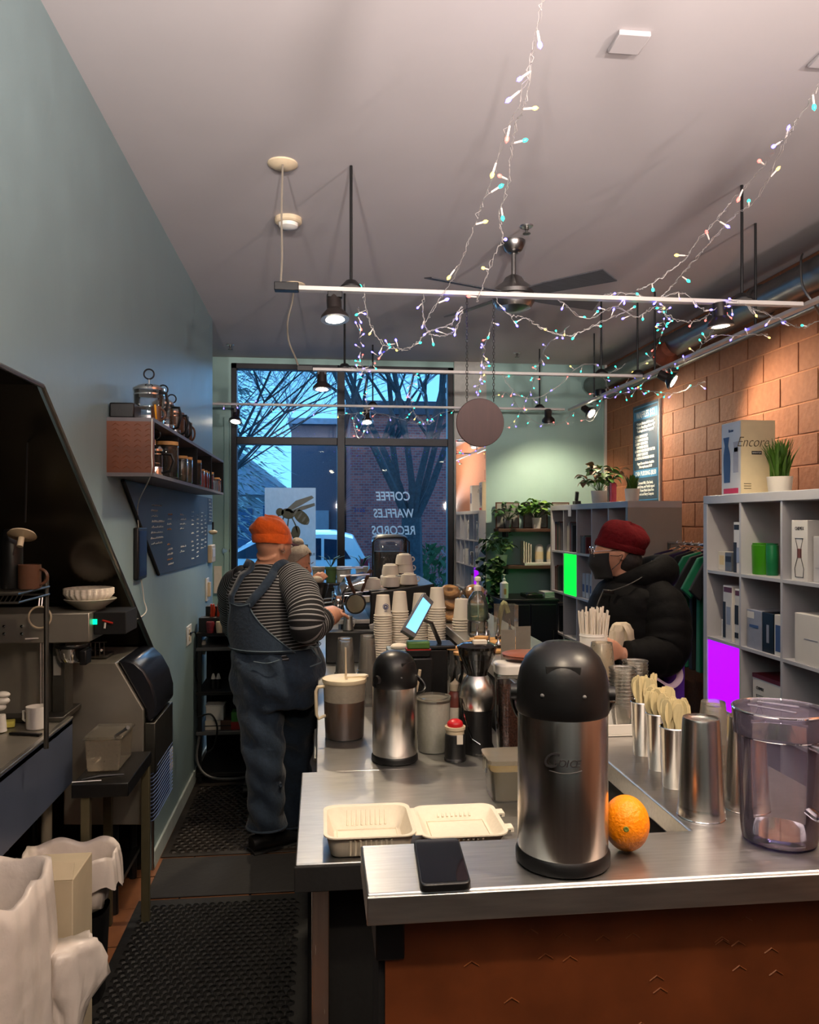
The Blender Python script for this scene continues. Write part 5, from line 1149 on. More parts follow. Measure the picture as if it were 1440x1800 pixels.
# sauce bottles behind
for i, (px, py, h, col, lab) in enumerate(((800, 1262, .12, S(120, 60, 50), 'pump bottle of reddish sauce with ivory cap'), (814, 1248, .13, S(190, 180, 160), 'pale bottle with ivory cap behind the sauce bottle'))):
    p = W(px, 1000, Y=3.0 + i * .1); c = Vector((p.x, p.y, LZ2)); t = thing('sauce_bottle', lab, 'bottle', c)
    MB().lathe([(0, 0), (.03, 0), (.031, .01), (.031, h), (.02, h + .02), (.012, h + .025)], c).build('bottle_body', M('sauce_%d' % i, col, .35), t); MB().lathe([(0, h + .024), (.02, h + .024), (.02, h + .05), (.006, h + .06), (0, h + .07)], c).build('cap', m_ivory, t)
    MB().lathe([(.0316, h * .3), (.0318, h * .7)], c).build('paper_label', m_paper, t)
for i, (px, py, r, mm, lab) in enumerate(((770, 1214, .028, m_bamboo, 'jar with ivory wooden lid behind the round tub'), (771, 1201, .02, m_ivory, 'smaller jar with a pale lid behind the wooden lidded jar'))):
    Yj = 3.05 + .15 * i; p = W(px, py, Y=Yj); c = Vector((p.x, p.y, LZ2)); t = thing('lidded_jar', lab, 'jar', c)
    MB().lathe([(0, 0), (r * 1.2, 0), (r * 1.25, p.z - LZ2 - .012)], c).build('jar_body', m_black if i else m_glass, t); MB().lathe([(0, p.z - LZ2 - .012), (r * 1.35, p.z - LZ2 - .012), (r * 1.35, p.z - LZ2), (0, p.z - LZ2)], c).build('jar_lid', mm, t)
# grinder
p = W(846, 1330, z=LT); c = Vector((p.x, p.y + .07, LZ2)); t = thing('bean_grinder', 'silver and black coffee grinder with smoked hopper beside the granola canister', 'grinder', c)
MB().lathe([(0, 0), (.058, 0), (.06, .01), (.052, .03), (.050, .12), (.054, .15)], c, seg=36).build('lower_body', m_black, t)
MB().lathe([(.056, .148), (.060, .16), (.063, .19), (.058, .225), (.045, .25), (.035, .262), (0, .262)], c, seg=40).build('silver_body', m_steelv, t)
MB().lathe([(.034, .262), (.036, .275), (.062, .33), (.066, .352)], c, seg=32).build('hopper', glass_mat('smoked_plastic', (.25, .24, .23), 1.5, haze=.2, hazecol=(.1, .09, .08)), t)
MB().lathe([(0, .275), (.036, .277), (.056, .32), (0, .322)], c, seg=24).build('coffee_beans', M('coffee_beans', S(34, 22, 16), .5, 0, .4, 120, .5), t)
MB().lathe([(.066, .352), (.069, .354), (.069, .362), (.05, .372), (0, .374)], c, seg=32).build('hopper_lid', glass_mat('smoked_plastic', (.25, .24, .23), 1.5), t)
MB().cb(c + Vector((.005, -.02, .378)), .045, .03, .012).build('white_sticker', m_paper, t)
MB().tube([c + Vector((-.05, -.02, .21)), c + Vector((-.058, -.03, .17)), c + Vector((-.05, -.04, .13)), c + Vector((-.03, -.055, .06)), c + Vector((0, -.06, .04))], .003, 6).build('trim_wire', m_chrome, t)
# granola canister
p = W(905, 1322, z=LT); c = Vector((p.x, p.y + .06, LZ2)); t = thing('granola_canister', 'tall clear canister of reddish brown granola with white lid', 'canister', c)
sq = lambda tt, j: 1 / (abs(math.cos(tt)) ** 4 + abs(math.sin(tt)) ** 4) ** .25
MB().loft([(c.x, c.y, c.z + .001, .046, .046, 0), (c.x, c.y, c.z + .26, .052, .052, 0)], 40, fn=sq).build('canister_body', m_glass, t)
MB().loft([(c.x, c.y, c.z + .004, .042, .042, 0), (c.x, c.y, c.z + .23, .047, .047, 0)], 40, fn=sq).build('granola', M('red_brown_granola', S(116, 62, 42), .8, 0, .5, 160, .8), t)
MB().loft([(c.x, c.y, c.z + .262, .056, .056, 0), (c.x, c.y, c.z + .292, .056, .056, 0), (c.x, c.y, c.z + .298, .05, .05, 0)], 40, fn=sq).build('lid', m_whitepl, t, bev=.002)
MB().loft([(c.x, c.y, c.z + .250, .0545, .0545, 0), (c.x, c.y, c.z + .262, .0545, .0545, 0)], 40, fn=sq).build('seal', m_clearpl, t)
# glass carafes in a row
for i, (px, Yc) in enumerate(((797, 3.25), (810, 3.12), (822, 2.99), (833, 3.2), (846, 3.32))):
    p = W(px, 1000, Y=Yc); c = Vector((p.x, p.y, LZ2)); t = thing('glass_carafe', 'clear ribbed glass carafe, ' + ('leftmost behind the sauce bottles', 'second from the left behind the sauce bottles', 'third, directly behind the grinder edge', 'fourth, partly hidden by the grinder', 'rightmost, hidden behind the grinder hopper')[i], 'carafe', c)
    hh = .26 if i < 3 else .29
    MB().lathe([(0, .001), (.038, .001), (.042, .01), (.044, hh * .5), (.036, hh * .7), (.024, hh * .82), (.026, hh)], c, seg=24, fn=lambda a, j: 1 + .03 * math.cos(a * 10)).build('glass_body', m_glass, t)
    MB().lathe([(0, hh), (.03, hh), (.03, hh + .01), (0, hh + .01)], c, seg=20).build('cork_lid', m_bamboo, t)
# wooden bar boards with metal tools standing on the bar
bd = thing('wooden_board', 'pale wooden board on the bar holding metal syrup pumps', 'board', (.78, 3.45, NZ))
MB().box(.70, .90, 3.28, 3.44, NZ, NZ + .014).build('board', m_bamboo, bd, bev=.004)
bd2 = thing('wooden_board', 'second pale wooden board behind the first on the bar', 'board', (.78, 3.6, NZ))
MB().box(.69, .92, 3.52, 3.66, NZ, NZ + .014).build('board', m_bamboo, bd2, bev=.004)
rp = random.Random(4)
for i in range(8):
    x = .70 + (i % 4) * .055; y = 3.33 if i < 4 else 3.58; zb_ = NZ + .0145; h = .07 + .03 * rp.random()
    if i in (0, 4): x += .012
    t = thing('metal_pourer', ('first', 'second', 'third', 'fourth')[i % 4] + ' small chrome pourer from the left on the %s wooden board' % ('front' if i < 4 else 'rear'), 'pourer', (x, y, zb_))
    MB().lathe([(0, 0), (.012, 0), (.013, .02), (.006, .03), (.005, h * .7), (.007, h * .72), (.004, h)], (x, y, zb_), seg=12).build('stem', m_chrome, t); MB().lathe([(.0135, .002), (.0145, .01), (.0135, .016)], (x, y, zb_), seg=12).build('dark_ring', m_black, t)
# sign cards
for i, (pa, pb, pt1, pb1, Yc) in enumerate(((876, 906, 1107, 1152, 3.0), (907, 933, 1101, 1140, 3.12))):
    a, b = W(pa, pb1, Y=Yc), W(pb, pt1, Y=Yc); t = thing('sign_card', ('left', 'right')[i] + ' blank grey back of a small card standing on the bar', 'card', ((a.x + b.x) / 2, Yc, NZ))
    MB().box(max(a.x, .69), b.x, Yc, Yc + .003, NZ + .004, b.z).build('card', M('greyish_card', S(136, 130, 116), .8), t, smooth=False); MB().box(max(a.x, .69), b.x, Yc - .012, Yc + .015, NZ, NZ + .004).build('foot', m_clearpl, t)
# brown cake stand
p = W(927, 1152, Y=2.75); c = Vector((p.x, p.y, NZ)); t = thing('cake_stand', 'low reddish brown round stand on the bar behind the foreground airpot', 'stand', c)
MB().lathe([(0, 0), (.045, 0), (.04, .008), (.015, .02), (.015, p.z - NZ - .01), (.085, p.z - NZ - .004), (.088, p.z - NZ + .004), (.08, p.z - NZ + .004), (0, p.z - NZ)], c, seg=40).build('plate_and_foot', M('terracotta_brown_glaze', S(120, 62, 42), .35, 0, .1, 20), t)
MB().lathe([(.086, p.z - NZ + .0045), (.089, p.z - NZ + .0065), (.086, p.z - NZ + .008)], c, seg=40).build('rim', M('terracotta_brown_rim', S(146, 84, 60), .35), t)
# clear pump bottle
p = W(848, 1130, z=NB); c = Vector((.755, 3.78, NZ)); k = (W(848, 1012, Y=3.78).z - NZ) / .30; t = thing('pump_bottle', 'large clear sanitiser bottle with white pump on the bar', 'bottle', c)
MB().lathe([(r_, z_ * k) for r_, z_ in ((0, .001), (.046, .001), (.05, .01), (.05, .07), (.046, .08), (.05, .09), (.05, .17), (.044, .19), (.022, .222), (.014, .228))], c, seg=32, fn=lambda a, j: 1 + .015 * math.cos(a * 8)).build('bottle_body', m_glass, t)
MB().lathe([(0, .02), (.044, .02), (.044, .10), (0, .101)], c, seg=24).build('clear_gel', glass_mat('clear_gel', (.8, .88, .86), 1.5, haze=.08), t)
MB().lathe([(.017, .226 * k), (.019, .232 * k), (.019, .25 * k), (.007, .255 * k), (.007, .272 * k), (.016, .276 * k), (.016, .29 * k), (.008, .297 * k), (0, .298 * k)], c, seg=20).build('white_pump', m_whitepl, t)
MB().tube([c + Vector((0, 0, .22)), c + Vector((.005, 0, .04))], .003, 6).build('dip_tube', m_whitepl, t); MB().lathe([(.0505, .085 * k), (.0508, .16 * k)], c, seg=32).build('printed_label', glass_mat('pale_green_label', (.7, .85, .75), 1, haze=.15, hazecol=(.5, .7, .6)), t)
# wrapped pastries
m_past = M('golden_pastry', S(222, 168, 104), .5, 0, .25, 30, .3)
for i, (px, py, Yc) in enumerate(((790, 1092, 4.35), (786, 1070, 4.4), (788, 1045, 4.42), (822, 1095, 4.35), (822, 1076, 4.4), (820, 1053, 4.42))):
    c = W(px, py, Y=Yc); t = thing('wrapped_pastry', 'golden pastry in clear wrap, ' + ('bottom', 'middle', 'top')[i % 3] + ' of the %s pile beyond the cup stacks' % ('left', 'right')[i // 3], 'pastry', c)
    z0 = {0: NZ, 1: NZ + .062, 2: NZ + .124}[i % 3]; c.z = z0 + .031; c.x = .72 if i < 3 else .86; c.x += random.uniform(-.008, .008)
    MB().lathe([(.012, .012), (.02, .024), (.036, .028), (.05, .018), (.054, 0), (.05, -.018), (.036, -.028), (.0, -.026)], c, seg=24, axis=((-.35, .3, -.1)[i % 3], -.55, .8), fn=lambda a, j: 1 + .05 * math.cos(a * 3)).build('ring_pastry', m_past, t)
    MB().lathe([(0, -.0305), (.055, -.0305), (.069, -.01), (.069, .012), (.05, .0305), (0, .031)], c, seg=18, fn=lambda a, j: 1 + .06 * math.cos(a * 5 + j)).build('clear_wrap', m_clearpl, t, angle=10)
# books/white cubes etc beyond bottle
t = thing('clear_holder', 'clear plastic holder with folded cloth behind the sign cards', 'holder', (.86, 3.72, NZ))
MB().box(.83, .93, 3.68, 3.76, NZ, NZ + .16).build('holder_walls', m_clearpl, t, smooth=False); MB().tube(smoothline([(.84, 3.72, NZ + .01), (.85, 3.72, NZ + .1), (.87, 3.72, NZ + .17), (.89, 3.72, NZ + .12)], 4), [.012] * 13, 8).build('green_grey_cloth', M('khaki_cloth', S(150, 150, 110), .9), t)

# ---------------------------------------------------------------- espresso machine
em = thing('espresso_machine', 'black sided espresso machine with chrome parts and rows of cups on top', 'espresso machine', (.35, 4.85, LZ2))
YE = 4.55
def ex(px, py, Y=YE): q = W(px, py, Y=Y); return (min(q.x, .655), q.z)
prof = [ex(652, 1042), ex(700, 1036), ex(775, 1026), ex(776, 1170), ex(660, 1170), ex(655, 1150), ex(650, 1110)]
MB().prism(prof, (0, YE, 0), (1, 0, 0), (0, 0, 1), (0, 1, 0), .75).build('side_body', M('black_satin_panel', S(20, 20, 22), .35, 0, .1, 10), em, bev=.006)
MB().prism([ex(648, 1098), ex(662, 1094), ex(676, 1108), ex(682, 1130), ex(682, 1168), ex(662, 1168), ex(655, 1125)], (0, YE - .012, 0), (1, 0, 0), (0, 0, 1), (0, 1, 0), .012).build('chrome_side_curve', m_steel, em, bev=.003)
MB().box(ex(590, 1000)[0], ex(690, 1000)[0], YE + .05, YE + .75, ex(600, 1062)[1], ex(600, 1048)[1]).build('group_bridge', m_chrome, em, bev=.006)
MB().box(ex(590, 1000)[0], ex(655, 1000)[0], YE + .02, YE + .78, ex(600, 1098)[1] , ex(600, 1090)[1]).build('drip_tray', m_steel, em, bev=.003)
MB().box(ex(600, 1000)[0], ex(650, 1000)[0], YE + .02, YE + .75, LZ2, ex(600, 1099)[1]).build('tray_body', m_black, em, bev=.003)
MB().tube([Vector((ex(598, 1000)[0], YE, ex(600, 1012)[1])), Vector((ex(650, 1000)[0], YE, ex(600, 1010)[1]))], .006, 8).tube([Vector((ex(598, 1000)[0], YE + .7, ex(600, 1012)[1])), Vector((ex(650, 1000)[0], YE + .7, ex(600, 1010)[1]))], .006, 8).build('top_rail', m_chrome, em)
MB().prism([ex(600, 1048), ex(612, 1030), ex(650, 1018), ex(690, 1040)], (0, YE + .1, 0), (1, 0, 0), (0, 0, 1), (0, 1, 0), .6).build('chrome_hood', m_chrome, em, bev=.008)
for i, yy in enumerate((4.62, 4.85, 5.08)):
    gx = ex(585, 1060, yy)[0]; gz = ex(600, 1066)[1]
    g = MB().lathe([(0, .04), (.032, .04), (.036, .03), (.036, 0), (.03, -.012), (0, -.012)], (gx + .03, yy, gz), seg=24).build('group_head', m_chrome, em)
    MB().tube([(gx + .03, yy, gz - .01), (gx - .05, yy - .02, gz - .015), (gx - .10, yy - .03, gz - .02)], [.012, .012, .014], 10).build('portafilter_handle', m_black, g)
# round brushed disc paddle with wooden handle
c = W(625, 1061, Y=YE - .03)
MB().lathe([(0, 0), (.056, 0), (.060, .004), (.058, .016), (0, .018)], c, axis=(0, -1, 0), seg=40).build('disc_rim', m_black, em)
MB().lathe([(0, .019), (.048, .019), (.05, .017)], c, axis=(0, -1, 0), seg=40).build('brushed_disc', M('radial_brushed_brass', (.55, .48, .36), .22, 1, .1, 30), em)
MB().tube([c + Vector((.0, 0, .05)), W(615, 1025, Y=YE - .05), W(611, 1012, Y=YE - .06)], [.008, .011, .013], 10).build('wooden_handle', m_wood, em)
MB().tube([W(636, 1040, Y=YE + .1), W(648, 1008, Y=YE + .1), W(653, 1001, Y=YE + .1)], [.008, .012, .013], 10).build('wooden_handle', m_wood, em)
MB().tube(smoothline([W(600, 1075, Y=YE + .05), W(605, 1040, Y=YE), W(618, 1030, Y=YE), W(640, 1024, Y=YE)], 4), .005, 8).tube(smoothline([W(602, 1060, Y=YE - .02), W(608, 1090, Y=YE - .04), W(612, 1100, Y=YE - .05)], 4), .005, 8).build('steam_wand', m_chrome, em)
jug = W(612, 1092, Y=YE - .05); t = thing('milk_jug', 'small bluish steel milk jug by the espresso machine', 'jug', (jug.x, YE - .06, jug.z - .05))
MB().lathe([(0, 0), (.028, 0), (.032, .004), (.024, .07), (.028, .08), (.026, .08), (.022, .07), (0, .065)], (jug.x, YE - .06, jug.z - .05), seg=24).build('jug_body', m_steel, t); MB().tube([(jug.x + .024, YE - .06, jug.z + .02), (jug.x + .045, YE - .06, jug.z + .01), (jug.x + .03, YE - .06, jug.z - .03)], .003, 6).build('handle', m_steel, t)
# under-counter ledge for the jug
tag(MB().box(.03, .35, YE - .12, YE - .005, LZ2, jug.z - .0505).build('knock_box', m_black, bev=.006), 'black knock box with flat top in front of the espresso machine', 'box')
# cups on the machine
cl = [(655, 1033, 0, 'left cup of the front row'), (687, 1033, 0, 'middle cup of the front row'), (719, 1030, 0, 'right cup of the front row'), (686, 1008, 1, 'low cup stacked behind the middle'), (712, 1010, 1, 'second cup stacked behind the right'), (710, 996, 2, 'topmost small cup of the pile')]
proto_c = None
for px, py, lv, lab in cl:
    q = W(px, py, Y=YE + (.12 if lv == 0 else .25)); zz_ = ex(px, 1040 - (px - 652) * .13)[1] + .004
    if lv: zz_ = {1: zz_ + .062, 2: zz_ + .115}[lv]
    yy = YE + (.12 if lv == 0 else .24)
    t = thing('espresso_cup', 'white upside down cup on the espresso machine, ' + lab, 'cup', (q.x, yy, zz_))
    MB().lathe([(.05, 0), (.052, .002), (.050, .03), (.043, .058), (.030, .062), (.030, .058), (.03, .066), (0, .066), (0, .05), (.04, .05), (.047, 0)], (q.x, yy, zz_), seg=32).build('cup_body', m_cup, t)
    MB().tube(arc((q.x + .05, yy + .01, zz_ + .03), .014, -PI / 2, PI / 2, 8), .004, 6).build('handle', m_cup, t)
tag(MB().box(ex(676, 1000)[0], ex(735, 1000)[0], YE + .19, YE + .33, ex(700, 1036)[1] + .004, ex(700, 1036)[1] + .062).build('cup_riser', m_cup, bev=.01), 'white row of cup bases at the back of the espresso machine top', 'cups')
# tall dark hopper behind
YH = 5.55; hp = thing('hopper_grinder', 'tall grinder with dark rounded hopper of beans before the window', 'grinder', (.55, YH, LZ2))
a, b = W(656, 1020, Y=YH), W(718, 945, Y=YH); cx = (a.x + b.x) / 2; w2 = (b.x - a.x) / 2
sq5 = lambda tt, j: 1 / (abs(math.cos(tt)) ** 5 + abs(math.sin(tt)) ** 5) ** .2
MB().loft([(cx, YH + .1, a.z - .12, w2 * .8, .09, 0), (cx, YH + .1, a.z, w2 * .95, .10, 0), (cx, YH + .1, b.z - .03, w2, .11, 0), (cx, YH + .1, b.z, w2 * .94, .10, 0)], 40, fn=sq5).build('hopper', glass_mat('smoked_clear', (.55, .6, .62), 1.6, haze=.05), hp)
MB().loft([(cx, YH + .1, a.z - .11, w2 * .76, .08, 0), (cx, YH + .1, b.z - .10, w2 * .90, .09, 0)], 40, fn=sq5).build('coffee_beans', M('reddish_dark_beans', S(58, 34, 30), .5, 0, .4, 100, .4), hp)
MB().loft([(cx, YH + .1, b.z + .001, w2 * 1.0, .11, 0), (cx, YH + .1, b.z + .022, w2 * .75, .08, 0)], 40, fn=sq5).build('hopper_lid', m_frame, hp)
MB().tube([(cx - w2 - .004, YH - .01, a.z - .1), (cx - w2 - .004, YH - .012, b.z - .03), (cx - w2 + .03, YH - .012, b.z), (cx + w2 - .03, YH - .012, b.z), (cx + w2 + .004, YH - .012, b.z - .03), (cx + w2 + .004, YH - .01, a.z - .1)], .006, 6).build('hopper_edge', m_black, hp)
MB().box(cx - w2 * .8, cx + w2 * .8, YH, YH + .2, LZ2, a.z - .12).build('grinder_body', m_black, hp, bev=.01)
# buckets on the sill beyond
sl = tag(MB().box(-.3, .66, 6.2, 6.6, 1.13, 1.16).box(-.28, .64, 6.22, 6.58, 0, 1.13).build('sill_cabinet', m_black, bev=.004), 'black cabinet under the window behind the espresso machine', 'cabinet')
for px, py0, py1, r, mm, nm, lab in ((604, 1002, 1026, .062, m_whitepl, 'white_bucket', 'white plastic bucket on the cabinet under the window'), (582, 1009, 1030, .045, M('green_jar', S(96, 128, 80), .4), 'green_jar', 'small green jar left of the white bucket'), (636, 1003, 1026, .05, m_whitepl, 'white_pot', 'white plant pot with long dark leaves under the window'), (560, 1002, 1026, .05, M('pale_takeaway', S(190, 180, 160), .6), 'clear_cup_of_cream', 'pale cup seen beyond the second barista hand')):
    q = W(px, py1, Y=6.35); c = Vector((q.x, 6.35, 1.1605)); t = thing(nm, lab, 'container', c); h = .12
    MB().lathe([(0, 0), (r * .85, 0), (r, h), (r * .92, h), (r * .8, .01), (0, .01)], c, seg=28).build('pot_body', mm, t); MB().lathe([(r * 1.01, h - .02), (r * 1.08, h - .018), (r * 1.08, h + .004), (r * .95, h + .004)], c, seg=28).build('rim', mm, t)
    if 'plant' in lab or nm == 'green_jar':
        for k in range(7):
            a = k * .9; d = Vector((math.cos(a), math.sin(a) * .5, 0)); MB().tube([c + Vector((0, 0, h)), c + d * .05 + Vector((0, 0, h + .07)), c + d * .11 + Vector((0, 0, h + .09))], [(.006, .002), (.018, .002), (.002, .001)], 6).build('leaf', m_leafdark, t)
# ---------------------------------------------------------------- right hand bar things
def steelcup(label, c, r, h, inv=False, name='steel_cup'):
    c = Vector(c); t = thing(name, label, 'cup', c)
    if inv: pf = [(r, 0), (r * 1.02, .003), (r * .97, .02), (r * .96, .022), (r * .80, h - .004), (r * .76, h), (r * .70, h), (r * .68, h - .004), (0, h - .006)]
    else: pf = [(0, 0), (r * .80, 0), (r * .82, .003), (r, h), (r * 1.02, h + .001), (r * .96, h), (r * .78, .008), (0, .008)]
    MB().lathe(pf, c, seg=48).build('cup_wall', m_steelv, t)
    MB().tube([c + Vector((r * (1.0 if inv else 1.0) * math.cos(a), r * math.sin(a), 0 if inv else h)) + Vector((0, 0, .001)) for a in [2 * PI * i / 40 for i in range(40)]], .0015, 5, closed=True).build('rolled_rim', m_chrome, t)
    return t
def on(px, py, z=NB): q = W(px, py, z=z); return Vector((q.x, q.y, NZ))
p = on(1233, 1434); steelcup('large upside down steel shaker cup, left of the clear pitcher', p, .0435, .186, True)
p2 = on(1312, 1420); steelcup('upside down steel shaker cup half hidden behind the clear pitcher', p2, .0435, .178, True)
p = on(1254, 1372); cupstack('top clear cup of the stack behind the steel shaker cups', 'clear cup in the stack behind the steel shaker cups', p, 9, .034, .085, .0105, m_cupclear, False, 'clear cups behind the shakers')
cups = [((1186, 1383), .030, .125, 'nearest steel cup full of wooden spoons'), ((1160, 1352), .030, .125, 'middle steel cup full of wooden spoons'), ((1131, 1326), .029, .125, 'farthest steel cup full of wooden stirrers')]
rs_ = random.Random(9)
sp_m = {}
def spoon_mesh(stirrer):
    if stirrer not in sp_m:
        mb = MB()
        if stirrer: prof = [(0, .0035), (.12, .003), (.165, .004), (.17, .002)]
        else: prof = [(0, .0045), (.10, .0035), (.118, .006), (.130, .0105), (.145, .0115), (.158, .009), (.165, .004)]
        poly = [(w, z) for z, w in prof] + [(-w, z) for z, w in reversed(prof)]
        o = mb.prism(poly, (0, 0, 0), (1, 0, 0), (0, 0, 1), (0, 1, 0), .0015).build('wooden_spoon', m_lightwood); sp_m[stirrer] = o; return o, True
    return sp_m[stirrer], False
for ci, (pp_, r, h, lab) in enumerate(cups):
    c = on(*pp_); steelcup(lab, c, r, h)
    for i in range(20):
        o, first = spoon_mesh(ci == 2 and i % 2 == 0)
        if not first: o = o.copy(); COL.objects.link(o)
        a = rs_.uniform(0, 2 * PI); rr_ = rs_.uniform(.004, .017)
        tl = rs_.uniform(.02, .11); o.location = c + Vector((rr_ * math.cos(a), rr_ * math.sin(a), .010 + rs_.uniform(0, .014)))
        o.rotation_euler = (-math.sin(a) * tl, math.cos(a) * tl, rs_.uniform(-.6, .6) - .3)
        if ci < 2: tag(o, 'pale wooden spoon standing in the %s steel cup' % ('nearest', 'middle')[ci], 'spoon', 'wooden spoons in the %s cup' % ('nearest', 'middle')[ci])
        else: tag(o, 'pale wooden stirrer or spoon standing in the farthest steel cup', 'spoon', 'wooden stirrers in the farthest cup')
# tray with clear cups, white cup stack, straw holder
ty0, ty1 = 1.99, 2.62; tx0 = .672
t = thing('white_tray', 'white rectangular tray on the right bar under the cup and lid stacks', 'tray', (.76, 2.3, NZ))
MB().box(tx0, tx0 + .155, ty0, ty1, NZ, NZ + .004).build('tray_floor', m_whitepl, t, bev=.001)
for b_ in ((tx0, tx0 + .004, ty0, ty1), (tx0 + .151, tx0 + .155, ty0, ty1), (tx0, tx0 + .155, ty0, ty0 + .004), (tx0, tx0 + .155, ty1 - .004, ty1)): MB().box(*b_, NZ + .004, NZ + .030).build('tray_wall', m_whitepl, t, bev=.001)
zt3 = NZ + .0046
c = Vector((W(1095, 1290, Y=2.07).x, 2.07, zt3)); cupstack('top clear lid cup of the near stack on the white tray', 'clear lid cup in the near stack on the white tray', c, 11, .036, .06, .0095, m_cupclear, True, 'clear cups in the near tray stack')
c = Vector((W(1117, 1290, Y=2.22).x, 2.22, zt3)); cupstack('top clear lid cup of the farther stack on the white tray', 'clear lid cup in the farther stack on the white tray', c, 10, .036, .06, .0095, m_cupclear, True, 'clear cups in the farther tray stack')
c = Vector((W(1058, 1290, Y=2.28).x, 2.28, zt3)); c.x = max(c.x, tx0 + .045)
cupstack('top translucent white cup of the stack just behind the airpot', 'translucent white cup in the stack just behind the airpot', c, 12, .042, .10, .0085, m_milky, False, 'translucent white cups on the tray')
c = Vector((W(1040, 1290, Y=2.52).x, 2.50, zt3)); c.x = max(c.x, tx0 + .05)
t = thing('straw_holder', 'white round holder full of paper wrapped straws', 'holder', c)
MB().lathe([(0, 0), (.042, 0), (.044, .19), (.041, .19), (.04, .01), (0, .01)], c, seg=32).build('holder_wall', m_whitepl, t)
MB().lathe([(.0445, .18), (.046, .182), (.0445, .186)], c, seg=32).build('rim', m_whitepl, t)
so = None
for i in range(42):
    if so is None: so = MB().tube([(0, 0, 0), (0, 0, .20), (.001, 0, .235)], [.0034, .0034, .0030], 6).build('wrapped_straw', m_paper); o = so
    else: o = so.copy(); COL.objects.link(o)
    a = rs_.uniform(0, 2 * PI); rr_ = .034 * math.sqrt(rs_.random()); tl = rs_.uniform(0, .12)
    o.location = c + Vector((rr_ * .8 * math.cos(a), rr_ * .8 * math.sin(a), .012 + rs_.uniform(.0, .03))); o.rotation_euler = (-math.sin(a) * tl, math.cos(a) * tl, 0)
    tag(o, 'white paper wrapped straw standing in the white holder', 'straw', 'paper straws in the white holder')
# lilac pitcher
p = on(1370, 1476); c = Vector((p.x, p.y, NZ)); pr_ = thing('clear_pitcher', 'lilac tinted clear plastic pitcher with lid at the right end of the near bar', 'pitcher', c)
hh = .222
MB().lathe([(0, .0005), (.052, .0005), (.061, .004), (.0625, .012), (.064, .03), (.071, hh), (.074, hh + .002)], c, seg=64).lathe([(0, .018), (.057, .018), (.061, .03), (.068, hh), (.074, hh + .002)], c, seg=64).build('pitcher_wall', m_lilac, pr_)
MB().lathe([(0, .003), (.056, .003), (.060, .010), (.057, .0165), (0, .0165)], c, seg=48).build('thick_base', glass_mat('lilac_thick', (.50, .46, .80), 2.2, haze=.12, hazecol=(.35, .3, .75)), pr_)
MB().lathe([(.0755, hh - .035), (.0765, hh - .034), (.078, hh + .006), (.076, hh + .010), (.071, hh + .006), (.069, hh - .004), (0, hh - .004)], c, seg=64).build('lid', m_lilac, pr_)
MB().tube([c + Vector((.077 * math.cos(a), .077 * math.sin(a), hh + .008)) for a in [2 * PI * i / 48 for i in range(48)]], .0022, 6, closed=True).tube([c + Vector((.074 * math.cos(a), .074 * math.sin(a), hh - .035)) for a in [2 * PI * i / 48 for i in range(48)]], .0014, 6, closed=True).build('lid_rim', glass_mat('lilac_rim', (.75, .72, .86), 3.0, haze=.25, hazecol=(.8, .76, .9)), pr_)
MB().tube([c + Vector((-.03, .05, hh + .004)), c + Vector((.02, -.02, hh + .004))], .002, 5).tube([c + Vector((-.0, .07, hh + .004)), c + Vector((.05, .02, hh + .004))], .002, 5).build('lid_fin', glass_mat('lilac_rim', (.75, .72, .86), 3.0), pr_)
dd = Vector((.24, -.97, 0)).normalized()
MB().tube(smoothline([c + dd * .073 + Vector((0, 0, hh - .04)), c + dd * .095 + Vector((0, 0, hh - .043)), c + dd * .112 + Vector((0, 0, hh - .055)), c + dd * .112 + Vector((0, 0, hh - .13)), c + dd * .092 + Vector((0, 0, hh - .155)), c + dd * .064 + Vector((0, 0, hh - .15))], 5), [(.011, .006)] * 26, 10).build('handle', glass_mat('lilac_handle', (.82, .80, .90), 2.4, haze=.04), pr_)
# ================================================================ BOOKCASES
m_lam = M('pale_grey_white_laminate', S(186, 186, 190), .45, 0, .03, 8); m_lam2 = M('grey_laminate_end', S(158, 154, 148), .55, 0, .03, 8)
FX = 2.10; DEP = .39; PT = .362
def bookcase(label, y_far, ncol, nrow, ztop, near_end):
    t = thing('bookcase', label, 'shelf', (FX + DEP / 2, y_far - ncol * PT / 2, 0))
    yn = y_far - ncol * PT; zb_ = ztop - .05 - nrow * PT
    MB().box(FX, FX + DEP, yn - .02, y_far + .02, ztop - .045, ztop).build('top_board', m_lam, t, bev=.002)
    MB().box(FX, FX + DEP, yn - .02, y_far + .02, max(0.0005, zb_ - .045), max(.045, zb_)).build('bottom_board', m_lam, t, bev=.002)
    MB().box(FX, FX + DEP, yn - .02, yn + .022, max(.045, zb_), ztop - .045).build('side_panel', m_lam2 if near_end else m_lam, t, bev=.002)
    MB().box(FX, FX + DEP, y_far - .022, y_far + .02, max(.045, zb_), ztop - .045).build('side_panel', m_lam, t, bev=.002)
    for i in range(1, ncol): MB().box(FX + .003, FX + DEP, yn + i * PT - .008, yn + i * PT + .008, max(.045, zb_), ztop - .045).build('divider', m_lam, t)
    for j in range(1, nrow):
        for i in range(ncol): MB().box(FX + .003, FX + DEP, yn + i * PT + .0082, yn + (i + 1) * PT - .0082, ztop - .05 - j * PT - .008, ztop - .05 - j * PT + .008).build('shelf_board', m_lam, t)
    return t
ZT = 1.785; YF1 = 4.165
bookcase('large white cube bookcase at the right edge of the picture', YF1, 5, 4, ZT, False)
def cell(yf, col, row): return (yf - col * PT - PT + .012, yf - col * PT - .012, ZT - .05 - (row + 1) * PT + .0085, ZT - .05 - row * PT - .01)   # col counted from the far end
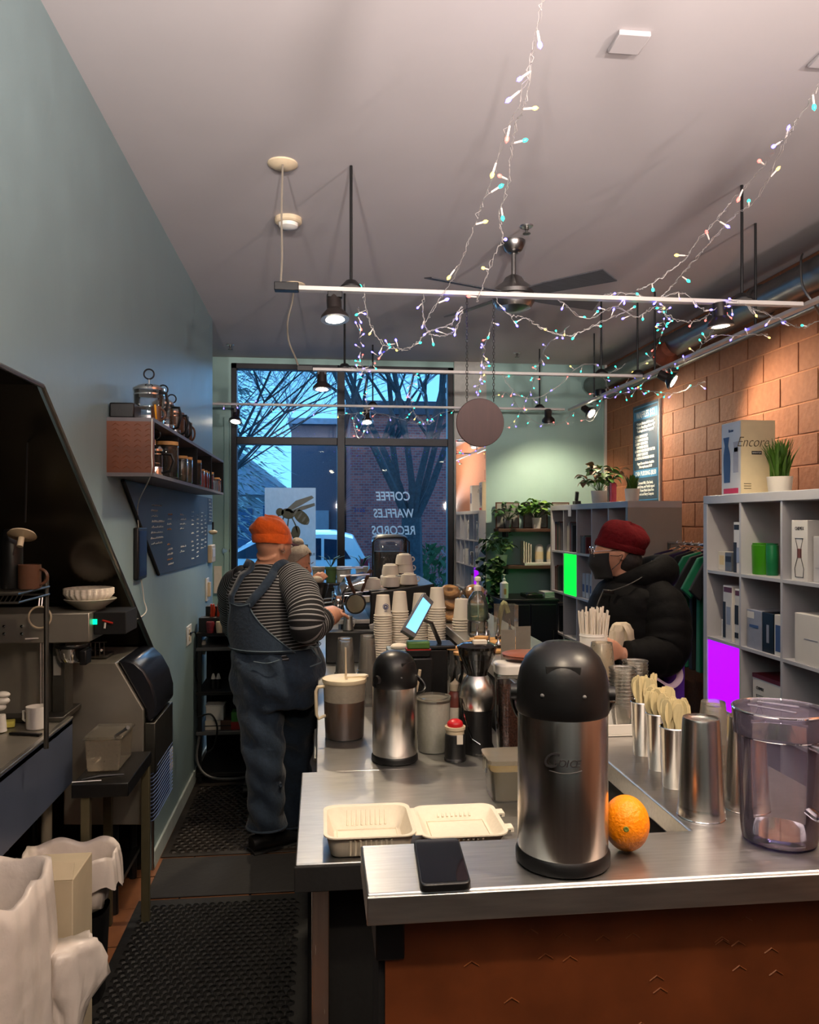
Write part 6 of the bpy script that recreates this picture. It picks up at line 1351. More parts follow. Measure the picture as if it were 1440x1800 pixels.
def pack(name, label, x0, x1, y0, y1, z0, z1, mat, decor=None, cat='box', bev=.002):
    t = thing(name, label, cat, ((x0 + x1) / 2, (y0 + y1) / 2, z0)); MB().box(x0, x1, y0, y1, z0, z1).build('carton', mat, t, bev=bev, smooth=False)
    if decor: decor(t, x0, y0, y1, z0, z1)
    return t
def band(mat, a, b, face='X'):   # a printed patch on the -X face, fractions (y0,y1,z0,z1)
    def f(t, x0, y0, y1, z0, z1):
        for (ya, yb, za, zb_, mm) in a: MB().box(x0 - .0012, x0, y0 + (y1 - y0) * ya, y0 + (y1 - y0) * yb, z0 + (z1 - z0) * za, z0 + (z1 - z0) * zb_).build('printed_patch', mm, t, smooth=False)
    return f
m_maroon = M('maroon_print', S(96, 24, 34), .5); m_bluebox = M('blue_print', S(60, 84, 130), .5); m_silver = M('silver_box', S(160, 162, 172), .35, .2); m_greenmug = M('green_mug_glaze', S(58, 140, 20), .35, 0, .06, 10); m_greenmug2 = M('dark_green_mug_glaze', S(20, 110, 64), .35)
# col 0 (far end) row 0
y0, y1, z0, z1 = cell(YF1, 0, 0)
pack('small_carton', 'small white carton at the back of the top far cell of the right bookcase', 2.16, 2.24, y1 - .10, y1 - .02, z0, z0 + .10, m_whitepl, band(0, [(.2, .8, .3, .8, m_cream)], 0))
pack('grey_pouch', 'small dark grey block beside the white carton in the top far cell', 2.14, 2.2, y1 - .20, y1 - .13, z0, z0 + .10, m_grey, band(0, [(.1, .9, .5, .8, m_ink)], 0))
pack('tube_box', 'tall narrow white and black box in the top far cell', 2.13, 2.19, y0 + .04, y0 + .10, z0, z0 + .26, m_whitepl, band(0, [(.5, 1, 0, .6, m_ink), (.1, .9, .85, .95, m_ink), (.1, .5, .2, .5, m_silver)], 0))
y0, y1, z0, z1 = cell(YF1, 0, 1)
pack('small_carton', 'small white frame shaped carton in the second far cell', 2.14, 2.2, y1 - .17, y1 - .09, z0, z0 + .10, m_whitepl, band(0, [(.25, .75, .25, .75, m_cream)], 0))
pack('tube_box', 'tall white box with maroon badge left in the second far cell', 2.12, 2.2, y0 + .10, y0 + .19, z0, z0 + .29, m_whitepl, band(0, [(0, .9, .88, .97, m_maroon), (.7, 1, .05, .7, m_ink), (.15, .6, .3, .62, m_silver)], 0))
pack('tube_box', 'tall white box right in the second far cell against the divider', 2.12, 2.2, y0 + .01, y0 + .07, z0, z0 + .28, m_whitepl, band(0, [(0, .9, .88, .97, m_maroon), (.4, 1, .35, .7, m_ink), (.4, 1, .1, .2, m_ink)], 0))
y0, y1, z0, z1 = cell(YF1, 0, 2)
t = thing('lit_panel', 'glowing magenta lit panel in the third far cell of the right bookcase', 'light', (2.12, (y0 + y1) / 2, z0)); MB().box(2.108, 2.118, y0, y1, z0, z1).build('glowing_face', m_magenta, t, smooth=False); MB().box(2.118, 2.14, y0 + .004, y1 - .004, z0, z1 - .004).build('housing', m_whitepl, t, smooth=False)
y0, y1, z0, z1 = cell(YF1, 1, 0)
for i, (yy, mm, lab) in enumerate(((W(1341, 980, X=2.2).y, m_greenmug, 'bright green tumbler in the second column of the right bookcase'), (W(1341, 980, X=2.2).y - .085, m_greenmug2, 'darker green tumbler partly hidden by the divider'))):
    t = thing('green_tumbler', lab, 'tumbler', (2.20, yy, z0)); r = .052 if i == 0 else .03
    MB().lathe([(0, 0), (r * .9, 0), (r * .93, .004), (r, .145), (r * .95, .148), (r * .95, .14), (0, .138)], (2.20, yy, z0), seg=36).build('tumbler_body', mm, t); MB().lathe([(r * .6, .149), (r * .92, .150), (r * .92, .156), (0, .157)], (2.20, yy, z0), seg=36).build('lid', mm, t)
y0, y1, z0, z1 = cell(YF1, 1, 1)
pack('silver_carton', 'silver and white carton in the middle row beside the tube boxes', 2.12, 2.3, y1 - .155, y1 - .02, z0, z0 + .19, m_silver, band(0, [(.2, .8, .55, .62, m_bluebox), (.5, .95, .78, .95, m_whitepl)], 0))
pack('black_carton', 'black carton with a drink picture in the middle row', 2.12, 2.3, y1 - .26, y1 - .16, z0, z0 + .19, m_black, band(0, [(.4, .6, .25, .7, m_silver)], 0))
pack('phone_carton', 'white carton with blue device picture in the middle row', 2.12, 2.3, y0 + .005, y1 - .265, z0, z0 + .19, m_whitepl, band(0, [(.15, .85, .1, .75, m_bluebox)], 0))
def carafe_print(t, x0, y0, y1, z0, z1):
    yc = y0 + (y1 - y0) * .5; h = z1 - z0
    P = lambda f, g: (x0 - .0012, yc + f * (y1 - y0), z0 + h * g)
    MB().tube([P(-.22, .70), P(.24, .70), P(.08, .50), P(.08, .42), P(.28, .2), P(.24, .06), P(-.24, .06), P(-.28, .2), P(-.08, .42), P(-.08, .50)], .0016, 4, closed=True).build('printed_carafe_outline', m_ink, t)
    MB().box(x0 - .0016, x0, yc - .13 * (y1 - y0), yc + .13 * (y1 - y0), z0 + h * .38, z0 + h * .53).build('printed_wood_collar', M('print_brown', S(120, 72, 66), .6), t)
    text('CHEMEX', .021, m_ink, t, (x0 - .0005, yc + .0, z0 + h * .86), '-X', sx=.8)
y0, y1, z0, z1 = cell(YF1, 2, 0)
pack('carafe_carton', 'white carton with an hourglass carafe picture in the top row', 2.12, 2.32, y1 - .16, y1 - .04, z0, z0 + .27, m_whitepl, carafe_print)
pack('carafe_carton', 'plain white carton behind the carafe picture carton', 2.14, 2.35, y0 + .01, y1 - .17, z0, z0 + .20, m_lam, band(0, [(.1, .9, .3, .32, m_silver)], 0))
y0, y1, z0, z1 = cell(YF1, 2, 1)
pack('white_carton', 'large blank white carton in the middle row at the right edge', 2.11, 2.3, y0 - .12 + .14, y1 - .08, z0, z0 + .22, m_whitepl, band(0, [(.3, .7, .5, .52, m_silver)], 0))
y0, y1, z0, z1 = cell(YF1, 1, 2)
pack('carafe_carton', 'white carton with maroon lid and carafe picture in the third row', 2.13, 2.33, y0 + .02, y1 - .06, z0, z0 + .22, m_whitepl, lambda t, x0, y0_, y1_, z0_, z1_: (carafe_print(t, x0, y1_ - .13, y1_, z0_, z0_ + .2), MB().box(x0 - .002, 2.332, y0_ - .002, y1_ + .002, z1_, z1_ + .02).build('lid', m_maroon, t)))
y0, y1, z0, z1 = cell(YF1, 3, 1); pack('white_carton', 'white carton in the near column of the right bookcase', 2.14, 2.35, y0 + .05, y1 - .05, z0, z0 + .2, m_whitepl, band(0, [(.3, .7, .4, .6, m_bluebox)], 0))
# on top of the bookcase
zt4 = ZT + .0006
a = W(1269, 870, Y=3.98); xb0 = 2.16
ya, yb_ = W(1269, 870, X=xb0).y, W(1303, 870, X=xb0).y; xb1 = W(1363, 860, Y=yb_).x; ztb = W(1303, 738, X=xb0).z
bx = thing('cream_carton', 'tall cream carton with blue bottle picture and script lettering on the right bookcase', 'box', (2.25, (ya + yb_) / 2, zt4))
MB().box(xb0, min(xb1, 2.48), yb_, ya, zt4, ztb).build('carton', m_cream, bx, bev=.002, smooth=False)
MB().box(xb0 - .001, xb0, yb_ + .004, ya - .002, zt4 + .002, ztb - .003).build('front_print', m_whitepl, bx, smooth=False)
def onf(fy, fz): return (xb0 - .0022, ya + (yb_ - ya) * fy, zt4 + (ztb - zt4) * fz)
def fpoly(pts, mm, name): MB().add([onf(*q) for q in pts], [tuple(range(len(pts)))]).build(name, mm, bx, smooth=False)
fpoly([(.14, .17), (.46, .17), (.48, .45), (.46, .56), (.36, .68), (.42, .80), (.10, .80), (.18, .68), (.12, .56), (.11, .45)], m_bluebox, 'printed_bottle')
fpoly([(.62, .30), (.88, .30), (.88, .55), (.84, .62), (.90, .72), (.62, .72), (.66, .62), (.62, .55)], M('print_grey_bottle', S(176, 176, 186), .5), 'printed_bottle')
fpoly([(.66, .58), (.86, .58), (.86, .64), (.66, .64)], M('print_plum', S(70, 44, 70), .5), 'printed_collar'); fpoly([(.12, .02), (.88, .02), (.88, .09), (.12, .09)], M('print_crimson', S(214, 40, 76), .5), 'printed_label_strip')
text('Brew', .022, m_bluebox, bx, onf(.5, .88), '-X')
text('Encore', .075, M('print_brown_ink', S(96, 84, 60), .6), bx, (xb0 + .062, yb_ - .0008, zt4 + (ztb - zt4) * .70), '-Y', align='CENTER', shear=.35, sx=.82, name='script_lettering', bold=-.001)
MB().cb((xb0 + .085, yb_ - .001, zt4 + (ztb - zt4) * .56), .055, .001, .018).build('printed_badge', m_ink, bx, bev=.0); text('BARATZA', .011, m_whiteink, bx, (xb0 + .085, yb_ - .0018, zt4 + (ztb - zt4) * .56), '-Y')
for k in range(3): MB().cb((xb0 + .035, yb_ - .0008, zt4 + .055 - k * .012), .04, .0008, .003).build('printed_line', M('print_brown_ink', S(96, 84, 60), .6), bx)
q = W(1437, 780, Y=3.3); pack('edge_carton', 'white and blue carton at the right picture edge on the bookcase', 2.2, 2.45, 3.02, 3.16, zt4, W(1437, 702, Y=3.16).z, m_whitepl, band(0, [(.2, .8, .3, .7, m_bluebox)], 0))
def grasspot(label, c, r, h, hp_, seed, n=70, spread=.5):
    rn = random.Random(seed); c = Vector(c); t = thing('potted_grass', label, 'plant', c)
    MB().lathe([(0, 0), (r * .82, 0), (r * .85, .004), (r, hp_), (r * .93, hp_), (r * .9, hp_ - .02), (0, hp_ - .02)], c, seg=36).build('pot', m_whitepl, t)
    proto_ = None
    for v in range(n):
        a = rn.uniform(0, 2 * PI); L = h * rn.uniform(.55, 1); bb_ = rn.uniform(.2, 1) * spread
        if proto_ is None or v < 4:
            mb = MB(); k = 6; vs = []
            for i in range(k + 1):
                f = i / k; w = .0032 * (1 - f ** 2) + .0003; x = f * f * .4; z = f * (1 - .12 * f)
                vs += [(x, -w / h * 1.3 * .9, z), (x, w / h * 1.3 * .9, z)]
            vs = [(x * .1, y * .1 , z * .1) for x, y, z in vs]
            mb.add(vs, [(2 * i, 2 * i + 1, 2 * i + 3, 2 * i + 2) for i in range(k)])
            o = mb.build('blade', m_grass, None, angle=180); proto_ = o if proto_ is None else proto_
        else: o = proto_.copy(); COL.objects.link(o)
        o.parent = t; o.location = (rn.uniform(-.5, .5) * r, rn.uniform(-.5, .5) * r, hp_ - .022); o.rotation_euler = (0, rn.uniform(0, .2), a); o.scale = (L * 10 * bb_, 4.2, L * 10)
    return t
c = W(1371, 861, X=2.28); grasspot('bushy green grass plant in white pot in front of the cream carton', (2.30, W(1371, 861, X=2.30).y, zt4), .062, .25, .085, 3, 230, .7)
# far bookcase
YF2 = 7.10; bookcase('farther white cube bookcase with a grey end panel behind the customer', YF2, 5, 4, ZT, True)
c = W(1100, 882, Y=5.45); grasspot('small green grass plant in white pot on the farther bookcase', (W(1100, 884, X=2.3).x, W(1100, 884, X=2.25).y - .0, zt4), .055, .15, .10, 6, 120, .5)
# books
rb = random.Random(21)
bcols = [S(40, 44, 50), S(120, 110, 100), S(160, 160, 162), S(70, 40, 34), S(50, 60, 90), S(180, 170, 150), S(90, 90, 96), S(110, 40, 40), S(60, 80, 70)]
bmats = [M('book_cover_%d' % i, c, .6, 0, .1, 20) for i, c in enumerate(bcols)]
cn = 0; names_ = ('near', 'second', 'third', 'fourth', 'farthest')
for (col, row, n, h, lean) in ((0, 0, 7, .27, .12), (1, 0, 6, .26, .05), (2, 0, 5, .15, 0), (0, 1, 5, .24, .05), (0, 2, 5, .26, .2), (4, 0, 3, .14, 0)):
    y0, y1, z0, z1 = cell(YF2, col, row)
    y = y1 - .006; gname = 'books in cell %s from the window, row %s' % (('one', 'two', 'three', 'four', 'five')[col], ('one', 'two', 'three')[row])
    for i in range(n):
        w = rb.uniform(.018, .036)
        if y - w < y0 + .01: break
        hh_ = h * rb.uniform(.85, 1); ci = rb.randrange(len(bmats)); la = lean if i < 3 else 0
        t = thing('book', '%s book number %s, %s row, %s column of the farther bookcase' % (('dark', 'tan', 'pale grey', 'brown', 'navy', 'cream', 'grey', 'red', 'grey green')[ci], ('one', 'two', 'three', 'four', 'five', 'six', 'seven')[i], ('top', 'second', 'third')[row], names_[::-1][col]), 'book', (2.13, y - w / 2, z0), group=gname)
        MB().box(2.13, 2.30, y - w, y, z0 + .0005, z0 + hh_).build('cover', bmats[ci], t, smooth=False); MB().box(2.132, 2.299, y - w + .002, y - .002, z0 + .002, z0 + hh_ + .0006).build('pages', m_paper, t, smooth=False)
        y -= w + .003
y0, y1, z0, z1 = cell(YF2, 1, 1)
t = thing('lit_panel', 'glowing green lit panel in the farther bookcase', 'light', (2.12, (y0 + y1) / 2, z0)); MB().box(2.108, 2.118, y0, y1, z0, z1).build('glowing_face', m_greenlit, t, smooth=False); MB().box(2.118, 2.14, y0 + .004, y1 - .004, z0, z1 - .004).build('housing', m_whitepl, t, smooth=False)
for i in range(3):
    y0, y1, z0, z1 = cell(YF2, 2, 1); yy = y1 - .05 - i * .09; t = thing('coffee_bag', ('first', 'second', 'third')[i] + ' pale coffee bag beside the green lit panel', 'bag', (2.15, yy, z0))
    MB().prism([(-.035, 0), (.035, 0), (.038, .14), (.03, .2), (-.03, .2), (-.038, .14)], (2.14, yy, z0 + .0005), (0, 1, 0), (0, 0, 1), (1, 0, 0), .05).build('bag_body', m_lam, t, bev=.006); MB().box(2.1388, 2.14, yy - .02, yy + .02, z0 + .05, z0 + .11).build('bag_label', m_bluebox, t)
y0, y1, z0, z1 = cell(YF2, 2, 2); t = thing('hand_grinder', 'black hand grinder in the third row of the farther bookcase', 'grinder', (2.2, y0 + .15, z0))
MB().lathe([(0, 0), (.03, 0), (.028, .12), (.012, .13), (.01, .17), (0, .17)], (2.2, y0 + .15, z0)).build('grinder_body', m_black, t); MB().tube([(2.2, y0 + .15, z0 + .17), (2.2, y0 + .23, z0 + .175)], .005, 6).build('crank', m_black, t)
# leafy plant pot maker: stems with leaves as parts
def leaf_o(mat, L=.05, w=.02):
    mb = MB(); vs = []; k = 5
    for i in range(k + 1):
        f = i / k; ww = w * math.sin(PI * min(f * .95 + .04, 1)) ** .8; z = .25 * L * math.sin(f * PI) - .2 * L * f
        vs += [(f * L, -ww, z + .15 * ww), (f * L, 0, z - .1 * ww), (f * L, ww, z + .15 * ww)]
    fs = []
    for i in range(k): fs += [(3 * i, 3 * i + 1, 3 * i + 4, 3 * i + 3), (3 * i + 1, 3 * i + 2, 3 * i + 5, 3 * i + 4)]
    return mb.add(vs, fs).build('leaf', mat, None, angle=180)
def leafy(label, c, r, hp_, n, R, H, mat, mat2, seed, L=.06, w=.022, trail=0, potm=None, sag=.2):
    rn = random.Random(seed); c = Vector(c); t = thing('potted_plant', label, 'plant', c)
    MB().lathe([(0, 0), (r * .8, 0), (r * .83, .004), (r, hp_), (r * .92, hp_), (r * .9, hp_ - .015), (0, hp_ - .015)], c, seg=28).build('pot', potm or m_whitepl, t)
    st = MB(); l1 = leaf_o(mat, L, w); l2 = leaf_o(mat2, L, w); l1.parent = t; l2.parent = t; first = [l1, l2]
    for i in range(n):
        a = rn.uniform(0, 2 * PI); f = rn.uniform(.15, 1); tip = Vector((R * f * math.cos(a), R * f * math.sin(a), hp_ + H * rn.uniform(.25, 1) * (1 - .4 * f)))
        if trail and rn.random() < .75: 
            f2 = rn.random(); tip = Vector(((-.1 - .05 * rn.random()) * R / .12 * (1 - .3 * f2) * rn.uniform(.2, 1.2), -.06 * rn.uniform(.5, 1.6), hp_ * .6 - trail * f2))
        st.tube([c + Vector((0, 0, hp_ - .015)), c + tip * .6 + Vector((0, 0, hp_ * .4)), c + tip], [.002, .0016, .001], 4, caps=False)
        for q in range(2):
            if first: o = first.pop()
            else: o = (l1 if rn.random() < .6 else l2).copy(); COL.objects.link(o); o.parent = t
            o.location = tip * (1 - .2 * q) + Vector((0, 0, hp_ * .2 * q)); o.rotation_euler = (rn.uniform(-.5, .5), rn.uniform(-.5, .4), a + rn.uniform(-.8, .8)); s_ = rn.uniform(.7, 1.2); o.scale = (s_,) * 3
    st.build('stems', m_leafdark, t, kind='stuff'); return t
m_pinkleaf = M('pinkish_green_leaf', S(140, 110, 84), .5, 0, .4, 30, .1); m_var = M('variegated_leaf', S(96, 124, 70), .45, 0, .4, 30, .1)
q = W(1054, 886, X=2.3); leafy('leafy pink and green plant in white pot on the farther bookcase', (2.30, q.y, zt4), .07, .11, 30, .17, .26, m_leaf, m_pinkleaf, 31, .09, .03)
q = W(1078, 884, X=2.22); t = thing('pink_folder', 'upright pink and dark striped object beside the potted plant', 'object', (2.2, q.y, zt4)); MB().box(2.2, 2.24, q.y - .02, q.y + .02, zt4, zt4 + .15).build('pink_face', M('pink_plastic', S(200, 70, 90), .5), t, bev=.003); MB().box(2.195, 2.24, q.y + .021, q.y + .06, zt4, zt4 + .13).build('dark_face', m_mugbr, t, bev=.003)
q = W(1002, 886, X=2.2); t = thing('black_clamp', 'small black clamp device at the far end of the farther bookcase', 'device', (2.15, 6.6, zt4)); MB().box(2.14, 2.19, 6.52, 6.6, zt4, zt4 + .03).cb((2.165, 6.56, zt4 + .07), .025, .03, .08, rx=.3).build('device_body', m_black, t, bev=.004); MB().box(2.095, 2.099, 6.5, 6.58, ZT - .1, ZT - .01).build('hanging_tag', m_lam, t)
# T shirts on a rack between the bookcases
rk = thing('clothes_rack', 'metal rail of the T-shirt rack between the two bookcases', 'rack', (2.4, 4.8, 0)); RZ_ = 1.50
MB().tube([(2.36, 4.25, RZ_), (2.36, 5.2, RZ_)], .01, 10).build('rail', m_chrome, rk)
for y in (4.26, 5.19): MB().tube([(2.36, y, RZ_), (2.36, y, 0)], .011, 10).build('post', m_darksteel, rk)
m_shg = M('green_jersey', S(12, 112, 78), .85, 0, .1, 20, .2, sheen=.1); m_shb = M('black_jersey', S(20, 20, 24), .85, 0, .1, 20, .2); m_shp = M('dark_purple_jersey', S(38, 26, 62), .85, 0, .1, 20, .2); m_shk = M('khaki_jersey', S(120, 112, 96), .85, 0, .1, 20, .2)
def tshirt(y, mm, label, seed):
    rn = random.Random(seed); c = Vector((2.36, y, RZ_ - .02)); t = thing('t_shirt', label, 'T-shirt', c)
    # front and back silhouettes in XZ, thin loft in Y with wavy hem
    L = .72; pts = [(-.07, -.02), (-.20, -.05), (-.33, -.23), (-.25, -.29), (-.20, -.22), (-.20, -L), (.20, -L), (.20, -.22), (.25, -.29), (.33, -.23), (.20, -.05), (.07, -.02), (0, -.05)]
    pts = [(x * .82, z) for x, z in pts]
    m = MB(); k = len(pts); vs = []
    for sy, f in ((-.016, 1.0), (.016, 1.0)):
        for x, z in pts: vs.append(c + Vector((x * f, sy * (1.0 if z > -.3 else 1.6) + .008 * math.sin(x * 30 + seed), z)))
    m.add(vs, [tuple(range(k)), tuple(reversed(range(k, 2 * k)))] + [(i, k + i, k + (i + 1) % k, (i + 1) % k) for i in range(k)])
    m.build('shirt', mm, t, bev=.006); h_ = MB(); h_.tube([c + Vector((-.14, 0, -.05)), c + Vector((0, 0, .0)), c + Vector((.14, 0, -.05))], .004, 6).tube(arc(c + Vector((0, 0, .025)), .014, -PI / 2, PI, 8), .002, 5); h_.build('hanger', m_chrome, t)
for i, (mm, lab) in enumerate(((m_shb, 'black T-shirt nearest the right bookcase'), (m_shg, 'green T-shirt second from the right bookcase'), (m_shb, 'black T-shirt behind the first green one'), (m_shg, 'green T-shirt in the middle of the rack'), (m_shb, 'black T-shirt behind the middle green one'), (m_shp, 'dark purple T-shirt on the rack behind the customer'), (m_shk, 'khaki T-shirt on the rack behind the customer'), (m_shp, 'last dark purple T-shirt at the far end of the rack'))): tshirt(4.34 + i * .10, mm, lab, i)
tag(MB().ell((2.33, 4.42, RZ_ + .06), .05, .05, .04, 14, 8).tube([(2.31, 4.42, RZ_ + .05), (2.27, 4.40, RZ_ - .02), (2.28, 4.38, RZ_ - .1)], .014, 6).build('teal_scarf', M('teal_cloth', S(40, 150, 160), .7, 0, .2, 30, .3)), 'bunched teal cloth on top of the clothes rack', 'cloth')
# menu board on the block wall
XM = RX - .022
ya, yb_ = W(1113, 880, X=XM).y, W(1159, 880, X=XM).y; zA, zB = W(1159, 700, X=XM).z, 1.80
mn = thing('menu_board', 'tall blue waffle menu board on the block wall', 'menu', (XM, (ya + yb_) / 2, zB))
m_navy = M('menu_navy', S(48, 66, 84), .5, 0, .04, 5); m_sky = M('menu_sky_blue', S(58, 128, 176), .5, 0, .04, 5)
MB().box(XM, RX - .007, yb_, ya, zB, zA).build('board', m_navy, mn, smooth=False)
H_ = zA - zB; Wd = ya - yb_; yc = (ya + yb_) / 2
MB().box(XM - .002, XM, yb_ + .03, ya - .03, zA - H_ * .155, zA - H_ * .065).build('blue_band', m_sky, mn, smooth=False); MB().box(XM - .002, XM, yb_ + .03, ya - .03, zA - H_ * .745, zA - H_ * .665).build('blue_band', m_sky, mn, smooth=False)
for b_ in ((yb_ + .02, yb_ + .028, zB + .02, zA - .02), (ya - .028, ya - .02, zB + .02, zA - .02)): MB().box(XM - .002, XM, *b_).build('blue_border', m_sky, mn, smooth=False)
for z_ in (zB + .02, zA - .028): MB().box(XM - .002, XM, yb_ + .02, ya - .02, z_, z_ + .008).build('blue_border', m_sky, mn, smooth=False)
MB().box(XM - .003, RX - .004, yb_ - .008, yb_, zB, zA).build('white_edge', m_whitepl, mn, smooth=False)
XT = XM - .0024
def mt(s_, f, size, sx=.9, al='CENTER', sh=0.0, y=None): text(s_, size, m_whiteink, mn, (XT, yc if y is None else y, zA - H_ * f), '-X', align=al, sx=sx, shear=sh, depth=.0005, bold=.0012)
mt('WAFFLES $12', .11, .075, .85)
for i, s_ in enumerate(('*Original Buttermilk Cornmeal*', '*Gluten Free (Vegan Batter +1)*', '*Real maple strawberry syrup*')): mt(s_, .195 + i * .037, .030, .95, sh=.2)
yl = ya - .05
for i, s_ in enumerate(('1. REAL MAPLE SYRUP', '2. CINNAMON SUGAR', '3. BERRY COMPOTE &', '    POWDERED SUGAR', '4. HOUSE MADE PEANUT BUTTER', '    & BERRY COMPOTE', '5. LEMON & POWDERED SUGAR')): mt(s_, .325 + i * .037, .031, .88, 'LEFT', y=yl)
mt('Vegan Coconut Butter Available', .60, .028, .95, sh=.2); mt('Extra maple syrup $1.50', .635, .028, .95, sh=.2)
mt('CHIA PUDDING $8.50', .705, .052, .85)
for i, s_ in enumerate(('Coconut Milk, Chia Seeds,', 'Maple Syrup, and Vanilla topped', 'with House Made Grain-Free', 'Granola and Berry Compote')): mt(s_, .80 + i * .038, .031, .92, sh=.1)
# ---------------------------------------------------------------- teal wall shelves
YW = BY
for zz_, lab in ((1.545, 'upper rustic wooden wall shelf on the sea green wall'), (1.205, 'lower rustic wooden wall shelf on the sea green wall')):
    t = thing('wall_shelf', lab, 'shelf', (1.9, YW - .1, zz_)); MB().box(1.62, 2.34, YW - .20, YW - .004, zz_, zz_ + .03).build('plank', m_wood, t, bev=.004)
    for x in (1.7, 2.25): MB().box(x, x + .02, YW - .17, YW - .004, zz_ - .05, zz_).build('bracket', m_black, t)
for i, (pa, pb, lab) in enumerate(((872, 912, 'left framed grey picture on the upper shelf'), (921, 962, 'middle framed grey picture on the upper shelf'), (971, 1000, 'right framed grey picture on the upper shelf'))):
    a, b = W(pa, 930, Y=YW - .06), W(pb, 883, Y=YW - .03); t = thing('picture_frame', lab, 'picture', ((a.x + b.x) / 2, YW - .05, 1.5755))
    zt5 = b.z
    MB().box(a.x, b.x, YW - .05, YW - .035, 1.5755, zt5).build('frame', m_wood, t, bev=.002); MB().box(a.x + .012, b.x - .012, YW - .052, YW - .05, 1.588, zt5 - .012).build('photo', M('grey_photo_print', S(120, 122, 116), .4, 0, .5, 9), t)
xq = W(893, 930, Y=YW - .12).x; leafy('trailing dark green plant in clear vase left on the upper shelf', (xq, YW - .13, 1.5755), .05, .09, 26, .14, .17, m_leafdark, m_leaf, 41, .06, .024, potm=m_glass)
xq = W(943, 930, Y=YW - .12).x; leafy('bright green plant in small white pot on the upper shelf', (xq, YW - .13, 1.5755), .045, .10, 26, .14, .20, m_leaf, M('lime_leaf', S(120, 160, 70), .45, 0, .3, 30), 43, .08, .03)
xq = W(880, 990, Y=YW - .12).x; leafy('large trailing pothos hanging over the left end of the lower shelf', (xq, YW - .16, 1.2355), .055, .10, 75, .11, .28, m_leafdark, m_var, 47, .08, .034, trail=.55)
for i, (px, w, h, mm, nm, lab) in enumerate(((925, .06, .20, m_lam, 'white_pack', 'upright white papers on the lower wall shelf'), (948, .06, .17, m_whitepl, 'white_canister', 'left white round topped canister on the lower wall shelf'), (968, .06, .17, m_whitepl, 'white_canister', 'right white round topped canister on the lower wall shelf'))):
    xq = W(px, 990, Y=YW - .1).x; t = thing(nm, lab, 'canister' if i else 'papers', (xq, YW - .1, 1.2605))
    if i == 0:
        for k in range(4): MB().box(xq - .04 + k * .022, xq - .03 + k * .022, YW - .16, YW - .05, 1.2605, 1.2605 + h - .01 * k).build('sheet', m_paper, t)
    else: MB().lathe([(0, 0), (.035, 0), (.038, .006), (.038, .12), (.034, .15), (.02, .165), (0, .17)], (xq, YW - .1, 1.2605), seg=28).build('canister_body', mm, t); MB().lathe([(.0385, .03), (.0388, .10)], (xq, YW - .1, 1.2605), seg=28).build('paper_label', m_cream, t)
tag(MB().box(1.87, 2.3, YW - .19, YW - .03, 1.2355, 1.26).build('white_shelf_tray', m_whitepl, bev=.003), 'white tray under the canisters on the lower wall shelf', 'tray')
cbn = thing('black_cabinet', 'black low cabinet under the wall shelves', 'cabinet', (1.9, 7.0, 0))
MB().box(1.56, 2.06, 6.75, 7.32, .0, .94).build('cabinet_body', M('blue_black_laminate', S(18, 20, 30), .4, 0, .1, 5), cbn, bev=.004); MB().box(1.55, 2.07, 6.74, 7.33, .941, .965).build('cabinet_top', m_black, cbn, bev=.003)
for x in (1.58, 1.82): d = MB().box(x, x + .22, 6.735, 6.75, .05, .92).build('cabinet_door', m_black, cbn, bev=.003); MB().tube([(x + .19, 6.725, .55), (x + .19, 6.725, .70)], .006, 6).build('handle', m_darksteel, d)
xq = W(882, 1060, Y=7.0); t = thing('soap_bottle', 'white labelled pump bottle on the black cabinet', 'bottle', (xq.x, 6.9, .966)); k = 1.0
MB().lathe([(0, 0), (.035, 0), (.036, .01), (.036, .13), (.012, .15)], (xq.x, 6.9, .966), seg=24).build('bottle_body', m_whitepl, t); MB().lathe([(.012, .15), (.014, .17), (.005, .175), (.005, .2), (.014, .205), (0, .21)], (xq.x, 6.9, .966), seg=14).build('pump', m_whitepl, t); MB().box(xq.x - .01, xq.x + .01, 6.862, 6.864, 1.0, 1.05).build('printed_sign', m_bamboo, t)
t = thing('black_media_player', 'flat black player on the black cabinet', 'device', (1.9, 6.95, .966)); MB().box(1.80, 1.95, 6.84, 7.05, .966, 1.0).build('casing', m_blackgloss, t, bev=.004); MB().lathe([(0, 0), (.05, 0), (.05, .006), (0, .006)], (1.875, 6.95, 1.0005)).build('disc', m_darksteel, t)
t = thing('white_book_stack', 'small stack of white trays at the right of the black cabinet top', 'trays', (2.0, 6.95, .966))
for i in range(3): MB().box(1.97, 2.06, 6.85, 7.05, .966 + i * .018, .98 + i * .018).build('tray', m_lam, t, bev=.002)
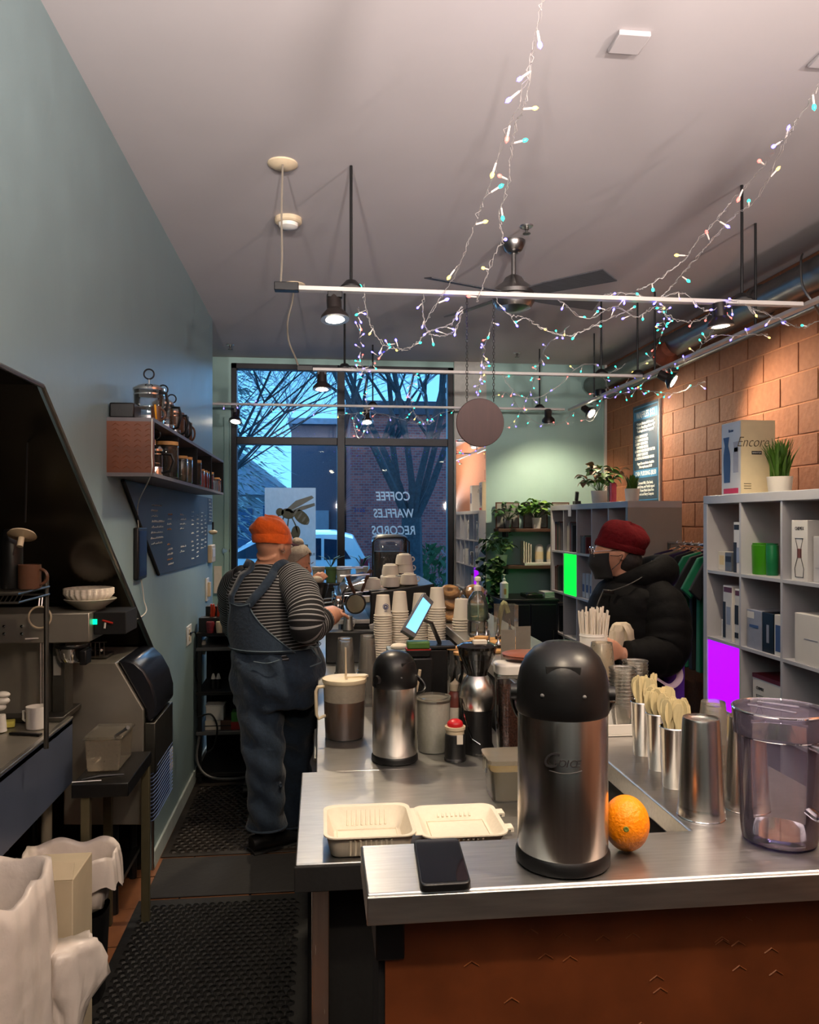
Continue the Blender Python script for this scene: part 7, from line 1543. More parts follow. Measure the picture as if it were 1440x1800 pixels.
# ================================================================ PEOPLE
def rotm(yaw, pitch=0.0, roll=0.0):   # local x forward, y left, z up; pitch > 0 looks down
    return Matrix.Rotation(yaw, 3, 'Z') @ Matrix.Rotation(pitch, 3, 'Y') @ Matrix.Rotation(roll, 3, 'X')
def head_mesh(mb, c, R, s=1.0):
    g = lambda v, w: math.exp(-(v / w) ** 2)
    seg, rings = 56, 44; vs = []
    for j in range(rings + 1):
        t = PI * j / rings
        for i in range(seg):
            a = 2 * PI * i / seg
            x, y, z = .098 * math.sin(t) * math.cos(a), .076 * math.sin(t) * math.sin(a), -.116 * math.cos(t)
            if z < 0: y *= 1 - .30 * (-z / .116) ** 1.3
            if x < 0 and z < -.03: x *= 1 - .45 * min(1, (-z - .03) / .08)
            if x > 0:
                f = x / .098
                x = x * (1 - .10 * g(z - .05, .05)) + .014 * f * g(z + .085, .035)
                x += f * (.026 * g(y, .011) * g(z + .022, .020) + .010 * g(y, .009) * g(z, .022))
                x -= f * .011 * (g(y - .031, .016) + g(y + .031, .016)) * g(z - .010, .014)
                x += f * .005 * (g(y - .03, .022) + g(y + .03, .022)) * g(z - .032, .009)
                x += f * (.006 * g(y, .024) * (g(z + .054, .005) + g(z + .066, .005)))
                x += f * .010 * g(y, .026) * g(z + .094, .014)
            vs.append(Vector(c) + R @ Vector((x, y, z)) * s)
    mb.add(vs, [(j * seg + i, j * seg + (i + 1) % seg, (j + 1) * seg + (i + 1) % seg, (j + 1) * seg + i) for j in range(rings) for i in range(seg)])
    for sy in (1, -1):
        e = Vector(c) + R @ Vector((-.008, sy * .077, -.004)) * s
        mb.ell(e, .017 * s, .008 * s, .030 * s, 16, 12, R @ Matrix.Rotation(.2 * -sy, 3, 'Z')); mb.ell(e + R @ Vector((.002, sy * .003, -.026)) * s, .009 * s, .006 * s, .010 * s, 10, 8, R)
def hand_mesh(mb, w, d, n, side, curl=.6, s=1.0, spread=.12):
    """w wrist, d pointing direction, n back-of-hand normal, side +1/-1 puts the thumb; five bent fingers"""
    d = Vector(d).normalized(); n = Vector(n); n = (n - d * n.dot(d)).normalized(); b = d.cross(n) * side; w = Vector(w)
    mb.tube([w - d * .01, w + d * .02 * s, w + d * .055 * s, w + d * .088 * s], [(.022 * s, .018 * s), (.032 * s, .016 * s), (.040 * s, .015 * s), (.037 * s, .012 * s)], 14, up=n)
    for i, (L, off) in enumerate(((.072, -.028), (.080, -.0095), (.074, .0095), (.058, .027))):
        p = w + d * (.084 if i < 3 else .078) * s + b * (-off) * s; dd = (d + b * (-off * spread * 12)).normalized(); pts = [p]; a = 0; ra = .0088 if i < 3 else .0076
        for k, fr in enumerate((.45, .32, .23)):
            a += curl * (.55 if k == 0 else .9); q = (dd * math.cos(a) - n * math.sin(a)); pts.append(pts[-1] + q * (L * fr * s))
        mb.tube(pts, [ra * s, ra * .96 * s, ra * .88 * s, ra * .7 * s], 10)
    p = w + d * .028 * s + b * .026 * s; dd = (d * .62 + b * .78 - n * .15).normalized()
    p1 = p + dd * .036 * s; d2 = (dd * .8 + d * .5 - n * curl * .5).normalized(); p2 = p1 + d2 * .030 * s; p3 = p2 + (d2 - n * curl * .4).normalized() * .022 * s
    mb.tube([p, p1, p2, p3], [.0125 * s, .0115 * s, .0100 * s, .008 * s], 10)
def stripe_mat(name, c1, c2, k):
    m = bpy.data.materials.new(name); m.use_nodes = True; n, l = m.node_tree.nodes, m.node_tree.links; b = n['Principled BSDF']
    at = n.new('ShaderNodeAttribute'); at.attribute_name = 'stripe'; mu = n.new('ShaderNodeMath'); mu.operation = 'MULTIPLY'; mu.inputs[1].default_value = k
    fr = n.new('ShaderNodeMath'); fr.operation = 'FRACT'; gt = n.new('ShaderNodeMath'); gt.operation = 'GREATER_THAN'; gt.inputs[1].default_value = .74
    nz = n.new('ShaderNodeTexNoise'); nz.inputs['Scale'].default_value = 60; bp = n.new('ShaderNodeBump'); bp.inputs['Strength'].default_value = .3; l.new(nz.outputs['Fac'], bp.inputs['Height']); l.new(bp.outputs[0], b.inputs['Normal'])
    mx = n.new('ShaderNodeMix'); mx.data_type = 'RGBA'; l.new(at.outputs['Fac'], mu.inputs[0]); l.new(mu.outputs[0], fr.inputs[0]); l.new(fr.outputs[0], gt.inputs[0]); l.new(gt.outputs[0], mx.inputs[0])
    mx.inputs[6].default_value = c1; mx.inputs[7].default_value = c2; l.new(mx.outputs[2], b.inputs['Base Color']); b.inputs['Roughness'].default_value = .85; return m
m_stripe = stripe_mat('black_white_striped_jersey', S(18, 18, 22), S(150, 150, 152), 1 / .0155)
def stripes(o, vals):
    at = o.data.attributes.new('stripe', 'FLOAT', 'POINT'); at.data.foreach_set('value', vals)
def resample(rings, n):
    out = []; m = len(rings) - 1
    for i in range(n):
        f = i / (n - 1) * m; j = min(int(f), m - 1); t = f - j; t2 = t * t * (3 - 2 * t) * .4 + t * .6
        out.append(tuple(rings[j][k] * (1 - t2) + rings[j + 1][k] * t2 for k in range(len(rings[0]))))
    return out
def wrinkle(p, k=1.0):
    return k * (.0045 * math.sin(p.z * 46 + p.x * 31) + .004 * math.sin(p.z * 27 - p.y * 38 + 1.3) + .003 * math.sin(p.x * 70 + p.z * 18))
def knit_hat(label, c, R, s, mat, parent, slouch, cuff=.045, hz=1.0):
    """close beanie: folded cuff band, crown with folds, rear slouch"""
    c = Vector(c); t = parent
    def ring_fn(a, j): return 1 + .02 * math.sin(3 * a + j) + .012 * math.sin(7 * a + 2 * j)
    vs = []; seg = 64; prof = [(.094, .002), (.1005, .0), (.103, .01), (.103, cuff), (.099, cuff + .004), (.101, cuff + .012), (.103, .07), (.100, .095), (.088, .12), (.066, .137), (.036, .146), (.0, .147)]
    for j, (r, z) in enumerate(prof):
        for i in range(seg):
            a = 2 * PI * i / seg; q = ring_fn(a, j) if j > 4 else 1 + .006 * math.sin(5 * a)
            x = r * math.cos(a) * q * 1.02 - slouch * max(0, z - .05) / .1 * .03; y = r * .84 * math.sin(a) * q
            zz_ = z + (.006 * math.sin(2 * a + 1) + .005 * math.sin(5 * a + j)) * (1 if j > 4 else .2) - .16 * x * (1 - z / .2)
            if j > 6: zz_ -= slouch * .022 * g2(a - 2.6)
            vs.append(c + R @ (Vector((x, y, zz_ * hz)) * s))
    m = MB().add(vs, [(j * seg + i, j * seg + (i + 1) % seg, (j + 1) * seg + (i + 1) % seg, (j + 1) * seg + i) for j in range(len(prof) - 1) for i in range(seg)])
    return m.build(label, mat, t, angle=60, sub=1)
def g2(v): return math.exp(-(v / .8) ** 2)

# ---------------------------------------------------------------- barista in dungarees
D1 = 4.1
base = W(470, 1478, z=0); P1 = thing('person', 'barista in orange beanie, striped top and denim dungarees seen from behind', 'person', (base.x, base.y, 0))
PHI = math.radians(38)
sil = [(997, 467, .120), (1008, 465, .165), (1020, 463, .183), (1043, 466, .196), (1090, 474, .205), (1137, 485, .214), (1160, 488, .225), (1183, 491, .236), (1207, 489, .226), (1235, 487, .205)]
tor = []
for y, cx, hw in sil:
    p = W(cx, y, d=D1); k = .62 if y < 1005 else (.82 if y < 1030 else 1.0)
    tor.append((p.x, p.y, p.z, hw * k, hw * (1.06 if y < 1060 else 1.0), PHI))
tor_s = resample(tor, 40)
def tsurf(th, z, off=0.0):
    """point on the trunk at angle th (0 = front) and height z"""
    for j in range(len(tor_s) - 1):
        if tor_s[j][2] >= z >= tor_s[j + 1][2]:
            f = (tor_s[j][2] - z) / (tor_s[j][2] - tor_s[j + 1][2] + 1e-9); r = [tor_s[j][k] * (1 - f) + tor_s[j + 1][k] * f for k in range(6)]; break
    else: r = tor_s[0] if z > tor_s[0][2] else tor_s[-1]
    x, y = (r[3] + off) * math.cos(th), (r[4] + off) * math.sin(th)
    return Vector((r[0] + x * math.cos(PHI) - y * math.sin(PHI), r[1] + x * math.sin(PHI) + y * math.cos(PHI), z))
hc = W(482, 957, d=D1); RH = rotm(math.radians(42), .22)
body = MB(); head_mesh(body, hc, RH, 1.02)
neck0 = W(474, 1000, d=D1)
body.tube([hc + RH @ Vector((-.03, 0, -.04)), W(478, 980, d=D1), neck0], [.068, .072, .085], 20)
body.loft([(r[0], r[1], r[2], r[3] - .02, r[4] - .02, r[5]) for r in tor_s[1:]], 28)
sh, el, wr2, hd = W(522, 1026, d=3.98), W(536, 1104, d=3.84), W(573, 1086, d=4.02), W(586, 1080, d=4.12)
body.tube([sh, sh.lerp(el, .5), el, el.lerp(wr2, .5), wr2], [.055, .058, .052, .050, .040], 16)
body.tube([el.lerp(wr2, .6), wr2, hd], [.056, .056, .048], 16)
hand_mesh(body, wr2 + (hd - wr2) * .8, (hd - wr2) + Vector((0, 0, .02)), (0, -.5, 1), 1, 1.5, .95)
lsh, lel, lwr = W(408, 1030, d=4.30), W(412, 1105, d=4.55), W(470, 1110, d=4.75)
body.tube([lsh, lel, lwr], [.05, .048, .035], 14); hand_mesh(body, lwr, Vector((1, .2, .1)), (0, 0, 1), -1, .7)
for (a, b, c_) in ((W(458, 1215, d=4.02), W(467, 1335, d=3.98), W(469, 1452, d=4.0)), (W(515, 1215, d=4.22), W(516, 1330, d=4.26), W(512, 1440, d=4.28))): body.tube([a, b, c_], [.08, .055, .042], 14)
body.build('body', m_skin, P1, remesh=.006)
# striped shirt trunk and sleeves
m = MB(); seg = 64; rings = [r for r in tor_s if r[2] > .95]
top = W(474, 990, d=D1); rings = [(top.x, top.y, top.z, .082, .092, PHI)] + rings
m.loft(rings, seg, cap=False, fn=lambda t, j: 1 + .010 * math.sin(9 * t + j * .5) + .006 * math.sin(4 * t + j * .9))
o = m.build('striped_shirt', m_stripe, P1, angle=180); stripes(o, [r[2] + .006 * math.sin(3 * 2 * PI * i / seg + r[2] * 9) for r in rings for i in range(seg)])
def sleeve(pts, rad, name='sleeve', mat=None, seg=32, wr=.006):
    P = smoothline(pts, 10); n = len(P); rs = []
    for i in range(n):
        f = i / (n - 1) * (len(rad) - 1); j = min(int(f), len(rad) - 2); rs.append(rad[j] + (rad[j + 1] - rad[j]) * (f - j) + wr * math.sin(i * 1.1) * (.3 + .7 * (i / n)))
    m = MB().tube(P, rs, seg); o = m.build(name, mat or m_stripe, P1 if mat is None else None, angle=180)
    d = 0; vals = []
    for i in range(n):
        if i: d += (P[i] - P[i - 1]).length
        vals += [d] * seg
    stripes(o, vals); return o
sleeve([W(506, 1008, d=4.03), W(524, 1032, d=3.96), W(538, 1072, d=3.86), W(540, 1102, d=3.84), W(556, 1096, d=3.93), W(568, 1089, d=4.0)], [.070, .092, .090, .082, .070, .060])
sleeve([W(430, 1012, d=4.2), W(409, 1032, d=4.32), W(407, 1070, d=4.45), W(415, 1105, d=4.58), W(440, 1108, d=4.66)], [.06, .076, .07, .065, .055])
cu = W(568, 1089, d=4.0); MB().tube([cu + (W(556, 1096, d=3.93) - cu) * .5, cu + (cu - W(556, 1096, d=3.93)) * .2], [.064, .058], 24).build('sleeve_cuff', M('dark_cuff', S(24, 24, 28), .8), P1)
# dungarees
dm = MB()
dm.loft([(r[0], r[1], r[2], r[3] + .010, r[4] + .010, r[5]) for r in tor_s if r[2] < 1.03], 40)
for pts, rad in (((W(456, 1195, d=4.04), W(458, 1240, d=4.02), W(463, 1300, d=3.99), W(466, 1350, d=3.98), W(468, 1400, d=3.99), W(469, 1455, d=4.0)), [.115, .120, .104, .096, .094, .096]), ((W(512, 1195, d=4.2), W(516, 1240, d=4.2), W(517, 1300, d=4.25), W(515, 1350, d=4.27), W(513, 1400, d=4.28), W(511, 1448, d=4.28)), [.12, .125, .104, .096, .092, .092])):
    P = smoothline(pts, 6); n = len(P); rr_ = [rad[min(int(i / (n - 1) * 5), 4)] * (1 - (i / (n - 1) * 5) % 1) + rad[min(int(i / (n - 1) * 5) + 1, 5)] * ((i / (n - 1) * 5) % 1) for i in range(n)]
    rr_[-1] = rad[-1]; dm.tube(P, rr_, 24)
hip = W(570, 1185, d=4.0); dm.tube([W(520, 1170, d=4.05), W(545, 1180, d=4.0)], [.10, .085], 18)
dg_ = dm.build('dungarees', m_denim, P1, remesh=.009, angle=180)
for v in dg_.data.vertices:
    k = wrinkle(Vector(v.co), 1.3); v.co += v.normal * k
def patch(name, th0f, th1f, z0, z1, off, nz_=26, nt=18, mat=m_denim):
    mb = MB(); vs = []
    for j in range(nz_ + 1):
        z = z0 + (z1 - z0) * j / nz_; a0, a1 = th0f(z), th1f(z)
        for i in range(nt + 1): vs.append(tsurf(a0 + (a1 - a0) * i / nt, z, off))
    mb.add(vs, [(j * (nt + 1) + i, j * (nt + 1) + i + 1, (j + 1) * (nt + 1) + i + 1, (j + 1) * (nt + 1) + i) for j in range(nz_) for i in range(nt)])
    return mb.build(name, mat, P1, angle=180, solid=.006)
# back panel: centred on the back (pi), low sides sweeping down to the waist
PC = 3.43; bw_f = lambda z: .30 + .80 * max(0, (1.22 - z) / .22) ** 1.3
patch('back_panel', lambda z: PC - bw_f(z), lambda z: PC + bw_f(z), 1.0, 1.245, .012)
for sg in (-1, 1):
    pts = [tsurf(PC + sg * .25 + (.62 if sg > 0 else .10) * (k / 8) ** .9, 1.235 + (1.40 - 1.235) * k / 8, .014) for k in range(9)] + [tsurf(PC + (1.1 if sg > 0 else -.3), 1.425, .013), tsurf(PC + (1.7 if sg > 0 else -.9), 1.43, .014), tsurf(PC + sg * 2.3, 1.38, .013), tsurf(PC + sg * 2.6, 1.28, .013)]
    mb = MB(); vs = []; sp_ = smoothline(pts, 4)
    for i, p in enumerate(sp_):
        tn = (sp_[min(i + 1, len(sp_) - 1)] - sp_[max(i - 1, 0)]).normalized(); cc = Vector((tor_s[3][0], tor_s[3][1], p.z - .05)); nr = (p - cc).normalized(); w = tn.cross(nr).normalized() * .022
        vs += [p - w, p + w]
    mb.add(vs, [(2 * i, 2 * i + 1, 2 * i + 3, 2 * i + 2) for i in range(len(sp_) - 1)]).build('strap', m_denim, P1, angle=180, solid=.007)
for sg in (-1, 1):
    MB().tube([tsurf(PC + sg * bw_f(z), z, .016) for z in [1.0 + .245 * k / 24 for k in range(25)]], .0032, 5).build('edge_seam', m_seam, P1)
MB().tube([tsurf(PC + .30 - .60 * k / 10, 1.245 - .014 * math.sin(PI * k / 10), .016) for k in range(11)], .0032, 5).build('edge_seam', m_seam, P1)
MB().tube([tsurf(2 * PI * k / 60, 1.012, .019) for k in range(60)], .0035, 5, closed=True).build('waist_seam', m_seam, P1)
MB().tube(smoothline([W(545, 1137, d=3.92), W(556, 1150, d=3.90), W(565, 1163, d=3.92), W(556, 1168, d=3.88), W(545, 1172, d=3.87)], 5), .0035, 5).build('pocket_seam', m_seam, P1)
MB().tube(smoothline([W(446, 1163, d=3.86), W(470, 1166, d=3.84), W(492, 1160, d=3.84)], 5), .003, 5).build('pocket_seam', m_seam, P1)
for (x, y, d) in ((469, 1452, 4.0), (511, 1446, 4.28)): p = W(x, y, d=d); MB().tube([p + Vector((.099 * math.cos(a), .099 * math.sin(a), .004)) for a in [2 * PI * i / 32 for i in range(32)]], .006, 6, closed=True).build('rolled_hem', m_denim, P1)
for (x, y, d) in ((472, 1452, 3.99), (514, 1446, 4.27)):
    p = W(x, y, d=d); b_ = Vector((p.x, p.y, 0)); f = Vector((math.cos(.5), math.sin(.5), 0))
    mb = MB(); mb.tube([b_ + f * -.09 + Vector((0, 0, .05)), b_ + f * -.02 + Vector((0, 0, .055)), b_ + f * .09 + Vector((0, 0, .045)), b_ + f * .16 + Vector((0, 0, .032))], [(.042, .038), (.048, .046), (.05, .034), (.036, .022)], 16, up=(0, 0, 1)).tube([b_ + Vector((0, 0, .05)), b_ + Vector((-.01, 0, .12))], [.05, .05], 16)
    mb.build('shoe', m_black, P1); MB().tube([b_ + f * -.095 + Vector((0, 0, .012)), b_ + f * .165 + Vector((0, 0, .012))], [(.05, .010), (.046, .010)], 12, up=(0, 0, 1)).build('shoe_sole', m_blackmatte, P1)
knit_hat('orange_beanie', hc + RH @ Vector((-.012, 0, .002)), rotm(math.radians(42), -.10), 1.04, m_orangeknit, P1, 1.2, hz=.95)
# hair fringe under hat, ear ring, small tattooless neck
e = hc + RH @ Vector((-.004, -.086, -.034)); MB().tube(arc(e, .010, 0, 2 * PI, 14, ax=RH @ Vector((1, 0, 0)), ay=RH @ Vector((0, 0, 1)))[:-1], .0018, 5, closed=True).build('earring', M('white_metal', (.8, .8, .8), .2, 1), P1)
for sy in (1, -1): MB().ell(hc + RH @ Vector((.083, sy * .031, .008)), .009, .012, .008, 12, 8, RH).build('eye', m_whitepl, P1)

# ---------------------------------------------------------------- second barista, bending over the machine
base = W(500, 1400, Y=5.0); P2 = thing('person', 'second barista with pale hair tied back, bending behind the first barista', 'person', (-.20, 4.98, 0))
hc = W(521, 990, d=4.78); RH = rotm(math.radians(-20), .32)
bd_ = MB(); head_mesh(bd_, hc, RH, .93)
bd_.tube([hc + RH @ Vector((-.03, 0, -.05)), hc + Vector((-.09, .03, -.13)), hc + Vector((-.13, .06, -.19))], [.048, .047, .06], 16)
sh = hc + Vector((-.15, .07, -.24)); bd_.loft(resample([(sh.x + .02, sh.y, sh.z + .05, .06, .09, 0), (sh.x, sh.y, sh.z, .085, .17, 0), (sh.x - .03, sh.y, sh.z - .2, .10, .14, 0), (sh.x - .06, sh.y, sh.z - .36, .09, .12, 0), (sh.x - .08, sh.y, sh.z - .5, .12, .16, 0)], 14), 24)
hw_ = W(541, 1036, d=4.62); el = W(522, 1080, d=4.6); s0 = sh + Vector((.03, -.14, -.02))
bd_.tube([s0, el, hw_], [.042, .038, .026], 14); hand_mesh(bd_, hw_, W(552, 1024, d=4.62) - hw_, (0, -1, .4), 1, .55, .95)
s1_ = sh + Vector((.03, .14, -.02)); el2 = s1_ + Vector((.10, .05, -.22)); bd_.tube([s1_, el2, Vector((.02, 5.0, 1.12))], [.042, .038, .026], 14); hand_mesh(bd_, (.02, 5.0, 1.12), (1, 0, 0), (0, 0, 1), -1, .6, .95)
zb2 = sh.z - .5
for sy in (-.08, .08): bd_.tube([(sh.x - .08, sh.y + sy, zb2), (sh.x - .08, sh.y + sy, .45), (sh.x - .08, sh.y + sy, .08)], [.075, .055, .04], 12)
bd_.build('body', m_skin, P2, remesh=.006)
m_darktop = M('dark_navy_top', S(30, 34, 44), .85, 0, .12, 30, .3)
tp = MB(); tp.loft(resample([(sh.x + .02, sh.y, sh.z + .06, .075, .10, 0), (sh.x, sh.y, sh.z + .01, .10, .185, 0), (sh.x - .03, sh.y, sh.z - .2, .115, .155, 0), (sh.x - .06, sh.y, sh.z - .36, .105, .135, 0), (sh.x - .08, sh.y, sh.z - .52, .135, .175, 0)], 16), 28)
tp.tube([s0, el], [.058, .052], 16).tube([s1_, el2], [.058, .052], 16); tp.build('dark_top', m_darktop, P2, remesh=.009)
tr_ = MB(); tr_.loft([(sh.x - .08, sh.y, zb2 + .05, .135, .17, 0), (sh.x - .08, sh.y, zb2 - .15, .13, .17, 0)], 24)
for sy in (-.08, .08): tr_.tube([(sh.x - .08, sh.y + sy, zb2), (sh.x - .08, sh.y + sy, .45), (sh.x - .08, sh.y + sy, .09)], [.092, .075, .065], 14)
tr_.build('trousers', m_coat, P2, remesh=.010)
for sy in (-.08, .08): MB().tube([(sh.x - .16, sh.y + sy, .04), (sh.x - .06, sh.y + sy, .045), (sh.x + .08, sh.y + sy, .028)], [(.036, .038), (.044, .04), (.034, .022)], 14, up=(0, 0, 1)).build('shoe', m_black, P2)
m_hair = M('pale_ash_hair', S(158, 146, 130), .55, 0, .25, 60, .4, stretch=(1, 6, 6))
hm = MB(); vs = []; seg = 48; rg_ = 26
for j in range(rg_ + 1):
    t = PI * .60 * j / rg_
    for i in range(seg):
        a = 2 * PI * i / seg; fr = max(0, math.cos(a)); tt = t * (1 - .60 * fr ** .7)
        p = Vector((.106 * math.sin(tt) * math.cos(a) - .006, .084 * math.sin(tt) * math.sin(a), .126 * math.cos(tt))) * (1 + .012 * math.sin(a * 14 + 2))
        vs.append(hc + RH @ (p * .95))
hm.add(vs, [(j * seg + i, j * seg + (i + 1) % seg, (j + 1) * seg + (i + 1) % seg, (j + 1) * seg + i) for j in range(rg_) for i in range(seg)])
hm.ell(hc + RH @ Vector((-.03, 0, .118)), .036, .034, .030, 20, 14, RH); hm.build('hair', m_hair, P2, angle=180, solid=.006)
tag_ = MB().tube(arc(hc + RH @ Vector((-.03, 0, .105)), .036, 0, 2 * PI, 20, ax=RH @ Vector((1, 0, 0)), ay=RH @ Vector((0, 1, 0)))[:-1], .009, 8, closed=True).build('hair_scrunchie', M('dark_plum_cloth', S(92, 60, 76), .8), P2)
for sy in (1, -1):
    MB().tube([hc + RH @ (Vector((.088, sy * (.030 + k * .006), .0045 - .002 * abs(k)) ) * .93) for k in (-2, -1, 0, 1, 2)], .0022, 5).build('closed_eye', M('brown_lash', S(60, 40, 34), .7), P2)
    MB().tube([hc + RH @ (Vector((.094, sy * (.028 + k * .007), .030 + .002 * (k + 1))) * .93) for k in (-2, -1, 0, 1, 2)], .0026, 5).build('eyebrow', M('brown_brow', S(96, 74, 60), .8), P2)
MB().tube([hc + RH @ (Vector((.103 - .0015 * k * k, k * .007, -.059)) * .93) for k in (-2, -1, 0, 1, 2)], .0035, 6).build('lips', M('rose_lip', S(168, 88, 84), .5), P2)
# dark jug she holds
q = W(563, 1038, d=4.60); jt = thing('black_jug', 'black jug held by the second barista over the espresso machine', 'jug', q)
MB().lathe([(0, -.05), (.026, -.048), (.036, -.03), (.042, .02), (.044, .045), (.041, .045), (.036, -.02), (0, -.03)], q, seg=28, axis=(.15, 0, 1)).build('jug_body', m_black, jt); MB().tube([q + Vector((-.03, -.03, .035)), q + Vector((-.02, -.06, .02)), q + Vector((-.015, -.055, -.02)), q + Vector((-.02, -.03, -.03))], .004, 6).build('handle', m_black, jt)
q2 = q + Vector((-.02, .0, .062)); tag(MB().ell(q2, .036, .03, .022, 20, 12).build('milk_foam_cup', M('pale_takeaway', S(190, 180, 160), .6)), 'pale cup rim held above the black jug', 'cup')

# ---------------------------------------------------------------- customer
P3 = thing('person', 'customer in dark red beanie, black mask and black hooded puffer coat', 'person', (1.42, 3.52, 0))
D3 = 3.6; hc = W(1083, 970, d=D3); RH = rotm(math.radians(172), .12)
bd_ = MB(); head_mesh(bd_, hc, RH, 1.0)
bd_.tube([hc + RH @ Vector((-.03, 0, -.05)), W(1098, 1008, d=D3), W(1106, 1030, d=D3)], [.055, .058, .07], 16)
sil = [(1012, 1112, .09), (1025, 1114, .15), (1045, 1116, .19), (1080, 1114, .205), (1120, 1112, .205), (1160, 1112, .20), (1200, 1116, .195), (1250, 1120, .20), (1300, 1122, .21)]
tor = []
for y, cx, hw in sil: p = W(cx, y, d=D3); tor.append((p.x, p.y, p.z, hw, hw * 1.08, math.radians(172)))
ts3 = resample(tor, 48)
bd_.loft([(r[0], r[1], r[2], r[3] * .75, r[4] * .8, r[5]) for r in ts3], 24)
sh, el, wv = W(1156, 1052, d=3.47), W(1168, 1148, d=3.36), W(1096, 1152, d=3.30)
hx = W(1084, 1148, d=3.29); bd_.tube([sh, el, wv], [.05, .045, .032], 14); hand_mesh(bd_, wv, W(1075, 1138, d=3.28) - wv, (0, -1, .3), -1, .7, .95)
s2, e2, w2_ = W(1075, 1050, d=3.78), W(1062, 1135, d=3.80), W(1085, 1140, d=3.45)
bd_.tube([s2, e2, w2_], [.05, .045, .03], 14); hand_mesh(bd_, w2_, Vector((.4, -.9, 0)), (0, 0, 1), 1, .8, .95)
lz = ts3[-1]
for sy in (-.09, .09): bd_.tube([(lz[0], lz[1] + sy, lz[2]), (lz[0], lz[1] + sy, .45), (lz[0], lz[1] + sy, .08)], [.08, .06, .045], 12)
bd_.build('body', m_skin, P3, remesh=.006)
# puffer coat with quilted rolls
ct_ = MB(); seg = 64
ct_.loft([(r[0], r[1], r[2], r[3], r[4], r[5]) for r in ts3], seg, fn=lambda t, j: 1 + .02 * abs(math.sin(j * PI / 6)) + .012 * math.sin(5 * t + j * .6) + .008 * math.sin(11 * t - j))
ct_.build('puffer_coat', m_coat, P3, angle=180)
def puff(pts, rad, name, par, mat, k=7, wr=.004):
    P = smoothline(pts, 12); n = len(P); rs = []
    for i in range(n):
        f = i / (n - 1) * (len(rad) - 1); j = min(int(f), len(rad) - 2); rs.append(rad[j] + (rad[j + 1] - rad[j]) * (f - j) + wr * abs(math.sin(i * PI / k)))
    return MB().tube(P, rs, 32).build(name, mat, par, angle=180)
puff([W(1140, 1040, d=3.52), W(1166, 1070, d=3.44), W(1174, 1110, d=3.39), W(1168, 1148, d=3.35), W(1135, 1156, d=3.31), W(1100, 1154, d=3.29)], [.080, .100, .098, .092, .080, .060], 'sleeve', P3, m_coat)
puff([W(1090, 1035, d=3.7), W(1072, 1060, d=3.78), W(1062, 1100, d=3.80), W(1060, 1135, d=3.76), W(1078, 1142, d=3.55)], [.07, .088, .085, .08, .06], 'sleeve', P3, m_coat)
# hood: thick collar roll round the neck, heavier behind
hd_ = MB(); nn_ = 28; vs = []
cc = W(1112, 1018, d=D3)
pts = []; rr_ = []
for i in range(nn_):
    a = 2 * PI * i / nn_; bk = .5 + .5 * math.cos(a)     # a = 0 at the back
    d = rotm(math.radians(172)) @ Vector((-math.cos(a), math.sin(a), 0))
    pts.append(cc + d * (.085 + .055 * bk) + Vector((0, 0, .012 + .0 * bk + .025 * bk - .045 * (1 - bk)))); rr_.append((.034 + .026 * bk + .004 * math.sin(6 * a), .040 + .036 * bk))
hd_.tube(pts, rr_, 20, closed=True); hd_.build('hood', m_coat, P3, angle=180)
MB().tube(smoothline([W(1146, 986, d=3.5), W(1144, 1000, d=3.46), W(1128, 1015, d=3.44), W(1100, 1030, d=3.42), W(1070, 1040, d=3.44)], 5), .003, 5).build('hood_piping', M('grey_piping', S(52, 50, 48), .6), P3)
MB().tube(smoothline([W(1062, 1036, d=3.47), W(1050, 1065, d=3.44), W(1040, 1110, d=3.42)], 5), .0035, 5).build('zip', M('grey_piping', S(52, 50, 48), .6), P3)
q = W(1070, 1040, d=3.44); MB().cb(q, .05, .012, .016, rx=0, ry=.1).build('buckle', m_black, P3, bev=.003)
tr_ = MB(); tr_.loft([(lz[0], lz[1], lz[2] + .02, .18, .19, 0), (lz[0], lz[1], lz[2] - .12, .17, .18, 0)], 24)
for sy in (-.09, .09): tr_.tube([(lz[0], lz[1] + sy, lz[2]), (lz[0], lz[1] + sy, .45), (lz[0], lz[1] + sy, .09)], [.10, .08, .07], 14)
tr_.build('trousers', m_coat, P3, remesh=.010)
for sy in (-.09, .09): MB().tube([(lz[0] + .09, lz[1] + sy, .04), (lz[0], lz[1] + sy, .045), (lz[0] - .15, lz[1] + sy, .028)], [(.036, .038), (.044, .04), (.034, .022)], 14, up=(0, 0, 1)).build('shoe', m_black, P3)
knit_hat('dark_red_beanie', hc + RH @ Vector((-.012, 0, .004)), rotm(math.radians(172), -.36), 1.08, m_redknit, P3, .3, cuff=.03, hz=.84)
# hair at the nape, mask, glasses
MB().ell(hc + RH @ Vector((-.045, 0, -.045)), .066, .080, .07, 24, 16, RH).build('hair', M('dark_hair', S(34, 28, 26), .7, 0, .3, 60, .4), P3)
mk = MB(); vs = []; n1, n2 = 16, 10
for j in range(n2 + 1):
    for i in range(n1 + 1):
        a = -1.25 + 2.5 * i / n1; f = j / n2; z = .004 - .115 * f; w = .070 * (1 - .12 * abs(f - .4)); fr = .106 + .022 * math.exp(-((f - .35) / .35) ** 2) - .0 * f
        vs.append(hc + RH @ Vector((fr * math.cos(a) ** .8 if math.cos(a) > 0 else 0, w * 1.12 * math.sin(a), z)))
mk.add(vs, [(j * (n1 + 1) + i, j * (n1 + 1) + i + 1, (j + 1) * (n1 + 1) + i + 1, (j + 1) * (n1 + 1) + i) for j in range(n2) for i in range(n1)]); mk.build('face_mask', M('black_mask_cloth', S(14, 15, 18), .8, 0, .1, 40, .2), P3, angle=180, solid=.004)
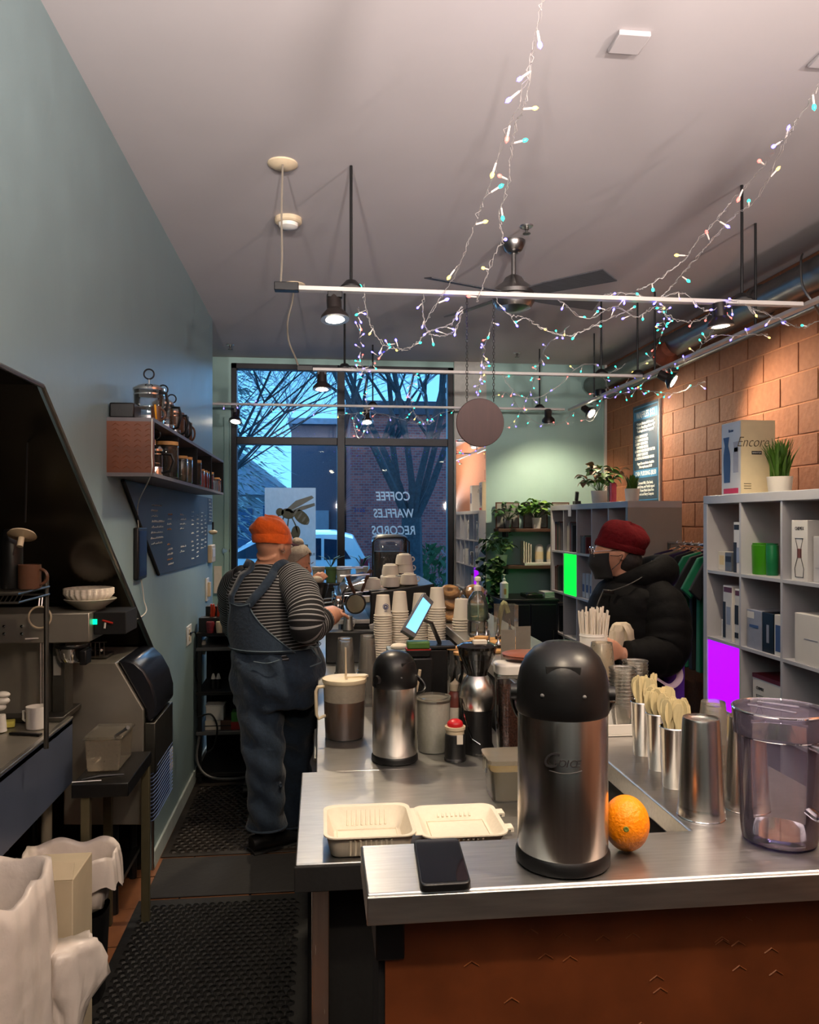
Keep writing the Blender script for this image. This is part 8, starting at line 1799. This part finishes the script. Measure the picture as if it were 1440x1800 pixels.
for sy in (1, -1):
    for z in (-.008, -.07): MB().tube([hc + RH @ Vector((.045, sy * .078, z)), hc + RH @ Vector((.01, sy * .084, z * .5 - .01)), hc + RH @ Vector((-.012, sy * .083, -.01))], .0016, 5).build('mask_strap', m_black, P3)
    cg = hc + RH @ Vector((.108, sy * .032, .012)); g_ = MB().tube(arc(cg, .023, 0, 2 * PI, 24, ax=RH @ Vector((-.2 * sy * 0, 1, 0)), ay=RH @ Vector((0, 0, 1)))[:-1], .0016, 5, closed=True).tube([cg + RH @ Vector((0, sy * .023, .004)), hc + RH @ Vector((.0, sy * .084, .012))], .0015, 5).build('glasses', m_chrome, P3)
# bag in the hands, purple apron string
q = W(1092, 1116, d=3.36); bt = thing('paper_bag', 'crumpled cream paper bag held under the arm of the customer', 'bag', q)
mb = MB(); seg = 28; rings = [(q.x, q.y, q.z + z, a, b, .3) for z, a, b in ((-.055, .046, .03), (-.05, .055, .034), (-.02, .058, .036), (.02, .052, .032), (.045, .04, .024), (.052, .030, .018))]
mb.loft(rings, seg, fn=lambda t, j: 1 + .10 * math.sin(4 * t + j * 1.3) + .07 * math.sin(9 * t + 2.1 * j)); mb.build('bag_body', M('cream_paper_bag', S(206, 192, 168), .8, 0, .06, 20, .4), bt, angle=20)
MB().tube(smoothline([q + Vector((.0, -.035, .05)), q + Vector((.012, -.05, .02)), q + Vector((.02, -.048, -.02))], 5), [(.016, .003)] * 11, 8).build('folded_top', M('cream_paper_bag', S(206, 192, 168), .8, 0, .06, 20, .4), bt)
m_purp = M('purple_cloth', S(88, 40, 160), .8, 0, .1, 20, .2)
st3 = thing('tote_strap', 'pale lilac strap and purple cloth hanging behind the coat of the customer', 'strap', W(1185, 1170, d=3.36))
MB().tube(smoothline([W(1187, 1130, d=3.36), W(1184, 1148, d=3.34), W(1192, 1172, d=3.33), W(1195, 1192, d=3.32), W(1180, 1206, d=3.30), W(1160, 1196, d=3.28), W(1142, 1182, d=3.27)], 6), [(.014, .003)] * 37, 8).build('strap', M('pale_lilac_webbing', S(200, 176, 196), .7, 0, .05, 30), st3)
MB().tube([W(1186, 1128, d=3.35), W(1186, 1142, d=3.34)], [.012, .016], 10).build('knot', M('pale_lilac_webbing', S(200, 176, 196), .7, 0, .05, 30), st3)
MB().tube([W(1186, 1110, d=3.42), W(1184, 1165, d=3.42), W(1180, 1230, d=3.42)], [(.02, .03), (.03, .05), (.035, .06)], 12).build('purple_cloth', m_purp, st3)

# ================================================================ FAIRY LIGHTS
cols = {'b': ((.10, .08, 1.0), 7), 'g': ((.02, .85, .55), 4), 'r': ((1.0, .10, .08), 3.5), 'y': ((1.0, .66, .12), 2.6)}
m_wire = M('clear_wire', S(178, 172, 168), .35, 0, .1, 60, coat=.3)
bulb_proto = {}
def bulb(k, parent, p, d, s=1.0):
    if k not in bulb_proto:
        mt_ = M('fairy_' + k, cols[k][0], .4, 0, .02, 5, emit=cols[k][1])
        mb = MB(); mb.mat(0).lathe([(0, 0), (.0022, 0), (.0026, .014), (.0024, .020)], seg=6); mb.mat(1).lathe([(.0026, .0195), (.0046, .024), (.0044, .029), (0, .034)], seg=8)
        o = mb.build('bulb', [m_sockw, mt_], None); bulb_proto[k] = o
    else: o = bulb_proto[k].copy(); COL.objects.link(o)
    o.parent = parent; o.location = Vector(p) - world_loc(parent); o.rotation_euler = Vector(d).to_track_quat('Z', 'Y').to_euler(); o.scale = (s,) * 3
rf = random.Random(77)
def string(label, pts, step, pat=None, jit=.010, s=1.0, twin=True):
    """pts: (px, py, Y) anchors; a twisted wire with short branches that end in bulbs"""
    A = [W(x, y, Y=Y) for x, y, Y in pts]; t = thing('fairy_light_string', label, 'lights', A[0]); P = smoothline(A, 10); mb = MB()
    zz = [p + Vector((rf.gauss(0, jit * .35), rf.gauss(0, jit * .3), rf.gauss(0, jit * .35))) for p in P]
    mb.tube(zz, .0011, 3, caps=False)
    if twin: mb.tube([p + Vector((rf.gauss(0, jit * .35), rf.gauss(0, jit * .3), rf.gauss(0, jit * .35))) for p in P], .0011, 3, caps=False)
    d = 0; nxt = step * .5; pi = 0
    for i in range(1, len(zz)):
        d += (P[i] - P[i - 1]).length
        while d > nxt:
            nxt += step * rf.uniform(1.0, 1.6); k = rf.choice('bbbbgggyr') if pat is None else pat[pi % len(pat)]; pi += 1
            dr = Vector((rf.uniform(-1, 1), rf.uniform(-.5, .5), rf.uniform(-1.1, .7))).normalized(); q = zz[i] + dr * rf.uniform(.0, .018)
            mb.tube([zz[i], q], .0011, 3, caps=False); bulb(k, t, q, dr, s)
    mb.build('wire', m_wire, t)
string('fairy light string coming down from the top edge towards the fan, left strand', [(952, 0, 2.0), (936, 85, 2.15), (915, 175, 2.3), (885, 245, 2.5), (858, 335, 2.75), (835, 395, 2.95), (812, 458, 3.1), (790, 500, 3.25), (770, 530, 3.3), (745, 570, 3.32)], .145, 'bbrygyybbryg', s=1.5)
string('fairy light string coming down from the top edge towards the fan, right strand', [(938, 90, 2.15), (925, 172, 2.3), (903, 235, 2.5), (893, 325, 2.75), (878, 380, 2.9), (884, 420, 3.0), (868, 450, 3.1), (850, 500, 3.2), (838, 530, 3.3)], .125, 'bygrgbyrby', s=1.4)
string('fairy light string from the upper right corner down to the rail, upper strand', [(1452, 130, 2.25), (1425, 175, 2.35), (1385, 235, 2.5), (1345, 290, 2.7), (1290, 350, 2.9), (1262, 385, 3.0), (1225, 425, 3.1), (1200, 460, 3.2), (1150, 495, 3.25), (1120, 510, 3.3)], .14, 'gbrrbygygr', s=1.4)
string('fairy light string from the upper right corner down to the rail, lower strand', [(1400, 215, 2.45), (1370, 270, 2.6), (1330, 350, 2.85), (1290, 380, 3.0), (1245, 430, 3.1), (1210, 470, 3.2), (1180, 505, 3.28), (1160, 525, 3.32)], .16, 'bygrgby', s=1.3)
string('fairy light swag hanging from the nearest rail left of the fan', [(640, 500, 3.33), (645, 550, 3.34), (665, 595, 3.35), (690, 612, 3.35), (720, 612, 3.35), (745, 590, 3.35), (760, 580, 3.35), (790, 570, 3.35), (812, 540, 3.35)], .055)
string('fairy light swag with blue bulbs just right of the swag left of the fan', [(745, 520, 3.33), (745, 560, 3.34), (755, 585, 3.34), (775, 590, 3.34), (800, 580, 3.34), (815, 545, 3.34)], .05)
string('fairy light swag below the fan hub along the nearest rail', [(870, 520, 3.34), (890, 550, 3.36), (925, 560, 3.4), (955, 578, 3.42), (1000, 590, 3.42), (1040, 575, 3.4), (1070, 560, 3.36), (1110, 545, 3.34)], .06)
string('fairy light tangle on the right half of the nearest rail', [(980, 525, 3.34), (1030, 560, 3.36), (1080, 540, 3.34), (1120, 558, 3.35), (1150, 540, 3.34), (1185, 560, 3.36), (1220, 565, 3.36), (1250, 552, 3.34)], .055)
string('fairy light strand along the top of the nearest rail at the right', [(1060, 520, 3.32), (1100, 515, 3.32), (1150, 525, 3.32), (1200, 515, 3.32), (1240, 545, 3.31), (1290, 530, 3.31), (1330, 545, 3.3), (1370, 560, 3.25), (1405, 575, 3.2), (1440, 565, 3.1)], .06)
string('fairy light strand draped over the right rail and block wall', [(1290, 530, 3.4), (1260, 570, 3.7), (1240, 600, 3.8), (1262, 590, 3.8), (1300, 590, 3.8), (1350, 588, 3.8)], .06)
string('fairy light strand falling from the right rail to the menu board', [(1240, 600, 4.2), (1200, 640, 4.5), (1160, 650, 4.9), (1140, 665, 5.1), (1110, 690, 5.6), (1075, 690, 5.8)], .07)
string('fairy light strand wound along the right rail near the lit lamp', [(1240, 670, 4.7), (1190, 690, 4.75), (1150, 688, 5.1), (1110, 685, 5.6), (1070, 700, 5.9), (1040, 690, 6.1)], .075)
string('fairy light strand hanging below the second rail at the teal wall', [(880, 655, 5.1), (905, 690, 5.12), (940, 700, 5.12), (980, 680, 5.12), (1010, 650, 5.12), (1040, 640, 5.12), (1070, 655, 5.1), (1100, 640, 5.1)], .065)
string('fairy light strand in front of the teal wall between second and third rails', [(860, 700, 6.5), (890, 690, 6.5), (920, 725, 6.5), (950, 745, 6.5), (985, 745, 6.5), (1010, 725, 6.5), (1040, 740, 6.5), (1060, 700, 6.4)], .08)
string('fairy light strand slanting across the upper teal wall', [(1000, 575, 4.2), (960, 610, 4.6), (945, 650, 5.1), (930, 690, 5.8), (905, 740, 6.5), (880, 755, 6.6)], .09)
string('vertical fairy light strand between the round sign chains', [(868, 560, 3.5), (852, 610, 3.9), (848, 650, 4.6), (842, 680, 5.2), (838, 700, 5.4)], .075)
string('fairy light strand hanging over the right upper window pane, left part', [(640, 650, 5.1), (646, 700, 5.4), (640, 740, 5.6), (628, 760, 5.7)], .05)
string('fairy light strand hanging over the right upper window pane, right part', [(727, 650, 5.1), (722, 690, 5.4), (728, 725, 5.7), (750, 745, 5.8), (765, 740, 5.8)], .05)
string('fairy light drop in front of the second rail at the window mullion', [(700, 600, 3.6), (668, 625, 4.3), (640, 650, 4.9), (612, 645, 5.05)], .09)
string('fairy light drop from the nearest lamp down to the second rail', [(630, 540, 3.6), (632, 590, 4.2), (636, 640, 5.0), (645, 655, 5.05)], .09)
string('fairy light string along the farthest rail before the left panes', [(380, 706, 6.62), (440, 712, 6.64), (480, 718, 6.64), (540, 722, 6.65), (600, 728, 6.65), (650, 724, 6.65)], .085)
string('fairy light string along the farthest rail before the right panes', [(650, 722, 6.64), (700, 735, 6.65), (740, 745, 6.65), (780, 725, 6.65), (840, 718, 6.62), (880, 735, 6.6)], .085)
string('fairy light drop with dense bulbs at the left edge of the right pane', [(628, 725, 6.6), (622, 745, 6.62), (630, 770, 6.62), (640, 760, 6.62), (650, 745, 6.6)], .045)
string('bright fairy light bunch around the corner of the right rail', [(1060, 660, 5.9), (1075, 690, 5.85), (1095, 680, 5.7), (1110, 660, 5.5), (1130, 640, 5.3), (1150, 620, 5.1), (1165, 580, 4.6), (1170, 540, 3.6)], .07)
